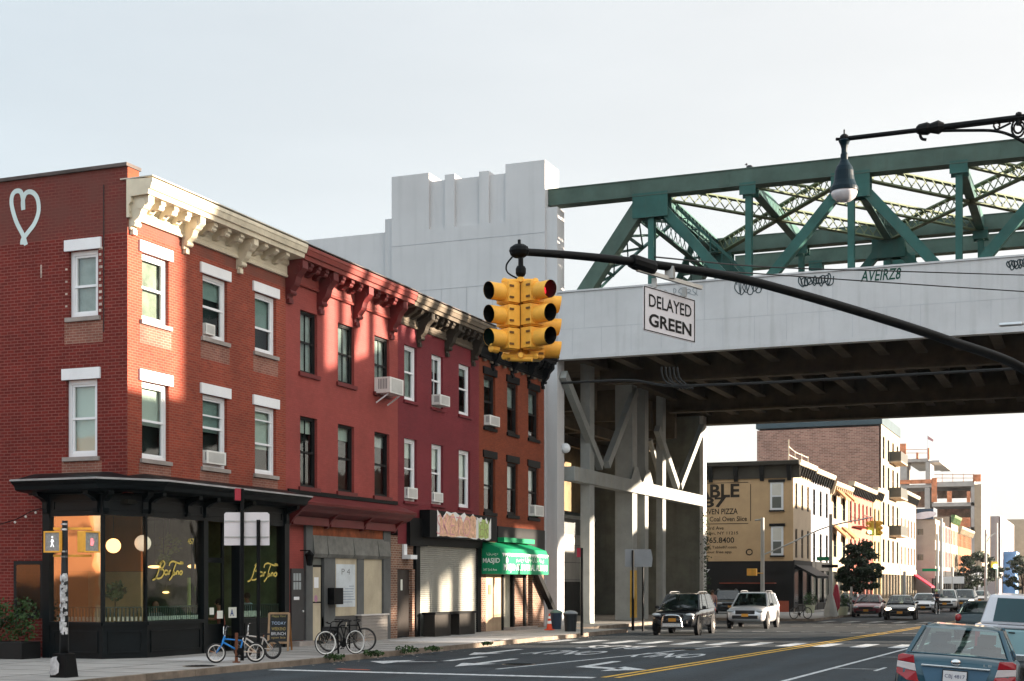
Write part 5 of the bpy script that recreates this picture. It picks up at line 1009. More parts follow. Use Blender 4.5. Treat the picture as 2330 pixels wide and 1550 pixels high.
def head(c, d, lit, par):
    d = Vector((d[0], d[1], 0)).normalized(); s = Vector((-d.y, d.x, 0)); hb_ = MB()
    for k in range(3):
        cc = c + Vector((0, 0, -.285 * k)); e = .127
        hb_.hexa([cc + s * a + d * b + Vector((0, 0, z)) for z in (-e, e) for a, b in ((-.125, -.1), (.125, -.1), (.125, .075), (-.125, .075))])
        hb_.hexa([cc + s * a + d * b + Vector((0, 0, z)) for z in (-.142, -.128) for a, b in ((-.1, -.08), (.1, -.08), (.1, .06), (-.1, .06))])
    h = hb_.build('signal_head', SY, par, bevel=.012)
    for k in range(3):
        cc = c + Vector((0, 0, -.285 * k)); lt_ = MB()
        for sd_ in (-1, 1):
            for zz_ in (-.07, .07): o_ = cc + s * (.127 * sd_) + d * .035 + Vector((0, 0, zz_)); lt_.hexa([o_ + s * a * sd_ + d * b + Vector((0, 0, z)) for z in (-.012, .012) for a, b in ((-.004, -.03), (.012, -.03), (.012, .03), (-.004, .03))])
        lt_.pieces('latch', mat('rusty_latch', (.16, .08, .025), .6, var=.3), h)
    for k in range(3):
        cc = c + d * .075 + Vector((0, 0, -.285 * k)); v = MB(); n = 20; r0, r1, L_ = .103, .108, .235
        for rr_, nm in ((r1, 0), (r0, 1)):
            k0 = len(v.v)
            for j in range(n + 1):
                a = -math.pi * .5 + .12 + (2 * math.pi - .24) * j / n; o = s * math.cos(a) * rr_ + Vector((0, 0, math.sin(a) * rr_)); ln = L_ * (.84 + .16 * (math.sin(a) + 1) / 2)
                v.v += [cc + o, cc + o + d * ln]
            v.f += [(k0 + 2 * j, k0 + 2 * j + 2, k0 + 2 * j + 3, k0 + 2 * j + 1) for j in range(n)]
            if nm == 0: v.build('visor', SY, h, smooth=True, fix=False); v = MB()
            else: v.build('visor_lining', INB, h, smooth=True, fix=False)
        MB().lathe([(.0, .10), (.05, .09), (.085, .06), (.101, .02), (.101, 0)], cc, d, 18).build('lens', lit[k] or OFF, h, smooth=True)
        MB().lathe([(.117, 0), (.117, .012), (.1, .012)], cc, d, 20).build('visor_ring', SY, h)
base = T_ + Vector((0, 0, -.545)); scr = Vector((CA, SA, 0)); vw = Vector((.366, -.93, 0))
base = base + Vector((.0, 0, 0))
head(base - scr * .165 + vw * .06 + Vector((0, 0, .02)), (-.49, -.874), (None, None, GRE), sgn); head(base + scr * .155 + vw * .06 + Vector((0, 0, .035)), (.915, -.395), (RED, None, None), sgn); head(base + scr * .2 - vw * .26 + Vector((0, 0, -.05)), (.86, .5), (None, None, None), sgn); head(base - scr * .05 - vw * .3 + Vector((0, 0, -.05)), (-.6, .8), (None, None, None), sgn)
br = MB()
for z in (.18, -.75):
    br.tube([base + Vector((0, 0, z)) - scr * .2, base + Vector((0, 0, z)) + scr * .18], .032, 8).tube([base + Vector((0, 0, z)) + vw * .12, base + Vector((0, 0, z)) - vw * .34], .032, 8).ball(base + Vector((0, 0, z)), .06, 10).ball(base + Vector((0, 0, z)) - scr * .2, .045, 8).ball(base + Vector((0, 0, z)) + scr * .18, .045, 8)
br.tube([base + Vector((0, 0, -.78)) - scr * .12, base + Vector((0, 0, -.80)) + scr * .14 + vw * .1], .03, 8).lathe([(.03, 0), (.055, .02), (.055, .12), (.03, .14)], base + Vector((0, 0, -.68)) - scr * .27 + vw * .1, (-.5, -.86, .1), 10)
br.build('mounting_bracket', SY, sgn, smooth=False)
MB().tube([base + Vector((0, 0, -.74)), base + Vector((0, 0, .16))], .03, 8).build('centre_pipe', mat('rusted_yellow', (.4, .18, .03), .7, var=.2), sgn)
# delayed green sign
sn = empty('delayed_green_sign', armpt(1525, 720), 'white sign with black border reading DELAYED GREEN hanging below the mast arm', 'sign')
hd = Vector((math.sin(R(16.6)), math.cos(R(16.6)), 0)); nn_ = Vector((hd.y, -hd.x, 0))
pL = armpt(1465, 648); D_L = (pL - Vector((0, 0, HC))).dot(Vector((-SA, CA, 0))); bl = P(1464, 752, D_L)
a_, b_2 = ray(1582)
t_ = (bl.x * b_2 - bl.y * a_) / (hd.y * a_ - hd.x * b_2); Wg = abs(t_); Hg = pL.z - bl.z
sg0 = MB().prism([bl + Vector((0, 0, .03)), bl + hd * .03, bl + hd * (Wg - .03), bl + hd * Wg + Vector((0, 0, .03)), bl + hd * Wg + Vector((0, 0, Hg - .03)), bl + hd * (Wg - .03) + Vector((0, 0, Hg)), bl + hd * .03 + Vector((0, 0, Hg)), bl + Vector((0, 0, Hg - .03))], -nn_ * .012).build('sign_panel', mat('sign_white', (.62, .61, .64), .5, var=.05), sn)
bdr = MB(); q0 = bl + nn_ * .004
def sbar(u0, u1, z0, z1): bdr.quad(q0 + hd * u0 + Vector((0, 0, z0)), q0 + hd * u1 + Vector((0, 0, z0)), q0 + hd * u1 + Vector((0, 0, z1)), q0 + hd * u0 + Vector((0, 0, z1)))
sbar(.012, Wg - .012, .010, .022); sbar(.012, Wg - .012, Hg - .022, Hg - .010); sbar(.012, .034, .022, Hg - .022); sbar(Wg - .034, Wg - .012, .022, Hg - .022); bdr.build('sign_border', INB, sn)
textmesh('sign_lettering', 'DELAYED', INB, sn, q0 + hd * Wg * .10 + Vector((0, 0, Hg * .56)), hd, (0, 0, 1), Wg * .82, Hg * .28, bold=.012); textmesh('sign_lettering', 'GREEN', INB, sn, q0 + hd * Wg * .10 + Vector((0, 0, Hg * .13)), hd, (0, 0, 1), Wg * .82, Hg * .29, bold=.028)
GALV = mat('galvanised', (.4, .39, .37), .45, .6, var=.2)
hp_ = MB(); rA, rB = armpt(1450, 613), armpt(1596, 655); hp_.bar(rA, rB, .05, .05)
for u in (.2, .78): p = bl + hd * Wg * u + Vector((0, 0, Hg)); hp_.bar(p, p + Vector((0, 0, .13)), .04, .06)
m_ = (rA + rB) / 2; hp_.bar(m_, m_ + Vector((0, 0, .16)), .1, .12); hp_.build('sign_hanger', GALV, sn)

cable([armpt(1490, 602) + Vector((0, 0, .1)), P(1750, 608, 25), P(2060, 618, 26), P(2460, 630, 29)], .012, 'upper thin wire crossing the parapet of the viaduct')
cable([armpt(1550, 612), P(1800, 628, 25), P(2060, 646, 26), P(2460, 672, 29)], .012, 'lower thin wire crossing the parapet of the viaduct')


# street lamp on scrolled bracket
lamp = empty('street_lamp', (PB.x, PB.y, 9.5), 'black bell shaped street lamp hanging from a scrolled bracket', 'street lamp')
YL = 28.0; lz = lambda px, py: Vector((Xy(px, YL), YL, zY(px, py, YL)))
MB().tube([lz(1932, 315), lz(2110, 294)], .045, 10).tube([lz(2110, 294), lz(2330, 267), Vector((PB.x, YL, zY(2330, 267, YL) + .13))], .06, 10).lathe([(.06, 0), (.1, .05), (.12, .2), (.09, .25), (.13, .4), (.07, .5)], lz(2085, 296), lz(2330, 267) - lz(2110, 294), 10).build('bracket_arm', BLACK, lamp)
scp = [lz(2108, 318), lz(2098, 316), lz(2094, 306), lz(2102, 299), lz(2130, 298), lz(2200, 297), lz(2262, 298), lz(2300, 308), lz(2335, 326), lz(2380, 345)]
so_ = MB().tube(smoothpts(scp, 5), .028, 8)
so_.tube(smoothpts([lz(2262, 298), lz(2280, 290), lz(2300, 280)], 4), .02, 6).tube(smoothpts([lz(2268, 298), lz(2261, 286), lz(2268, 278), lz(2275, 284), lz(2272, 290)], 5), .018, 6)
so_.tube([lz(2318, 292) + Vector((.14 * (1 - i * .018) * math.cos(i * .42), 0, .21 * (1 - i * .022) * math.sin(i * .42))) for i in range(34)], .02, 6)
so_.build('scrollwork', BLACK, lamp); MB().tube([lz(2318, 262) , lz(2318, 285)], .05, 8).ball(lz(2318, 263), .07, 8).build('finial', BLACK, lamp)
lc = lz(1921, 460); px_ = 1 / (F / Dy(1921, YL)) 
bell = [(.02, 165), (.02, 152), (.08, 147), (.14, 139), (.09, 129), (.07, 122), (.07, 112), (.09, 108), (.09, 96), (.13, 88), (.19, 80), (.225, 70), (.235, 58), (.25, 48), (.285, 40), (.33, 33), (.335, 28), (.335, 24), (.29, 24)]
k_ = .95
MB().lathe([(r * k_ * .82, h * px_) for r, h in bell], lc, n=28).build('lamp_hood', mat('lamp_hood_paint', (.0025, .014, .022), .4, var=.15, spec=.14), lamp, smooth=False, bevel=.004)
MB().tube([lz(1902, 317), lz(1935, 316)], .03, 8).ball(lz(1921, 316), .095, 12).build('hub', BLACK, lamp)
lgm = mat('lamp_glass', (.62, .6, .62), .15, var=.15, scale=14, coat=.5)
MB().lathe([(.245, 24 * px_), (.245, 19 * px_), (.21, 10 * px_), (.14, 3 * px_), (.05, .2 * px_), (.0, 0)], lc, n=24).build('lamp_bowl', lgm, lamp, smooth=True)

# pedestrian signal post at the corner
pb = G(146, 1541, .15); ps_ = empty('pedestrian_signal_post', pb, 'stickered black pedestrian signal post with two yellow boxes at the corner kerb', 'signal post')
STK = mat('peeling_stickers', (.5, .5, .5), .7, var=.6, scale=22)
tp_ = Vector((pb.x + .02, pb.y, Z(1185, 30.8)))
MB().tube([pb + Vector((0, 0, .3)), pb + Vector((0.005, 0, 1.3)), tp_], [.1, .085, .058], 14).build('post', mat('stickered_post', (.008, .009, .01), .5, var=.4, scale=12, spec=.25), ps_, smooth=True)
MB().lathe([(.30, 0), (.29, .04), (.235, .46), (.235, .5), (.1, .52)], pb, n=4).build('post_base', BLACK, ps_, bevel=.01)
sm = MB(); q = random.Random(11)
def polar(zc, a, w, h, r):
    k = len(sm.v)
    for i in range(5):
        aa = a + w * (i / 4 - .5)
        for zz_ in (-h / 2, h / 2): sm.v.append(Vector((pb.x + .01 + r * math.cos(aa), pb.y + r * math.sin(aa), zc + zz_ * q.uniform(.7, 1.1))))
    sm.f += [(k + 2 * i, k + 2 * i + 2, k + 2 * i + 3, k + 2 * i + 1) for i in range(4)]
for i in range(75): z = pb.z + q.uniform(.95, 2.2); polar(z, -math.pi / 2 + .35 + q.uniform(-.9, .9), q.uniform(.2, .8), q.uniform(.03, .16), .107 - .012 * max(0, z - 1))
for z in (Z(1193, 30.8), Z(1205, 30.8), Z(1255, 30.8), Z(1267, 30.8)): polar(z, -math.pi / 2, 3, .04, .075)
sm.build('sticker', STK, ps_, fix=False)
bs_ = MB(); cdir = Vector((pb.x, pb.y, 0)).normalized()
bs_.add([pb + Vector((-.23 + .34 * u, -.212, .05 + .40 * v)) for u, v in ((0, .1), (.2, 0), (.5, .02), (.75, .15), (.8, .6), (.6, .85), (.65, 1), (.3, .95), (.1, .8), (.15, .5))], [tuple(range(10))]); bs_.build('torn_poster', mat('torn_paper', (.45, .45, .46), .8, var=.35, scale=18), ps_)
def pedbox(cx_, cy_, ang, sym, col, par):
    c = P(cx_, cy_, 30.75); d = Vector((math.cos(ang), math.sin(ang), 0)); s = Vector((-d.y, d.x, 0)); w, h, dp = .21, .225, .2
    b = MB().hexa([c + s * a * w + d * e + Vector((0, 0, z * h)) for z in (-1, 1) for a, e in ((-1, -dp), (1, -dp), (1, 0), (-1, 0))]).build('signal_box', SY, par, bevel=.015)
    m = MB()
    for a0, a1, z0, z1 in ((-1, 1, .86, 1), (-1, 1, -1, -.86), (-1, -.86, -.86, .86), (.86, 1, -.86, .86)): m.hexa([c + s * a * w + d * e + Vector((0, 0, z * h)) for z in (z0, z1) for a, e in ((a0, 0.001), (a1, 0.001), (a1, .03), (a0, .03))])
    m.build('signal_bezel', SY, b); MB().hexa([c + s * a * w * .86 + d * e + Vector((0, 0, z * h * .86)) for z in (-1, 1) for a, e in ((-1, .002), (1, .002), (1, .012), (-1, .012))]).build('signal_face', mat('mesh_face', (.3, .3, .29), .5, var=.2, scale=60), b)
    i_ = MB(); o = c + d * .014
    def pt(a, z): return o + s * a + Vector((0, 0, z))
    if sym == 'walk':
        for a0, z0, a1, z1, w_ in ((0, .06, -.005, -.02, .03), (-.005, -.02, -.04, -.11, .016), (-.005, -.02, .035, -.11, .016), (0, .05, .04, 0, .014), (0, .05, -.04, 0, .014)): i_.bar(pt(a0, z0), pt(a1, z1), w_, .004, up=d)
        i_.lathe([(.02, 0), (.02, .004)], pt(0, .1), d, 10)
    else:
        i_.hexa([pt(a, z) + d * e for z in (-.08, .0) for a, e in ((-.035, 0), (.035, 0), (.035, .004), (-.035, .004))])
        for k in range(4): i_.bar(pt(-.027 + .018 * k, 0), pt(-.03 + .02 * k, .085 - .012 * abs(k - 1.5)), .012, .004, up=d)
        i_.bar(pt(.035, -.04), pt(.06, .02), .014, .004, up=d)
    i_.build('signal_symbol', mat('sym_' + sym, col, .5, var=0, emis=col, estr=.35), b)
pedbox(120, 1233, R(-88), 'walk', (.75, .75, .75), ps_); pedbox(208, 1233, R(-10), 'hand', (.8, .18, .2), ps_)
ar = MB()
for py in (1203, 1265): ar.bar(P(122, py, 30.85), P(208, py, 30.85), .05, .045)
ar.build('cross_arm', SY, ps_)

# twin post sign seen from the back
SB = mat('sign_back_white', (.66, .62, .63), .5, var=.05, streak=.1)
sp = G(570, 1503, .15); Dp = (sp - Vector((0, 0, HC))).dot(Vector((-SA, CA, 0)))
dv = empty('directional_sign', sp, 'blank white back of a wide street sign on two black posts near the blue bicycle', 'sign')
def vp(px, py, dD=0): return P(px, py, Dp + dD)
for px, t in ((551, 1112), (588, 1183)): b_ = vp(px, 1503, -.06); MB().tube([Vector((b_.x, b_.y, .15)), vp(px, t, -.06)], .05, 8).build('post', BLACK, dv)
sgp = MB().prism([vp(510, 1241), vp(613, 1241), vp(613, 1170), vp(608, 1166), vp(514, 1166), vp(510, 1170)], Vector((-SA, CA, 0)) * .015).build('sign_panel', SB, dv)
rb_ = MB(); [rb_.bar(vp(511, y, -.012), vp(612, y, -.012), .02, .03) for y in (1186, 1222)]; rb_.build('panel_rib', GALV, sgp)
rs_ = tag(MB().box(vp(551, 1126).x - .03, vp(551, 1126).x + .03, vp(551, 1126).y - .3, vp(551, 1126).y - .0, Z(1140, Dp), Z(1113, Dp)).build('parking_sign', mat('sign_crimson', (.35, .03, .05), .5)), 'small red and white parking sign edge at the top of the taller black post', 'sign')
# chalkboard easel
ab = G(632, 1482, .15); ea = empty('sandwich_board', ab, 'wooden framed chalkboard sandwich board with chalk writing by the charcoal door', 'sandwich board')
WOOD = mat('pine_frame', (.33, .22, .13), .7, var=.15, scale=10); De = 43; ux = Vector((CA, SA, 0)); fw = Vector((-SA, CA, 0))
bb0 = P(610, 1478, De - .25); bb1 = P(655, 1478, De - .25); bb0.z = bb1.z = .16; tl, tr_ = bb0 + Vector((0, 0, 1.1)) + fw * .22, bb1 + Vector((0, 0, 1.1)) + fw * .22
fr2 = MB()
for a, b in ((bb0, tl), (bb1, tr_)): fr2.bar(a, b, .06, .04, up=fw)
fr2.bar(tl, tr_, .04, .06).bar(bb0 + (tl - bb0) * .22, bb1 + (tr_ - bb1) * .22, .04, .06).build('front_frame', WOOD, ea)
MB().add([bb0 + (tl - bb0) * .22 + ux * .03, bb1 + (tr_ - bb1) * .22 - ux * .03, tr_ - ux * .03 - Vector((0, 0, .03)), tl + ux * .03 - Vector((0, 0, .03))], [(0, 1, 2, 3)]).build('chalkboard', mat('slate_board', (.015, .018, .02), .6, var=.2), ea)
up_ = (tl - bb0).normalized(); ww_ = (bb1 - bb0).length
for i, (t, c, f_) in enumerate((('Happy Hour', (.35, .3, .1), .88), ('TODAY', (.35, .45, .6), .70), ('WEEKEND', (.4, .3, .1), .55), ('BRUNCH', (.6, .6, .62), .42), ('open late', (.35, .25, .1), .31))):
    textmesh('chalk_lettering', t, mat('chalk%d' % i, c, .8, var=.2), ea, bb0 + up_ * (1.12 * f_) - fw * .006 + ux * .08, ux, up_, ww_ - .16, .09)
rl3 = MB(); 
for a, b in ((bb0, tl), (bb1, tr_)): rl3.bar(b + fw * .02, Vector((a.x, a.y, .16)) + fw * .75, .05, .035, up=fw)
rl3.build('rear_frame', mat('orange_wood', (.36, .17, .06), .7), ea)

# ================= bicycles =================
RUB = mat('tyre_rubber', (.015, .015, .016), .75, var=.15); CHR = mat('chrome', (.6, .6, .6), .18, 1.0, var=.05); PALE = mat('pale_rim', (.6, .58, .55), .35, .3, var=.1)
def wheel(par, c, r, ax, rimm, spokes=16, tw=.022, wide=0.02):
    ax = Vector(ax).normalized(); u = ax.orthogonal().normalized(); v = ax.cross(u); c = Vector(c)
    ring = lambda rr: [c + u * rr * math.cos(2 * math.pi * i / 32) + v * rr * math.sin(2 * math.pi * i / 32) for i in range(33)]
    w = MB().tube(ring(r - tw), tw, 8, cap=False).build('tyre', RUB, par, smooth=True)
    MB().tube(ring(r - tw * 2.1), wide, 6, cap=False).build('rim', rimm, w, smooth=True)
    s = MB()
    for i in range(spokes): a = 2 * math.pi * i / spokes; s.tube([c + ax * .025 * (1 if i % 2 else -1), c + (u * math.cos(a) + v * math.sin(a)) * (r - tw * 2)], .0028, 4)
    s.lathe([(.02, -.04), (.025, -.03), (.025, .03), (.02, .04)], c, ax, 8); s.build('spokes', CHR, w)
    return w
def bike(name, loc, rz, label, fc, fc2, r, wb, rimm, bmx=False, lean=0., steer=0.):
    e = empty(name, (0, 0, 0), label, 'bicycle')
    y = Vector((0, 1, 0)); R_, Fh = Vector((-wb / 2, 0, r)), Vector((wb / 2, 0, r)); st = Matrix.Rotation(steer, 3, 'Z')
    if bmx: BB, S, H1, H2, ST = Vector((-.1, 0, r + .03)), Vector((-.17, 0, r + .30)), Vector((.30, 0, r + .38)), Vector((.33, 0, r + .27)), Vector((-.19, 0, r + .38))
    else: BB, S, H1, H2, ST = Vector((-.06, 0, r - .06)), Vector((-.2, 0, r + .42)), Vector((.33, 0, r + .45)), Vector((.37, 0, r + .30)), Vector((-.24, 0, r + .58))
    t = .02 if bmx else .016
    fr = MB().tube([S, H1 - Vector((0, 0, .03))], t, 8).tube([BB, H2], t * 1.15, 8).tube([BB, S], t, 8).build('frame', fc, e, smooth=True)
    b = MB()
    for s in (-1, 1): b.tube([BB + y * s * .03, R_ + y * s * .06], t * .6, 6).tube([S + y * s * .02, R_ + y * s * .06], t * .55, 6)
    b.build('rear_stays', fc2, e, smooth=True); MB().tube([H2, H1 + Vector((-.02, 0, .04))], t * 1.3, 8).build('head_tube', fc, e)
    wheel(e, R_, r, y, rimm, tw=.024 if bmx else .017); fw_ = wheel(e, Fh, r, st @ y, rimm, tw=.024 if bmx else .017)
    f = MB()
    for s in (-1, 1): sy = st @ (y * s * .055); f.tube([H2 + sy * .5, H2 + sy + Vector((.01, 0, -.03)), Fh + sy], t * .65, 6)
    f.build('fork', fc, e, smooth=True)
    hb = MB(); top = H1 + Vector((-.03, 0, .07)); hb.tube([H1, top], .016, 6)
    if bmx:
        for s in (-1, 1): hb.tube(smoothpts([top, top + st @ Vector((.02, s * .09, .02)), top + st @ Vector((.0, s * .17, .2)), top + st @ Vector((-.05, s * .34, .21))], 4), .011, 6)
        hb.tube([top + st @ Vector((.01, -.13, .11)), top + st @ Vector((.01, .13, .11))], .009, 6)
    else:
        for s in (-1, 1): hb.tube(smoothpts([top, top + st @ Vector((.06, s * .1, .03)), top + st @ Vector((.04, s * .22, .06)), top + st @ Vector((-.04, s * .3, .05))], 4), .012, 6)
    hb.build('handlebar', CHR if bmx else BLACK, e, smooth=True)
    gr = MB(); [gr.tube([top + st @ Vector((-.03 if bmx else -.02, s * (.26 if bmx else .22), .2 if bmx else .055)), top + st @ Vector((-.06, s * .36, .21 if bmx else .05))], .018, 6) for s in (-1, 1)]; gr.pieces('grip', RUB, e)
    sa = MB().tube([S, ST], .013, 6).build('seat_post', CHR, e); MB().hexa([ST + Vector(p) for p in ((-.13, -.07, -.01), (.14, -.02, 0), (.14, .02, 0), (-.13, .07, -.01), (-.13, -.06, .04), (.14, -.012, .03), (.14, .012, .03), (-.13, .06, .04))]).build('saddle', RUB, e, bevel=.012)
    cr = MB().lathe([(.09, -.005), (.09, .005)], BB + y * .05, y, 18).tube([BB + y * .07, BB + y * .07 + Vector((.1, 0, -.12))], .01, 6).tube([BB - y * .07, BB - y * .07 + Vector((-.1, 0, .12))], .01, 6).hexa([BB + Vector((.1, .07, -.12)) + Vector(p) for p in ((-.04, 0, -.01), (.04, 0, -.01), (.04, .09, -.01), (-.04, .09, -.01), (-.04, 0, .01), (.04, 0, .01), (.04, .09, .01), (-.04, .09, .01))])
    cr.build('crankset', BLACK, e)
    e.location = loc; e.rotation_euler = (lean, 0, rz); return e
def bikeat(name, pf, pr, label, *a, **k):   # ground pixels of front and rear wheel
    f, r = G(*pf, .15), G(*pr, .15); m = (f + r) / 2; return bike(name, m, math.atan2(f.y - r.y, f.x - r.x), label, *a, **k)
bikeat('bicycle', (490, 1509), (583, 1507), 'small bright blue bicycle with pale wheels standing at the kerb', mat('bright_blue', (.02, .2, .55), .35, var=.08), mat('pale_orange_white', (.6, .5, .4), .4), .25, 1.0, PALE, bmx=True)
bikeat('bicycle', (556, 1499), (617, 1500), 'white framed bicycle with raised handlebars behind the blue one', mat('bone_white', (.5, .46, .42), .4), MATS['bone_white'], .26, .86, mat('dark_rim', (.03, .03, .03), .5), bmx=True, steer=.4)
bk = bike('bicycle', (G(783, 1490, .15) + Vector((-.1, 0, 0))), math.atan2(SA, CA) + math.pi + .75, 'black bicycle with white front rim leaning at the rack', BLACK, BLACK, .345, 1.02, mat('white_rim', (.65, .65, .63), .4), lean=.06, steer=-.1)
bk2 = bike('bicycle', (G(778, 1484, .15) + Vector((.05, .25, 0))), math.atan2(SA, CA) + .25, 'black city bicycle with pannier behind the white rimmed one', BLACK, BLACK, .35, 1.0, mat('dark_rim', (.03, .03, .03), .5), lean=-.05)
bg_ = bk2.location; MB().hexa([Vector(p) for p in ((-.7, .06, .35), (-.28, .06, .35), (-.28, .2, .35), (-.7, .2, .35), (-.72, .06, .74), (-.26, .06, .74), (-.26, .2, .74), (-.72, .2, .74))]).build('pannier_bag', mat('bag_black', (.012, .012, .012), .8), bk2, bevel=.03)
for o in bk2.children:
    if o.name.startswith('pannier'):
        for v in o.data.vertices: v.co += root_loc(bk2)
rk = tag(MB().tube([G(538, 1508, .15), G(538, 1508, .15) + Vector((0, 0, .75))], .04, 8).lathe([(.1, 0), (.1, .03)], G(538, 1508, .15), n=10).build('bike_post', mat('rusty_post', (.16, .06, .03), .8, var=.3)), 'low rusty post the blue bicycle stands at', 'post')
rk2 = tag(MB().tube(smoothpts([G(770, 1488, .15), G(770, 1488, .15) + Vector((0, 0, .8)), G(770, 1488, .15) + Vector((.12, .35, .95)), G(795, 1480, .15) + Vector((0, 0, .8)), G(795, 1480, .15)], 4), .028, 8).build('bike_rack', BLACK), 'black hoop bicycle rack between the two black bicycles', 'bike rack')

# planter box, bins, cone
be = empty('bench_box', FF.p(YR(1035), .15, .5), 'long low black box in front of the grey roller shutter', 'box'); b0, b1_ = Yx(992, FX + .7), Yx(1086, FX + .7)
MB().box(FX + .12, FX + .68, b0, b1_, .98, 1.06).build('top_board', BLACK, be); MB().box(FX + .15, FX + .63, b0 + .05, b0 + 1.5, .15, .98).box(FX + .15, FX + .63, b1_ - 1.6, b1_ - .08, .15, .98).pieces('cabinet', mat('blackened_wood', (.02, .017, .014), .7, var=.3), be)
def cone(loc, label):
    e = empty('traffic_cone', loc, label, 'traffic cone'); OR_ = mat('cone_orange', (.6, .06, .02), .5, var=.1)
    MB().box(loc.x - .17, loc.x + .17, loc.y - .17, loc.y + .17, loc.z, loc.z + .04).build('base', OR_, e); MB().lathe([(.13, .04), (.028, .72), (.02, .72)], loc, n=16).build('cone_body', OR_, e)
    MB().lathe([(.098, .28), (.080, .40), (.07, .4)], loc, n=16).lathe([(.064, .5), (.047, .6), (.04, .6)], loc, n=16).build('reflective_band', WHITE, e)
cone(G(1250, 1434, .15), 'orange traffic cone with white bands beside the dark bins')
def bin_(loc, w, h, m, label, lidm):
    e = empty('trash_bin', loc, label, 'bin', 'bins at the foot of the concrete tower'); 
    MB().lathe([(w * .42, 0), (w * .5, h * .9), (w * .54, h * .9), (w * .54, h), (w * .5, h)], loc, n=16).build('bin_body', m, e, smooth=False); MB().lathe([(w * .56, h), (w * .56, h + .04), (w * .3, h + .12), (.01, h + .14)], loc, n=16).build('lid', lidm, e)
bin_(G(1266, 1432, .15), .5, .72, mat('navy_bin', (.02, .035, .06), .5), 'dark blue bin beside the orange cone', mat('green_grey_lid', (.13, .2, .17), .5)); bin_(G(1298, 1437, .15), .56, .74, mat('black_bin', (.015, .018, .022), .45), 'black bin with a grey rim further along the pavement', mat('grey_lid', (.2, .22, .24), .4))
# poles under the viaduct
def pole(name, px, ybase, ytop, r, m, label, z0=.15, cat='pole', extra=None):
    b = G(px, ybase, z0); D = (b - Vector((0, 0, HC))).dot(Vector((-SA, CA, 0))); e = empty(name, b, label, cat)
    MB().tube([b, Vector((b.x, b.y, Z(ytop, D)))], [r * 1.25, r], 10).build('post', m, e); return e, b, D
GP = mat('grey_pole', (.42, .42, .4), .6, var=.1)
e, b, D = pole('sign_post', 1324, 1446, 1247, .045, BLACK, 'thin black post with a small red sign at the edge of the lit pavement'); MB().box(b.x - .2, b.x - .05, b.y - .02, b.y, Z(1268, D), Z(1247, D)).build('sign_panel', mat('sign_crimson', (.35, .03, .05), .5), e)
e, b, D = pole('sign_post', 1440, 1435, 1252, .05, BLACK, 'twin black posts carrying a grey sign back before the viaduct columns'); MB().tube([G(1463, 1437, 0), Vector((G(1463, 1437, 0).x, G(1463, 1437, 0).y, Z(1252, D)))], .05, 8).build('post', BLACK, e); MB().prism([P(1422, 1290, D + .1), P(1483, 1290, D + .1), P(1485, 1270, D + .1), P(1481, 1250, D + .1), P(1422, 1250, D + .1)], (-SA * .02, CA * .02, 0)).build('sign_panel', mat('grey_sign_back', (.22, .23, .24), .5), e)
MB().box(-23.72, -23.58, 76.55, 76.62, .3, 2.9).box(-23.62, -23.52, 76.6, 77.2, .3, 2.9).build('yellow_guard', mat('yellow_guard_paint', (.5, .3, .03), .6, var=.2), vi)
# far corner signal pole with long arm
e, b, D = pole('traffic_signal_mast', 1735, 1397, 1178, .12, GP, 'pale signal pole with long thin arm at the far corner', cat='mast')
pa_, pb_2 = P(1738, 1262, D), P(1985, 1177, D + 1); MB().tube(smoothpts([pa_, P(1790, 1240, D), P(1880, 1200, D + .5), pb_2], 6), .05, 8).build('mast_arm', GP, e); MB().tube([P(1735, 1182, D), P(1718, 1184, D)], .06, 6).build('luminaire', GP, e)
far_sig = empty('traffic_signal', P(1992, 1202, D + 1), 'small yellow traffic signal with green lit at the end of the thin arm', 'traffic light')
for dx, l in ((-8, 0), (6, 1)):
    c = P(1992 + dx, 1202, D + 1); MB().box(c.x - .16, c.x + .16, c.y - .16, c.y + .16, c.z - .5, c.z + .5).build('signal_head', SY, far_sig, bevel=.03)
    v = MB(); [v.lathe([(.13, 0), (.13, .26)], c + Vector((-.12 if l == 0 else .1, -.15, z)), (-.6 if l == 0 else .6, -.8, 0), 10) for z in (-.33, 0, .33)]; v.build('visor', SY, far_sig)
MB().ball(P(1979, 1211, D + .6), .13, 8).build('lens', mat('lit_green', (.1, .7, .5), .4, var=0, emis=(.4, 1, .8), estr=1.6), far_sig)
ob_ = P(1712, 1302, D - .5); tag(MB().box(ob_.x - .35, ob_.x + .3, ob_.y - .15, ob_.y + .15, ob_.z - .24, ob_.z + .24).box(ob_.x + .3, ob_.x + .75, ob_.y - .03, ob_.y + .03, ob_.z - .1, ob_.z - .04).build('pedestrian_signal', SY, bevel=.03), 'orange pedestrian signal box on the far corner pole', 'signal')
e, b, D = pole('lamp_post', 1890, 1403, 1170, .1, GP, 'pale street pole with green street name sign by the crosswalk', cat='pole'); MB().lathe([(.42, 0), (.38, .5), (.22, 1.1), (.12, 1.4)], b, n=8).build('pole_base', GP, e); MB().box(b.x - .85, b.x - .05, b.y - .03, b.y, Z(1276, D), Z(1267, D)).build('street_name_sign', mat('street_green', (.0, .25, .1), .5), e); MB().box(b.x - .5, b.x + .5, b.y - .3, b.y - .27, Z(1292, D), Z(1285, D)).build('one_way_sign', INB, e)
e, b, D = pole('sign_post', 1937, 1398, 1335, .07, GP, 'short white post between the red umbrella and the maroon car')
um = G(1903, 1402, .15); tag(MB().lathe([(.03, 0), (.04, .3), (.2, .5), (.24, 1.1), (.12, 1.9), (.02, 2.0)], um, n=12).build('folded_umbrella', REDC, smooth=True), 'folded crimson umbrella standing by the pale street pole', 'umbrella')
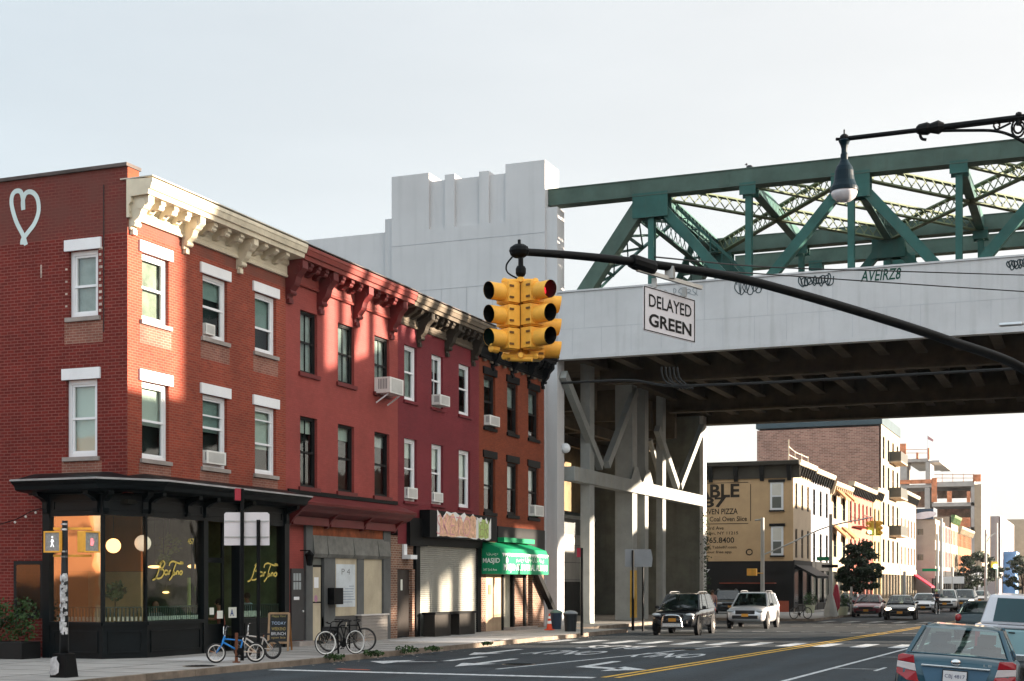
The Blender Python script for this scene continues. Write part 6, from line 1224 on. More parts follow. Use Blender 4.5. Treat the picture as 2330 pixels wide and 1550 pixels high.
for i, (px, yb_, yt, lb) in enumerate(((2133, 1385, 1215, 'thin pale pole left of the small green sign far down the avenue'), (2142, 1388, 1180, 'thick pale pole standing before the crimson awning end'), (2167, 1384, 1290, 'short pole carrying a white board beside the dusky pink house'), (2243, 1380, 1205, 'tall thin grey street pole with curved arm'), (2268, 1378, 1190, 'tall brown street pole with a small signal far away'), (2058, 1392, 1300, 'short pole before the beige house'))):
    e, b, D = pole('street_pole', px, yb_, yt, .1, GP, lb)
    if i == 2: MB().box(b.x - .9, b.x + .95, b.y - .1, b.y - .05, Z(1328, D), Z(1312, D)).build('sign_panel', WHITE, e)
    if i == 3: MB().tube(smoothpts([P(2243, 1240, D), P(2252, 1222, D), P(2265, 1213, D)], 5), .06, 6).build('lamp_arm', GP, e)
    if i == 4: MB().box(b.x - .5, b.x + .1, b.y - .4, b.y - .1, Z(1292, D), Z(1278, D)).build('signal_head', SY, e); MB().ball(P(2265, 1289, D - .5), .22, 8).build('lens', MATS['lit_green'], e)
    if i == 0: MB().box(b.x - 1.2, b.x + .1, b.y - .1, b.y - .05, Z(1300, D), Z(1294, D)).build('sign_panel', MATS['street_green'], e)
# string lights
sl_ = MB(); pts = smoothpts([Vector((Xy(-20, 31.7), 31.6, zY(0, 1200, 31.7))), Vector((Xy(40, 31.7), 31.6, zY(40, 1183, 31.7))), Vector((Xy(75, 31.7), 31.6, zY(75, 1165, 31.7))), Vector((Xy(110, 31.7), 31.55, zY(110, 1156, 31.7)))], 6); sl_.tube(pts, .012, 6)
ste = empty('string_lights', pts[0], 'string of small outdoor bulbs along the painted brick side wall', 'string lights'); sl_.build('wire', BLACK, ste)
for k in range(2, len(pts), 4): MB().ball(pts[k] - Vector((0, 0, .07)), .035, 8).build('bulb', mat('bulb_glass', (.7, .68, .62), .2), ste)
# hedge
q = random.Random(21); hx0, hx1 = Xy(-60, 30.9), Xy(70, 30.9)
hg = empty('hedge_planter', ((hx0 + hx1) / 2, 30.9, .15), 'clipped green hedge in a dark trough against the painted side wall', 'hedge'); MB().box(hx0, hx1, 30.55, 31.3, .15, .6).build('trough', TRIMK, hg, bevel=.02)
hm_ = MB(); x = hx0
while x < hx1: leaves(hm_, (x, 30.95 + q.uniform(-.05, .05), 1.15), .48, 300, .05, q, flat=(.8, .6, 1.35)); x += .42
hm_.build('foliage', LEAF2, hg, fix=False)
# kerb weeds: four clumps
for i, (px, py, s, lb) in enumerate(((760, 1494, .28, 'green weeds at the kerb under the black bicycles'), (850, 1486, .3, 'broad green weed clump on the kerb right of the bicycles'), (925, 1478, .38, 'wide weed tuft on the kerb before the brown door'), (985, 1476, .28, 'low weed tuft on the kerb before the low black box'), (1110, 1464, .2, 'small weed tuft on the kerb before the awning'))):
    m = MB(); leaves(m, G(px, py, .18), s, 110, .05, q, flat=(1.1, .8, .28)); o = tag(m.build('weed_clump', LEAF2, fix=False), lb, 'weeds', 'weeds growing along the kerb')
ltr = MB()
for k in range(70):
    y = q.uniform(32, 58); x = -19.1 + abs(q.gauss(0, .35)); s = q.uniform(.02, .07); a = q.uniform(0, 3); ltr.quad(*[(x + s * math.cos(a + j * 1.57), y + s * math.sin(a + j * 1.57), .012 + .01 * (j % 2)) for j in range(4)])
tag(ltr.build('gutter_litter', mat('litter_paper', (.45, .4, .34), .8, var=.4, scale=9), fix=False), kind='stuff')
# trees
BARK = mat('bark', (.07, .05, .035), .9, var=.3, bump=.4)
def tree(px, Yt, z0, z1, rad, label, seed, n=26, leafn=150, X=None, ls=.12):
    q = random.Random(seed); x = X if X is not None else Xy(px, Yt); b = Vector((x, Yt, .15)); e = empty('street_tree', b, label, 'tree', 'street trees along the avenue')
    t = MB(); zc = (z0 + z1) / 2; t.tube([b, b + Vector((.05, 0, (z0 - .1) * .6)), b + Vector((.1, .1, z0 + .3))], [.16, .12, .1], 8)
    hubs = []
    for k in range(n):
        a = q.uniform(0, 6.28); h = q.random(); rr_ = rad * (.25 + .85 * math.sin(math.pi * min(.95, h * .75 + .22))) * q.uniform(.25, 1.12) ** .6; p = Vector((x + rr_ * math.cos(a), Yt + rr_ * math.sin(a), z0 + (z1 - z0) * h + q.uniform(-.15, .25) * rad)); hubs.append(p)
        if k % 5 == 0: t.tube([b + Vector((.1, .1, z0)), b.lerp(p, .55) + Vector((0, 0, .7)), p], [.06, .04, .015], 5)
    t.build('trunk', BARK, e); c = MB()
    for p in hubs: leaves(c, p, rad * q.uniform(.10, .26), int(leafn * q.uniform(.4, 1.3)), ls, q, flat=(1.2, 1.2, .7))
    c.build('crown', LEAF, e, fix=False)
tree(1955, 110, 1.75, 4.9, 1.55, 'dark leafy street tree in front of the pink house', 3, 110, 120)
tree(2222, 215, 1.9, 6.2, 2.9, 'dark distant tree right of the red awning', 5, 80, 90, ls=.2); tree(2326, 230, 1.9, 6.0, 2.6, 'dark distant tree cut by the right edge of the picture', 6, 70, 90, ls=.2)

gl_ = P(1287, 1020, 70); e = empty('globe_lamp', gl_, 'white globe lamp fixed under the viaduct beside the tower', 'lamp'); MB().ball(gl_, .24, 14).build('globe', WHITE, e, smooth=True); MB().bar(gl_ + Vector((-.6, 0, .1)), gl_, .05, .05).build('lamp_arm', BLACK, e)
fl_ = P(2300, 738, 46); e = empty('street_luminaire', fl_, 'flat grey street luminaire in front of the viaduct parapet at the right edge', 'street lamp'); MB().box(fl_.x - .35, fl_.x + .35, fl_.y - .12, fl_.y + .12, fl_.z - .05, fl_.z + .05).build('lamp_head', ALU, e, bevel=.03); MB().tube([fl_ + Vector((.35, 0, 0)), fl_ + Vector((3.5, 0, -.3)), fl_ + Vector((3.6, 0, -fl_.z + .1))], .05, 8).build('lamp_arm', GP, e)
bd_ = Vector((Xy(1705, 65.75), 65.75, 21.07)); e = MB().ball(bd_ + Vector((0, 0, .12)), .1, 10, 1.5, .8, .8).ball(bd_ + Vector((-.13, 0, .24)), .055, 8).bar(bd_ + Vector((.1, 0, .1)), bd_ + Vector((.3, 0, .06)), .07, .02).bar(bd_ + Vector((-.18, 0, .24)), bd_ + Vector((-.22, 0, .235)), .015, .015).bar(bd_ + Vector((0, .03, 0)), bd_ + Vector((0, .03, .06)), .01, .01).build('pigeon', mat('pigeon_grey', (.05, .05, .055), .8)); tag(e, 'dark pigeon perched on the green top chord of the viaduct', 'bird')
# ================= cars =================
def paint(name, c, metal=.35, rough=.28): return mat(name, c, rough, metal, var=.04, coat=.6)
CG = glass('car_glass', (.62, .8, .78), .62, 1.0, floor=.09); RIM = mat('alloy_rim', (.4, .4, .4), .3, .8, var=.1); PLT = mat('orange_plate', (.6, .27, .04), .5, var=.1); PLW = mat('white_plate', (.62, .62, .64), .5, var=.1)
TLR = mat('tail_red', (.3, .012, .02), .2, var=.1, coat=.6); TLW = mat('tail_clear', (.6, .55, .55), .2, var=.15, coat=.5); HLG = mat('headlight_glass', (.45, .48, .5), .12, var=.1, coat=.5); HLON = mat('headlight_lit', (1, .95, .8), .3, var=0, emis=(1, .86, .6), estr=2.2)
PLB = mat('black_plastic', (.018, .018, .019), .6, var=.15)
SED = dict(L=4.75, st=[(-2.37, .42, .84, .74), (-2.3, .28, 1.0, .84), (-2.05, .24, 1.06, .895), (-1.45, .2, 1.05, .91), (-.5, .2, 1.0, .92), (.5, .2, .98, .92), (1.05, .2, .96, .91), (1.75, .22, .86, .89), (2.2, .25, .74, .83), (2.37, .34, .6, .7)],
           cab=(-1.82, -1.12, .18, 1.08, .96, 1.45, .80, .57), wr=.32, wy=(-1.38, 1.42), hz=.66, tz=.86)
SUV = dict(L=4.7, st=[(-2.35, .5, 1.0, .82), (-2.28, .34, 1.14, .90), (-2.0, .3, 1.18, .935), (-1.2, .27, 1.15, .95), (0, .27, 1.12, .95), (1.0, .27, 1.11, .94), (1.7, .3, 1.06, .93), (2.15, .34, .98, .88), (2.35, .42, .78, .76)],
           cab=(-2.3, -1.95, .25, 1.12, 1.08, 1.71, .86, .66), wr=.38, wy=(-1.38, 1.42), hz=.86, tz=1.0)
def car(name, spec, loc, rz, label, body, lights=False, plate=PLT, rails=False, roll=0., wide=1., bull=False, glass_m=None, detail=True, group='cars on the avenue', custom=None, rimm=None):
    e = empty(name, (0, 0, 0), label, 'car', group); S = spec; cgm = glass_m or CG
    m = MB(); k = 0; ring = []
    for y, zl, zt, w in S['st']:
        pts = [(0, zl), (w * .8, zl), (w * .96, zl + .08), (w, zl + .22), (w * 1.0, (zl + zt) / 2 + .06), (w * .985, zt - .13), (w * .93, zt - .035), (w * .6, zt + .0), (0, zt + .015)]
        ring.append([Vector((x, y, z)) for x, z in pts] + [Vector((-x, y, z)) for x, z in pts[-2:0:-1]])
    n = len(ring[0])
    for r_ in ring: m.v += r_
    for i in range(len(ring) - 1):
        for j in range(n): m.f.append((i * n + j, i * n + (j + 1) % n, (i + 1) * n + (j + 1) % n, (i + 1) * n + j))
    m.f.append(tuple(range(n))[::-1]); m.f.append(tuple((len(ring) - 1) * n + j for j in range(n)))
    bo = m.build('body', body, e, smooth=True, sub=2)
    rb, rt, ft, fb, zb, zr, wb, wt = S['cab']
    base = [(-wb, rb, zb), (wb, rb, zb), (wb, fb, zb), (-wb, fb, zb)]; top = [(-wt, rt, zr), (wt, rt, zr), (wt, ft, zr), (-wt, ft, zr)]
    base = [Vector(p) for p in base]; top = [Vector(p) for p in top]
    cb_ = MB(); rf = [Vector((-wt * .8, rt + .22, zr + .035)), Vector((wt * .8, rt + .22, zr + .035)), Vector((wt * .8, ft - .25, zr + .035)), Vector((-wt * .8, ft - .25, zr + .035))]
    lo = [t + (b - t) * .07 for t, b in zip(top, base)]
    cb_.v += top + rf + lo; cb_.f += [(0, 1, 5, 4), (1, 2, 6, 5), (2, 3, 7, 6), (3, 0, 4, 7), (4, 5, 6, 7), (8, 9, 1, 0), (9, 10, 2, 1), (10, 11, 3, 2), (11, 8, 0, 3), (8, 11, 10, 9)]
    cb_.build('roof', body, e, bevel=.03)
    for a, b in list(zip(base, top)): MB().bar(a + Vector((0, 0, -.05)), b.lerp(a, .05), .085, .07, up=(1, 0, 0)).build('pillar', body, e, bevel=.015)
    for s in (-1, 1):
        for u in ((.485,) if spec is SED else (.485, .8)): a, b = (base[1].lerp(base[2], u), top[1].lerp(top[2], u)); a.x *= s; b.x *= s; MB().bar(a, b, .07, .05, up=(1, 0, 0)).build('pillar', PLB, e)
    it = MB().box(-wb * .93, wb * .93, rb + .12, fb - .1, zb - .03, zb + .035).build('cabin_floor', mat('cabin_dark', (.012, .013, .014), .8), e)
    for y in ((-.75, .35) if spec is SED else (-1.2, -.75, .3)):
        for x in (-.36, .36): MB().box(x - .22, x + .22, y - .09, y + .05, zb - .1, zb + .16).box(x - .13, x + .13, y - .08, y + .0, zb + .2, zb + .36).box(x - .05, x - .03, y - .05, y - .03, zb + .15, zb + .21).box(x + .03, x + .05, y - .05, y - .03, zb + .15, zb + .21).build('seat', mat('seat_grey', (.035, .04, .042), .8), e, bevel=.025)
    MB().lathe([(.17, 0), (.19, .0), (.19, .02), (.17, .02)], (.36, .72, zb + .02), (0, -.8, .5), 16).build('steering_wheel', PLB, e)
    def pane(nm, A, B, C_, D2, ins, m_, off=.014):
        n_ = (B - A).cross(D2 - A).normalized(); c = (A + B + C_ + D2) / 4
        if n_.dot(c - Vector((0, 0, 1.1))) < 0: n_ = -n_
        lerp2 = lambda u, v: (A * (1 - u) + B * u) * (1 - v) + (D2 * (1 - u) + C_ * u) * v
        u0, u1, v0, v1 = ins; N2 = 6; g = MB()
        ps = []
        for jj in range(4):
            for ii in range(N2 + 1):
                uu = u0 + (u1 - u0) * ii / N2; vv = v0 + (v1 - v0) * jj / 3; bul = .03 * (1 - (2 * ii / N2 - 1) ** 2) if nm != 'side_window' else .006
                ps.append(lerp2(uu, vv) + n_ * (off + bul))
        g.v += ps; g.f += [(j * (N2 + 1) + i, j * (N2 + 1) + i + 1, (j + 1) * (N2 + 1) + i + 1, (j + 1) * (N2 + 1) + i) for j in range(3) for i in range(N2)]
        return g.build(nm, m_, e, smooth=True)
    pane('windshield', base[3], base[2], top[2], top[3], (.03, .97, .04, .95), cgm); pane('rear_window', base[0], base[1], top[1], top[0], (.04, .96, .06, .95), cgm)
    for s in (0, 1):
        A, B, C2, D2 = (base[1], base[2], top[2], top[1]) if s == 0 else (base[0], base[3], top[3], top[0])
        for u0, u1 in ((.05, .48), (.49, .95)): pane('side_window', A, B, C2, D2, (u0, u1, .03, .95), cgm)
    for y in S['wy']:
        for s in (-1, 1):
            w = S['st'][4][3] * 1.0; MB().lathe([(S['wr'] + .07, 0), (S['wr'] + .07, .012), (.1, .012)], (s * (w - .004), y, S['wr'] + .03), (s, 0, 0), 24).build('wheel_arch', PLB, e)
            wl_ = MB().lathe([(S['wr'] * .7, -.2), (S['wr'], -.17), (S['wr'], .0), (S['wr'] * .93, .022), (S['wr'] * .68, .022)], (s * w, y, S['wr']), (s, 0, 0), 24).build('wheel', RUB, e, smooth=False)
            MB().lathe([(S['wr'] * .66, .0), (S['wr'] * .66, .026), (S['wr'] * .58, .014), (S['wr'] * .2, .03), (.01, .03)], (s * w, y, S['wr']), (s, 0, 0), 12).build('rim', rimm or RIM, wl_)
    yf = S['st'][-1][0]; yr = S['st'][0][0]; hz, tz = S['hz'], S['tz']; wf = S['st'][-2][3]
    for s in (-1, 1):
        MB().ball((s * wf * .80, yf - .16, hz), .15, 12, 1.35, 1.1, .52).build('headlight', HLON if lights else HLG, e, smooth=True)
        if not custom: MB().ball((s * S['st'][1][3] * .86, yr + .07, tz), .13, 12, 1.0, .9, 1.1).build('taillight', TLR, e, smooth=True)
        if not custom: MB().ball((s * (wb + .15), fb - .32, zb + .08), .1, 10, 1.0, .6, .7).build('mirror', body if not rails else PLB, e, smooth=True)
    z1 = hz - .05
    MB().box(-.46, .46, yf - .09, yf + .012, z1 - .1, z1 + .08).build('grille', PLB, e, bevel=.02); MB().box(-.62, .62, yf - .1, yf + .01, z1 - .32, z1 - .16).build('lower_grille', PLB, e, bevel=.03)
    MB().box(-.16, .16, yf + .012, yf + .03, z1 - .22, z1 - .08).build('license_plate', plate, e)
    MB().box(-.7, .7, yr + .02, yr + .3, S['st'][0][1] - .1, S['st'][0][1] + .1).build('rear_bumper', PLB if spec is SUV else body, e, bevel=.04)
    dl = MB()
    for s in (-1, 1):
        w = S['st'][4][3]
        for y in (.75, -.15, -.98): dl.box(s * w - .004, s * w + .006, y, y + .012, .42, zb - .12)
    dl.build('door_seam', PLB, e)
    if rails:
        r_ = MB(); [r_.tube(smoothpts([(s * wt * .92, rt + .25, zr + .02), (s * wt * .92, rt + .4, zr + .09), (s * wt * .92, ft - .3, zr + .09), (s * wt * .92, ft - .1, zr + .02)], 4), .018, 6) for s in (-1, 1)]; r_.build('roof_rail', ALU, e)
    if bull:
        MB().tube(smoothpts([(-.42, yf + .1, .38), (-.36, yf + .13, .72), (-.25, yf + .14, .84), (.25, yf + .14, .84), (.36, yf + .13, .72), (.42, yf + .1, .38)], 5), .035, 8).bar((-.4, yf + .1, .45), (.4, yf + .1, .45), .06, .14).build('bull_bar', CHR, e, smooth=False)
    if custom: custom(e, S, yr)
    e.location = loc; e.rotation_euler = (0, roll, rz); return e
def front_at(px, py, spec, rz):   # car facing us whose nearest wheels touch the road at this pixel
    g = G(px, py); d = Vector((-math.sin(rz), math.cos(rz), 0)); return Vector((g.x, g.y, 0)) - d * (spec['L'] / 2 - .6)
def rear_tail(e, S, yr):
    for s in (-1, 1):
        yb = yr - .02
        def lens(nm, pts, m_):
            MB().prism([Vector((s * x, yb - .0 + (0 if x < .78 else .10 if x < .87 else .34), z)) for x, z in pts], (0, .14, 0)).build(nm, m_, e, smooth=False, bevel=.01)
        lens('taillight', [(.62, 1.02), (.80, 1.03), (.86, 1.0), (.86, .92), (.60, .90)], TLR); lens('reverse_lamp', [(.60, .897), (.865, .917), (.868, .82), (.57, .78)], TLW); lens('taillight', [(.57, .777), (.868, .817), (.868, .73), (.70, .64), (.52, .62)], TLR)
    MB().prism([(-.42, yb, .64), (.42, yb, .64), (.5, yb, .87), (-.5, yb, .87)], (0, .1, 0)).build('plate_recess', mat('blue_recess', (.06, .13, .2), .5), e)
    pl = MB().box(-.17, .17, yb - .035, yb - .02, .67, .83).build('license_plate', PLW, e); MB().box(-.185, .185, yb - .028, yb - .012, .655, .845).build('plate_frame', PLB, e)
    o = textmesh('plate_lettering', 'CBJ 4817', mat('plate_ink', (.05, .05, .12), .6), pl, (-.145, yb - .038, .71), (1, 0, 0), (0, 0, 1), .29, .07)
    MB().box(-.5, .5, yb - .03, yb + .05, .872, .902).build('chrome_strip', CHR, e, bevel=.008)
    MB().ball((0, yb + .0, .965), .075, 14, 1.0, .25, .62).build('trunk_badge', CHR, e, smooth=True)
    textmesh('trunk_lettering', 'LE', CHR, e, (.40, yb - .012, .93), (1, 0, 0), (0, 0, 1), .12, .035)
    MB().box(-.72, .72, yr + .02, yr + .035, 1.052, 1.075).build('spoiler_lip', e.children[0].data.materials[0], e, bevel=.01)
BLUE = paint('teal_blue_metallic', (.016, .062, .09), .35)
TEALG = glass('greenish_glass', (.72, .93, .9), .8, 1.0, floor=.16)
g = P(2148, 1517, 22.0)
cB = car('sedan', SED, (g.x + .02, g.y + 2.4, -.03), R(2.0), 'teal blue sedan seen from behind at the lower right corner', BLUE, roll=R(4.0), glass_m=TEALG, custom=rear_tail, plate=PLW)
# white pickup with cap
cap = empty('pickup_truck', (0, 0, 0), 'pale pickup with a white windowed cap parked ahead of the blue sedan', 'truck', 'cars on the avenue')
WP = paint('pale_lilac_white', (.55, .56, .6), .1); TP = paint('teal_reflection_white', (.26, .42, .45), .2)  # teal of the body stands for what its pale paint reflects
MB().box(-.98, .98, 0, 5.2, .45, 1.12).build('body', TP, cap, bevel=.05); MB().box(-1.0, 1.0, -.03, 5.0, 1.121, 1.2).build('bed_rail', WP, cap, bevel=.03)
cp_ = MB(); cp_.hexa([(-.9, .02, 1.2), (.9, .02, 1.2), (.9, 3.4, 1.2), (-.9, 3.4, 1.2), (-.72, .22, 1.86), (.72, .22, 1.86), (.72, 3.2, 1.88), (-.72, 3.2, 1.88)]); cp_.build('cap', WP, cap, bevel=.06)
MB().hexa([(-.62, .03, 1.27), (.62, .03, 1.27), (.55, .195, 1.79), (-.55, .195, 1.79), (-.62, .06, 1.27), (.62, .06, 1.27), (.55, .23, 1.79), (-.55, .23, 1.79)]).build('rear_window', mat('teal_dark_glass', (.008, .045, .055), .1, var=.1, coat=.3), cap)
MB().box(-.5, .5, -.045, -.03, 1.205, 1.215).build('cap_seal', PLB, cap); MB().box(-.28, -.14, -.04, -.03, 1.02, 1.05).build('tailgate_handle', PLB, cap); MB().box(.1, .5, -.02, .0, .62, .85).build('license_plate', mat('navy_plate', (.04, .1, .15), .5), cap); MB().box(-.98, .98, -.12, .0, .4, .58).build('rear_bumper', CHR, cap, bevel=.03); MB().box(.5, .62, .16, .22, 1.83, 1.87).build('brake_lamp', TLR, cap)
for s in (-1, 1):
    MB().box(s * .93 - .05, s * .93 + .05, -.02, .05, .65, 1.1).build('taillight', TLR, cap)
    for y in (1.0, 4.2): w = MB().lathe([(.24, -.2), (.37, -.16), (.37, 0), (.25, .03)], (s * .95, y, .37), (s, 0, 0), 20).build('wheel', RUB, cap); MB().lathe([(.23, 0), (.23, .035), (.01, .03)], (s * .95, y, .37), (s, 0, 0), 12).build('rim', RIM, w)
g = P(2214, 1418, 32.4); cap.location = (g.x + .98, g.y, 0); cap.rotation_euler = (0, R(2.6), 0)
# the rest
BKP = paint('black_paint', (.008, .009, .011), .3, .2); SIL = paint('silver_paint', (.6, .61, .63), .35, .3); REDP = paint('maroon_paint', (.16, .012, .022), .3); DKP = paint('dark_teal_paint', (.02, .035, .04), .3); WHP = paint('white_paint', (.6, .6, .58), .1); GRYP = paint('grey_paint', (.18, .19, .2), .6)
PI = math.pi
def fr(nm, spec, px, py, rz, label, m, **k):
    car(nm, spec, front_at(px, py, spec, rz), rz, label, m, **k)
fr('suv', SUV, 1537, 1446, PI + .045, 'black suv with chrome bull bar parked facing us under the viaduct', BKP, rails=True, bull=True, rimm=mat('gold_lit_rim', (.5, .48, .44), .3, .7))
fr('suv', SUV, 1700, 1431, PI + .04, 'silver suv parked facing us behind the black one', SIL, rails=True)
fr('sedan', SED, 1972, 1405, PI + .05, 'maroon car parked facing us beside the street tree', REDP)
fr('sedan', SED, 2048, 1411, PI + .08, 'black sedan driving toward us with its headlights on', BKP, lights=True)
fr('sedan', SED, 2101, 1396, PI + .05, 'silver car waiting behind the black sedan', SIL)
fr('suv', SUV, 2150, 1393, PI + .05, 'white suv behind the cyclist', WHP)
fr('suv', SUV, 2190, 1391, PI, 'grey pickup sized car coming with lit headlights near the distant tree', GRYP, lights=True)
fr('sedan', SED, 2230, 1376, PI, 'white distant car farthest down the avenue', WHP)
fr('suv', SUV, 1660, 1402, PI + .3, 'dark suv with yellow roof edge half hidden behind the silver suv', DKP, rails=True)
fr('sedan', SED, 1925, 1398, PI + .05, 'dark car half hidden behind the white post', BKP)
g = P(2226, 1420, 55); car('sedan', SED, (g.x, g.y + 2.3, 0), 0, 'dark teal sedan seen from behind beyond the blue sedan', DKP, plate=PLW)

# ================= people =================
SKIN = mat('skin', (.42, .22, .15), .6, var=.05); SKD = mat('skin_dark', (.16, .08, .05), .6, var=.05)
def skinned(name, joints, edges, m, par, sub=1):
    me = bpy.data.meshes.new(name); names = list(joints); me.from_pydata([joints[k][0] for k in names], [(names.index(a), names.index(b)) for a, b in edges], []); me.materials.append(m)
    o = bpy.data.objects.new(name, me); SC.collection.objects.link(o); o.parent = par
    md = o.modifiers.new('skin', 'SKIN'); md.use_smooth_shade = True
    for i, k in enumerate(names):
        r = joints[k][1]; sv = me.skin_vertices[0].data[i]; sv.radius = (r, r) if not isinstance(r, tuple) else r; sv.use_root = (i == 0)
    s = o.modifiers.new('subdivision', 'SUBSURF'); s.levels = sub; s.render_levels = sub; return o
def person(loc, rz, label, shirt, trousers, hair, skin=SKIN, pose='stand', scale=1., hold=None, helmet=None, group=None):
    e = empty('person', (0, 0, 0), label, 'person', group)
    sit = pose in ('sit', 'ride'); hz = .5 if pose == 'sit' else (.95 if pose == 'ride' else .93); ln = .28 if pose == 'ride' else (.05 if pose == 'sit' else .02)
    J = {'pelvis': (Vector((0, 0, hz)), .13), 'waist': (Vector((0, ln * .4, hz + .2)), .115), 'chest': (Vector((0, ln, hz + .42)), .14), 'neck': (Vector((0, ln + .02, hz + .56)), .055), 'chin': (Vector((0, ln + .05, hz + .63)), .07), 'skull': (Vector((0, ln + .05, hz + .74)), .092)}
    E = [('pelvis', 'waist'), ('waist', 'chest'), ('chest', 'neck'), ('neck', 'chin'), ('chin', 'skull')]
    for s, n in ((-1, 'l'), (1, 'r')):
        if pose == 'sit': K, A, T = (s * .11, .42, hz), (s * .11, .42, .1), (s * .11, .56, .05)
        elif pose == 'ride': K, A, T = (s * .1, .3, hz - .2 - .15 * (s > 0)), (s * .1, .12, hz - .6 - .15 * (s > 0)), (s * .1, .24, hz - .65 - .15 * (s > 0))
        else: K, A, T = (s * .1, .03 + .05 * s, .48), (s * .1, -.02 + .1 * s, .09), (s * .11, .12 + .1 * s, .05)
        J['hip' + n] = (Vector((s * .09, 0, hz - .04)), .095); J['knee' + n] = (Vector(K), .06); J['ank' + n] = (Vector(A), .045); J['toe' + n] = (Vector(T), .04)
        E += [('pelvis', 'hip' + n), ('hip' + n, 'knee' + n), ('knee' + n, 'ank' + n), ('ank' + n, 'toe' + n)]
        sh = Vector((s * .19, ln, hz + .48))
        if pose == 'stand': el, wr = sh + Vector((s * .06, .0, -.28)), sh + Vector((s * .07, .1, -.52))
        else: el, wr = sh + Vector((s * .04, .12, -.24)), sh + Vector((s * -.03, .36, -.22))
        if pose == 'serve': el, wr = sh + Vector((s * .04, .1, -.26)), sh + Vector((s * -.04, .32, -.24))
        J['sh' + n] = (sh, .06); J['el' + n] = (el, .042); J['wr' + n] = (wr, .03); d = (wr - el).normalized(); J['palm' + n] = (wr + d * .07, (.036, .018))
        E += [('chest', 'sh' + n), ('sh' + n, 'el' + n), ('el' + n, 'wr' + n), ('wr' + n, 'palm' + n)]
        sd = d.cross(Vector((0, 1, .3))).normalized()
        for k, (off, l) in enumerate(((-.026, .065), (-.009, .08), (.009, .075), (.026, .055))):
            J['f%d' % k + n] = (wr + d * .10 + sd * off, .009); J['g%d' % k + n] = (wr + d * (.10 + l) + sd * off * 1.2 + Vector((0, .015, -.015)), .008); E += [('palm' + n, 'f%d' % k + n), ('f%d' % k + n, 'g%d' % k + n)]
        J['th' + n] = (wr + d * .05 + sd * -.05 + Vector((0, .03, 0)), .01); E.append(('palm' + n, 'th' + n))
    bo = skinned('body', J, E, skin, e)
    def sub_(keys, grow, ed): return {k: (J[k][0], (J[k][1] if not isinstance(J[k][1], tuple) else J[k][1][0]) + grow) for k in keys}
    ks = ['chest', 'pelvis', 'waist', 'shl', 'shr', 'ell', 'elr']; Sj = sub_(ks, .014, 0); Sj['nk'] = (J['neck'][0] - Vector((0, 0, .05)), .075)
    skinned('shirt', Sj, [('chest', 'waist'), ('waist', 'pelvis'), ('chest', 'shl'), ('chest', 'shr'), ('shl', 'ell'), ('shr', 'elr'), ('chest', 'nk')], shirt, e)
    kt = ['pelvis', 'hipl', 'hipr', 'kneel', 'kneer', 'ankl', 'ankr']; skinned('trousers', sub_(kt, .016, 0), [('pelvis', 'hipl'), ('pelvis', 'hipr'), ('hipl', 'kneel'), ('hipr', 'kneer'), ('kneel', 'ankl'), ('kneer', 'ankr')], trousers, e)
    hd_ = J['skull'][0]; MB().ball(hd_ + Vector((0, -.02, .012)), .108, 12, .95, 1.05, 1.05).build('hair' if not helmet else 'helmet', helmet or hair, e, smooth=True) if True else None
    fc = MB().ball(hd_ + Vector((0, .1, -.05)), .018, 8, .7, 1, 1.2).ball(hd_ + Vector((.095, 0, -.04)), .02, 8, .4, .7, 1.2).ball(hd_ + Vector((-.095, 0, -.04)), .02, 8, .4, .7, 1.2); fc.build('face_features', skin, e, smooth=True)
    ey = MB().ball(hd_ + Vector((.035, .088, -.02)), .012, 6).ball(hd_ + Vector((-.035, .088, -.02)), .012, 6); ey.build('eye', INB, e)
    e.location = loc; e.rotation_euler = (0, 0, rz); e.scale = (scale,) * 3; return e
CL = lambda n, c: mat('cloth_' + n, c, .85, var=.1)
HB = mat('dark_hair', (.02, .014, .01), .7); HBr = mat('brown_hair', (.08, .05, .03), .7)
def inshop(px, py_head, X): D = Dx(px, X); return Vector((X, Yx(px, X), 0)), Z(py_head, D)
CHW = mat('chair_wood', (.08, .05, .03), .7, var=.2)
def stool(loc, label, h=.46):
    e = empty('shop_chair', loc, label, 'chair', 'chairs inside the corner shop'); MB().box(loc.x - .2, loc.x + .2, loc.y - .2, loc.y + .2, loc.z + h - .04, loc.z + h).build('seat', CHW, e)
    for a in (-1, 1):
        for b in (-1, 1): MB().box(loc.x + a * .17 - .018, loc.x + a * .17 + .018, loc.y + b * .17 - .018, loc.y + b * .17 + .018, loc.z, loc.z + h - .042).build('leg', CHW, e)
v, _ = inshop(505, 1350, -24.9); person(Vector((v.x, v.y, .26)), 2.0, 'seated diner with dark hair and a coral top behind the shop door glass', CL('coral', (.5, .16, .12)), CL('jeans', (.04, .05, .08)), HB, pose='sit', scale=1.05); stool(Vector((v.x, v.y, .16)), 'dark wooden chair under the diner in the coral top', .42)
v, _ = inshop(566, 1340, -24.6); person(Vector((v.x, v.y, .16)), 2.6, 'server in a light blue shirt holding a plate inside the shop', CL('skyblue', (.32, .45, .58)), CL('black', (.02, .02, .02)), HB, skin=SKD, pose='serve', scale=.95)
v, _ = inshop(352, 1350, -25.6); person(Vector((v.x, v.y, .26)), -2.2, 'bald seated diner in a pale grey shirt behind the large shop window', CL('grey', (.33, .38, .4)), CL('black', (.02, .02, .02)), mat('shaved_hair', (.2, .11, .08), .7), pose='sit'); stool(Vector((v.x, v.y, .16)), 'dark wooden chair under the diner in the pale grey shirt', .42)
g = G(1622, 1402, .15); person(Vector((g.x, g.y, .0)), PI, 'pedestrian in a pale top standing behind the black suv', CL('pinkish', (.5, .3, .28)), CL('blue', (.08, .12, .3)), HBr, skin=SKIN)
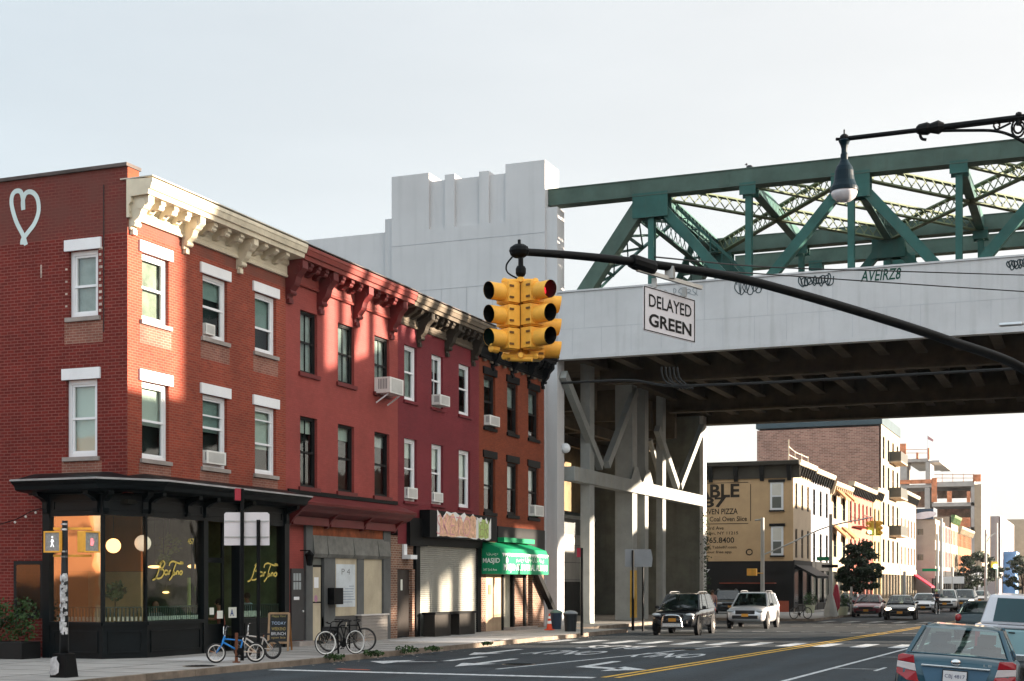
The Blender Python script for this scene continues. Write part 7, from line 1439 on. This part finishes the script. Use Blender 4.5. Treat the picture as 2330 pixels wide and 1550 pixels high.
g = G(2133, 1398); cy = person(Vector((g.x, g.y, -.02)), PI - .1, 'cyclist in dark clothes and pale green helmet riding toward us', CL('charcoal', (.07, .06, .09)), CL('black', (.02, .02, .02)), HB, pose='ride', helmet=mat('lime_helmet', (.45, .6, .25), .4)); bike('bicycle', Vector((g.x, g.y - .05, 0)), -PI / 2 - .1, 'white bicycle under the cyclist with the pale green helmet', WHITE, WHITE, .34, 1.02, MATS['white_rim'])
g = G(1822, 1409, .15); bike('bicycle', g, .9, 'dark bicycle parked on the far corner pavement before the tan building', BLACK, BLACK, .34, 1.0, MATS['dark_rim'])
# planters outside the far corner restaurant
for i, (px, py, lb) in enumerate(((1843, 1395, 'pale planter with bushy green plants by the dark bicycle'), (1918, 1400, 'small green shrub in a pot beside the red umbrella'), (1726, 1400, 'leafy potted plant behind the silver suv'))):
    g = G(px, py, .15); e = empty('potted_plant', g, lb, 'plant', 'potted plants at the far corner'); MB().lathe([(.28, 0), (.36, .55), (.3, .55)], g, n=12).build('pot', mat('pale_pot', (.4, .42, .3), .7), e); m = MB(); leaves(m, g + Vector((0, 0, .95)), .55, 260, .08, q); m.build('foliage', LEAF2, e, fix=False)
# pendant lamps in the shop
def pend(px, py, X, r, m, label, sz=1., zc=4.2):
    D = Dx(px, X); c = Vector((X, Yx(px, X), Z(py, D))); e = empty('pendant_lamp', Vector((c.x, c.y, zc)), label, 'lamp', 'pendant lamps in the corner shop')
    MB().ball(c, r, 18, 1, 1, sz).build('lamp_shade', m, e, smooth=True); MB().tube([c + Vector((0, 0, r * sz * .9)), Vector((c.x, c.y, zc))], .008, 5).build('cord', BLACK, e)
PL_ = mat('paper_lantern', (.75, .68, .62), .7, var=.05, emis=(1, .8, .65), estr=.12); WL = mat('warm_shade', (.7, .35, .12), .6, var=.05, emis=(1, .5, .2), estr=.9)
pend(258, 1242, -24.9, .2, WL, 'warm round paper lantern in the chamfered shop window'); pend(325, 1236, -24.3, .225, PL_, 'pale round paper lantern at the edge of the large shop window')
pend(352, 1290, -26, .2, WL, 'flat warm pendant lamp behind the gold lettering', .22); pend(443, 1289, -26, .22, WL, 'flat warm pendant lamp near the shop door post', .3); pend(378, 1348, -28, .12, WL, 'small low lamp deep inside the shop', .3); pend(500, 1235, -26.5, .2, mat('yellow_shade', (.55, .5, .18), .6, emis=(.8, .75, .25), estr=.35), 'yellow pendant lamp seen over the shop door', .35)
cc = Vector((-24.6, Yx(430, -24.6), .16)); ce = empty('potted_cactus', cc, 'tall pale green cactus inside the shop beside the window', 'cactus'); MB().tube([cc + Vector((0, 0, .9)), cc + Vector((0, 0, 2.15))], .06, 8).tube(smoothpts([cc + Vector((0, .03, 1.55)), cc + Vector((0, .2, 1.65)), cc + Vector((0, .26, 1.9))], 4), .045, 8).build('stem', mat('cactus_green', (.28, .34, .1), .7), ce); MB().box(cc.x - .2, cc.x + .2, cc.y - .2, cc.y + .2, .16, 1.06).build('pedestal', CHW, ce)

# ================= air =================
hzm = bpy.data.materials.new('haze_air'); hzm.use_nodes = True; ht = hzm.node_tree; ht.nodes.clear(); ho = ht.nodes.new('ShaderNodeOutputMaterial'); hv = ht.nodes.new('ShaderNodeVolumePrincipled'); hv.inputs['Density'].default_value = .00009; hv.inputs['Color'].default_value = (.93, .95, 1, 1); hv.inputs['Anisotropy'].default_value = .2; ht.links.new(hv.outputs[0], ho.inputs['Volume'])
tag(MB().box(-160, 160, -60, 640, -1.5, 40).build('haze', hzm), kind='stuff')

hq = random.Random(77)
for px, py, X, s, lb in ((385, 1240, -26.2, .38, 'hanging green plant behind the large shop window'), (372, 1275, -25.8, .22, 'smaller trailing plant under the hanging one in the shop window'), (262, 1345, -24.6, .3, 'dark leafy plant low in the chamfered shop window')):
    D = Dx(px, X); c = Vector((X, Yx(px, X), Z(py, D))); e = empty('indoor_plant', c, lb, 'plant', 'plants inside the corner shop'); m = MB(); leaves(m, c, s, 170, .07, hq, flat=(1, 1.1, .9)); m.build('foliage', mat('lime_leaf', (.16, .22, .03), .6, var=.4, scale=5) if py < 1300 else LEAF2, e, fix=False)
    MB().tube([c, Vector((c.x, c.y, 4.22))] if py < 1300 else [Vector((c.x, c.y, .2)), c], .012, 6).build('cord' if py < 1300 else 'stem', BLACK, e); MB().lathe([(.08, -.12), (.12, .05)], c, n=12).build('pot', CHW, e)
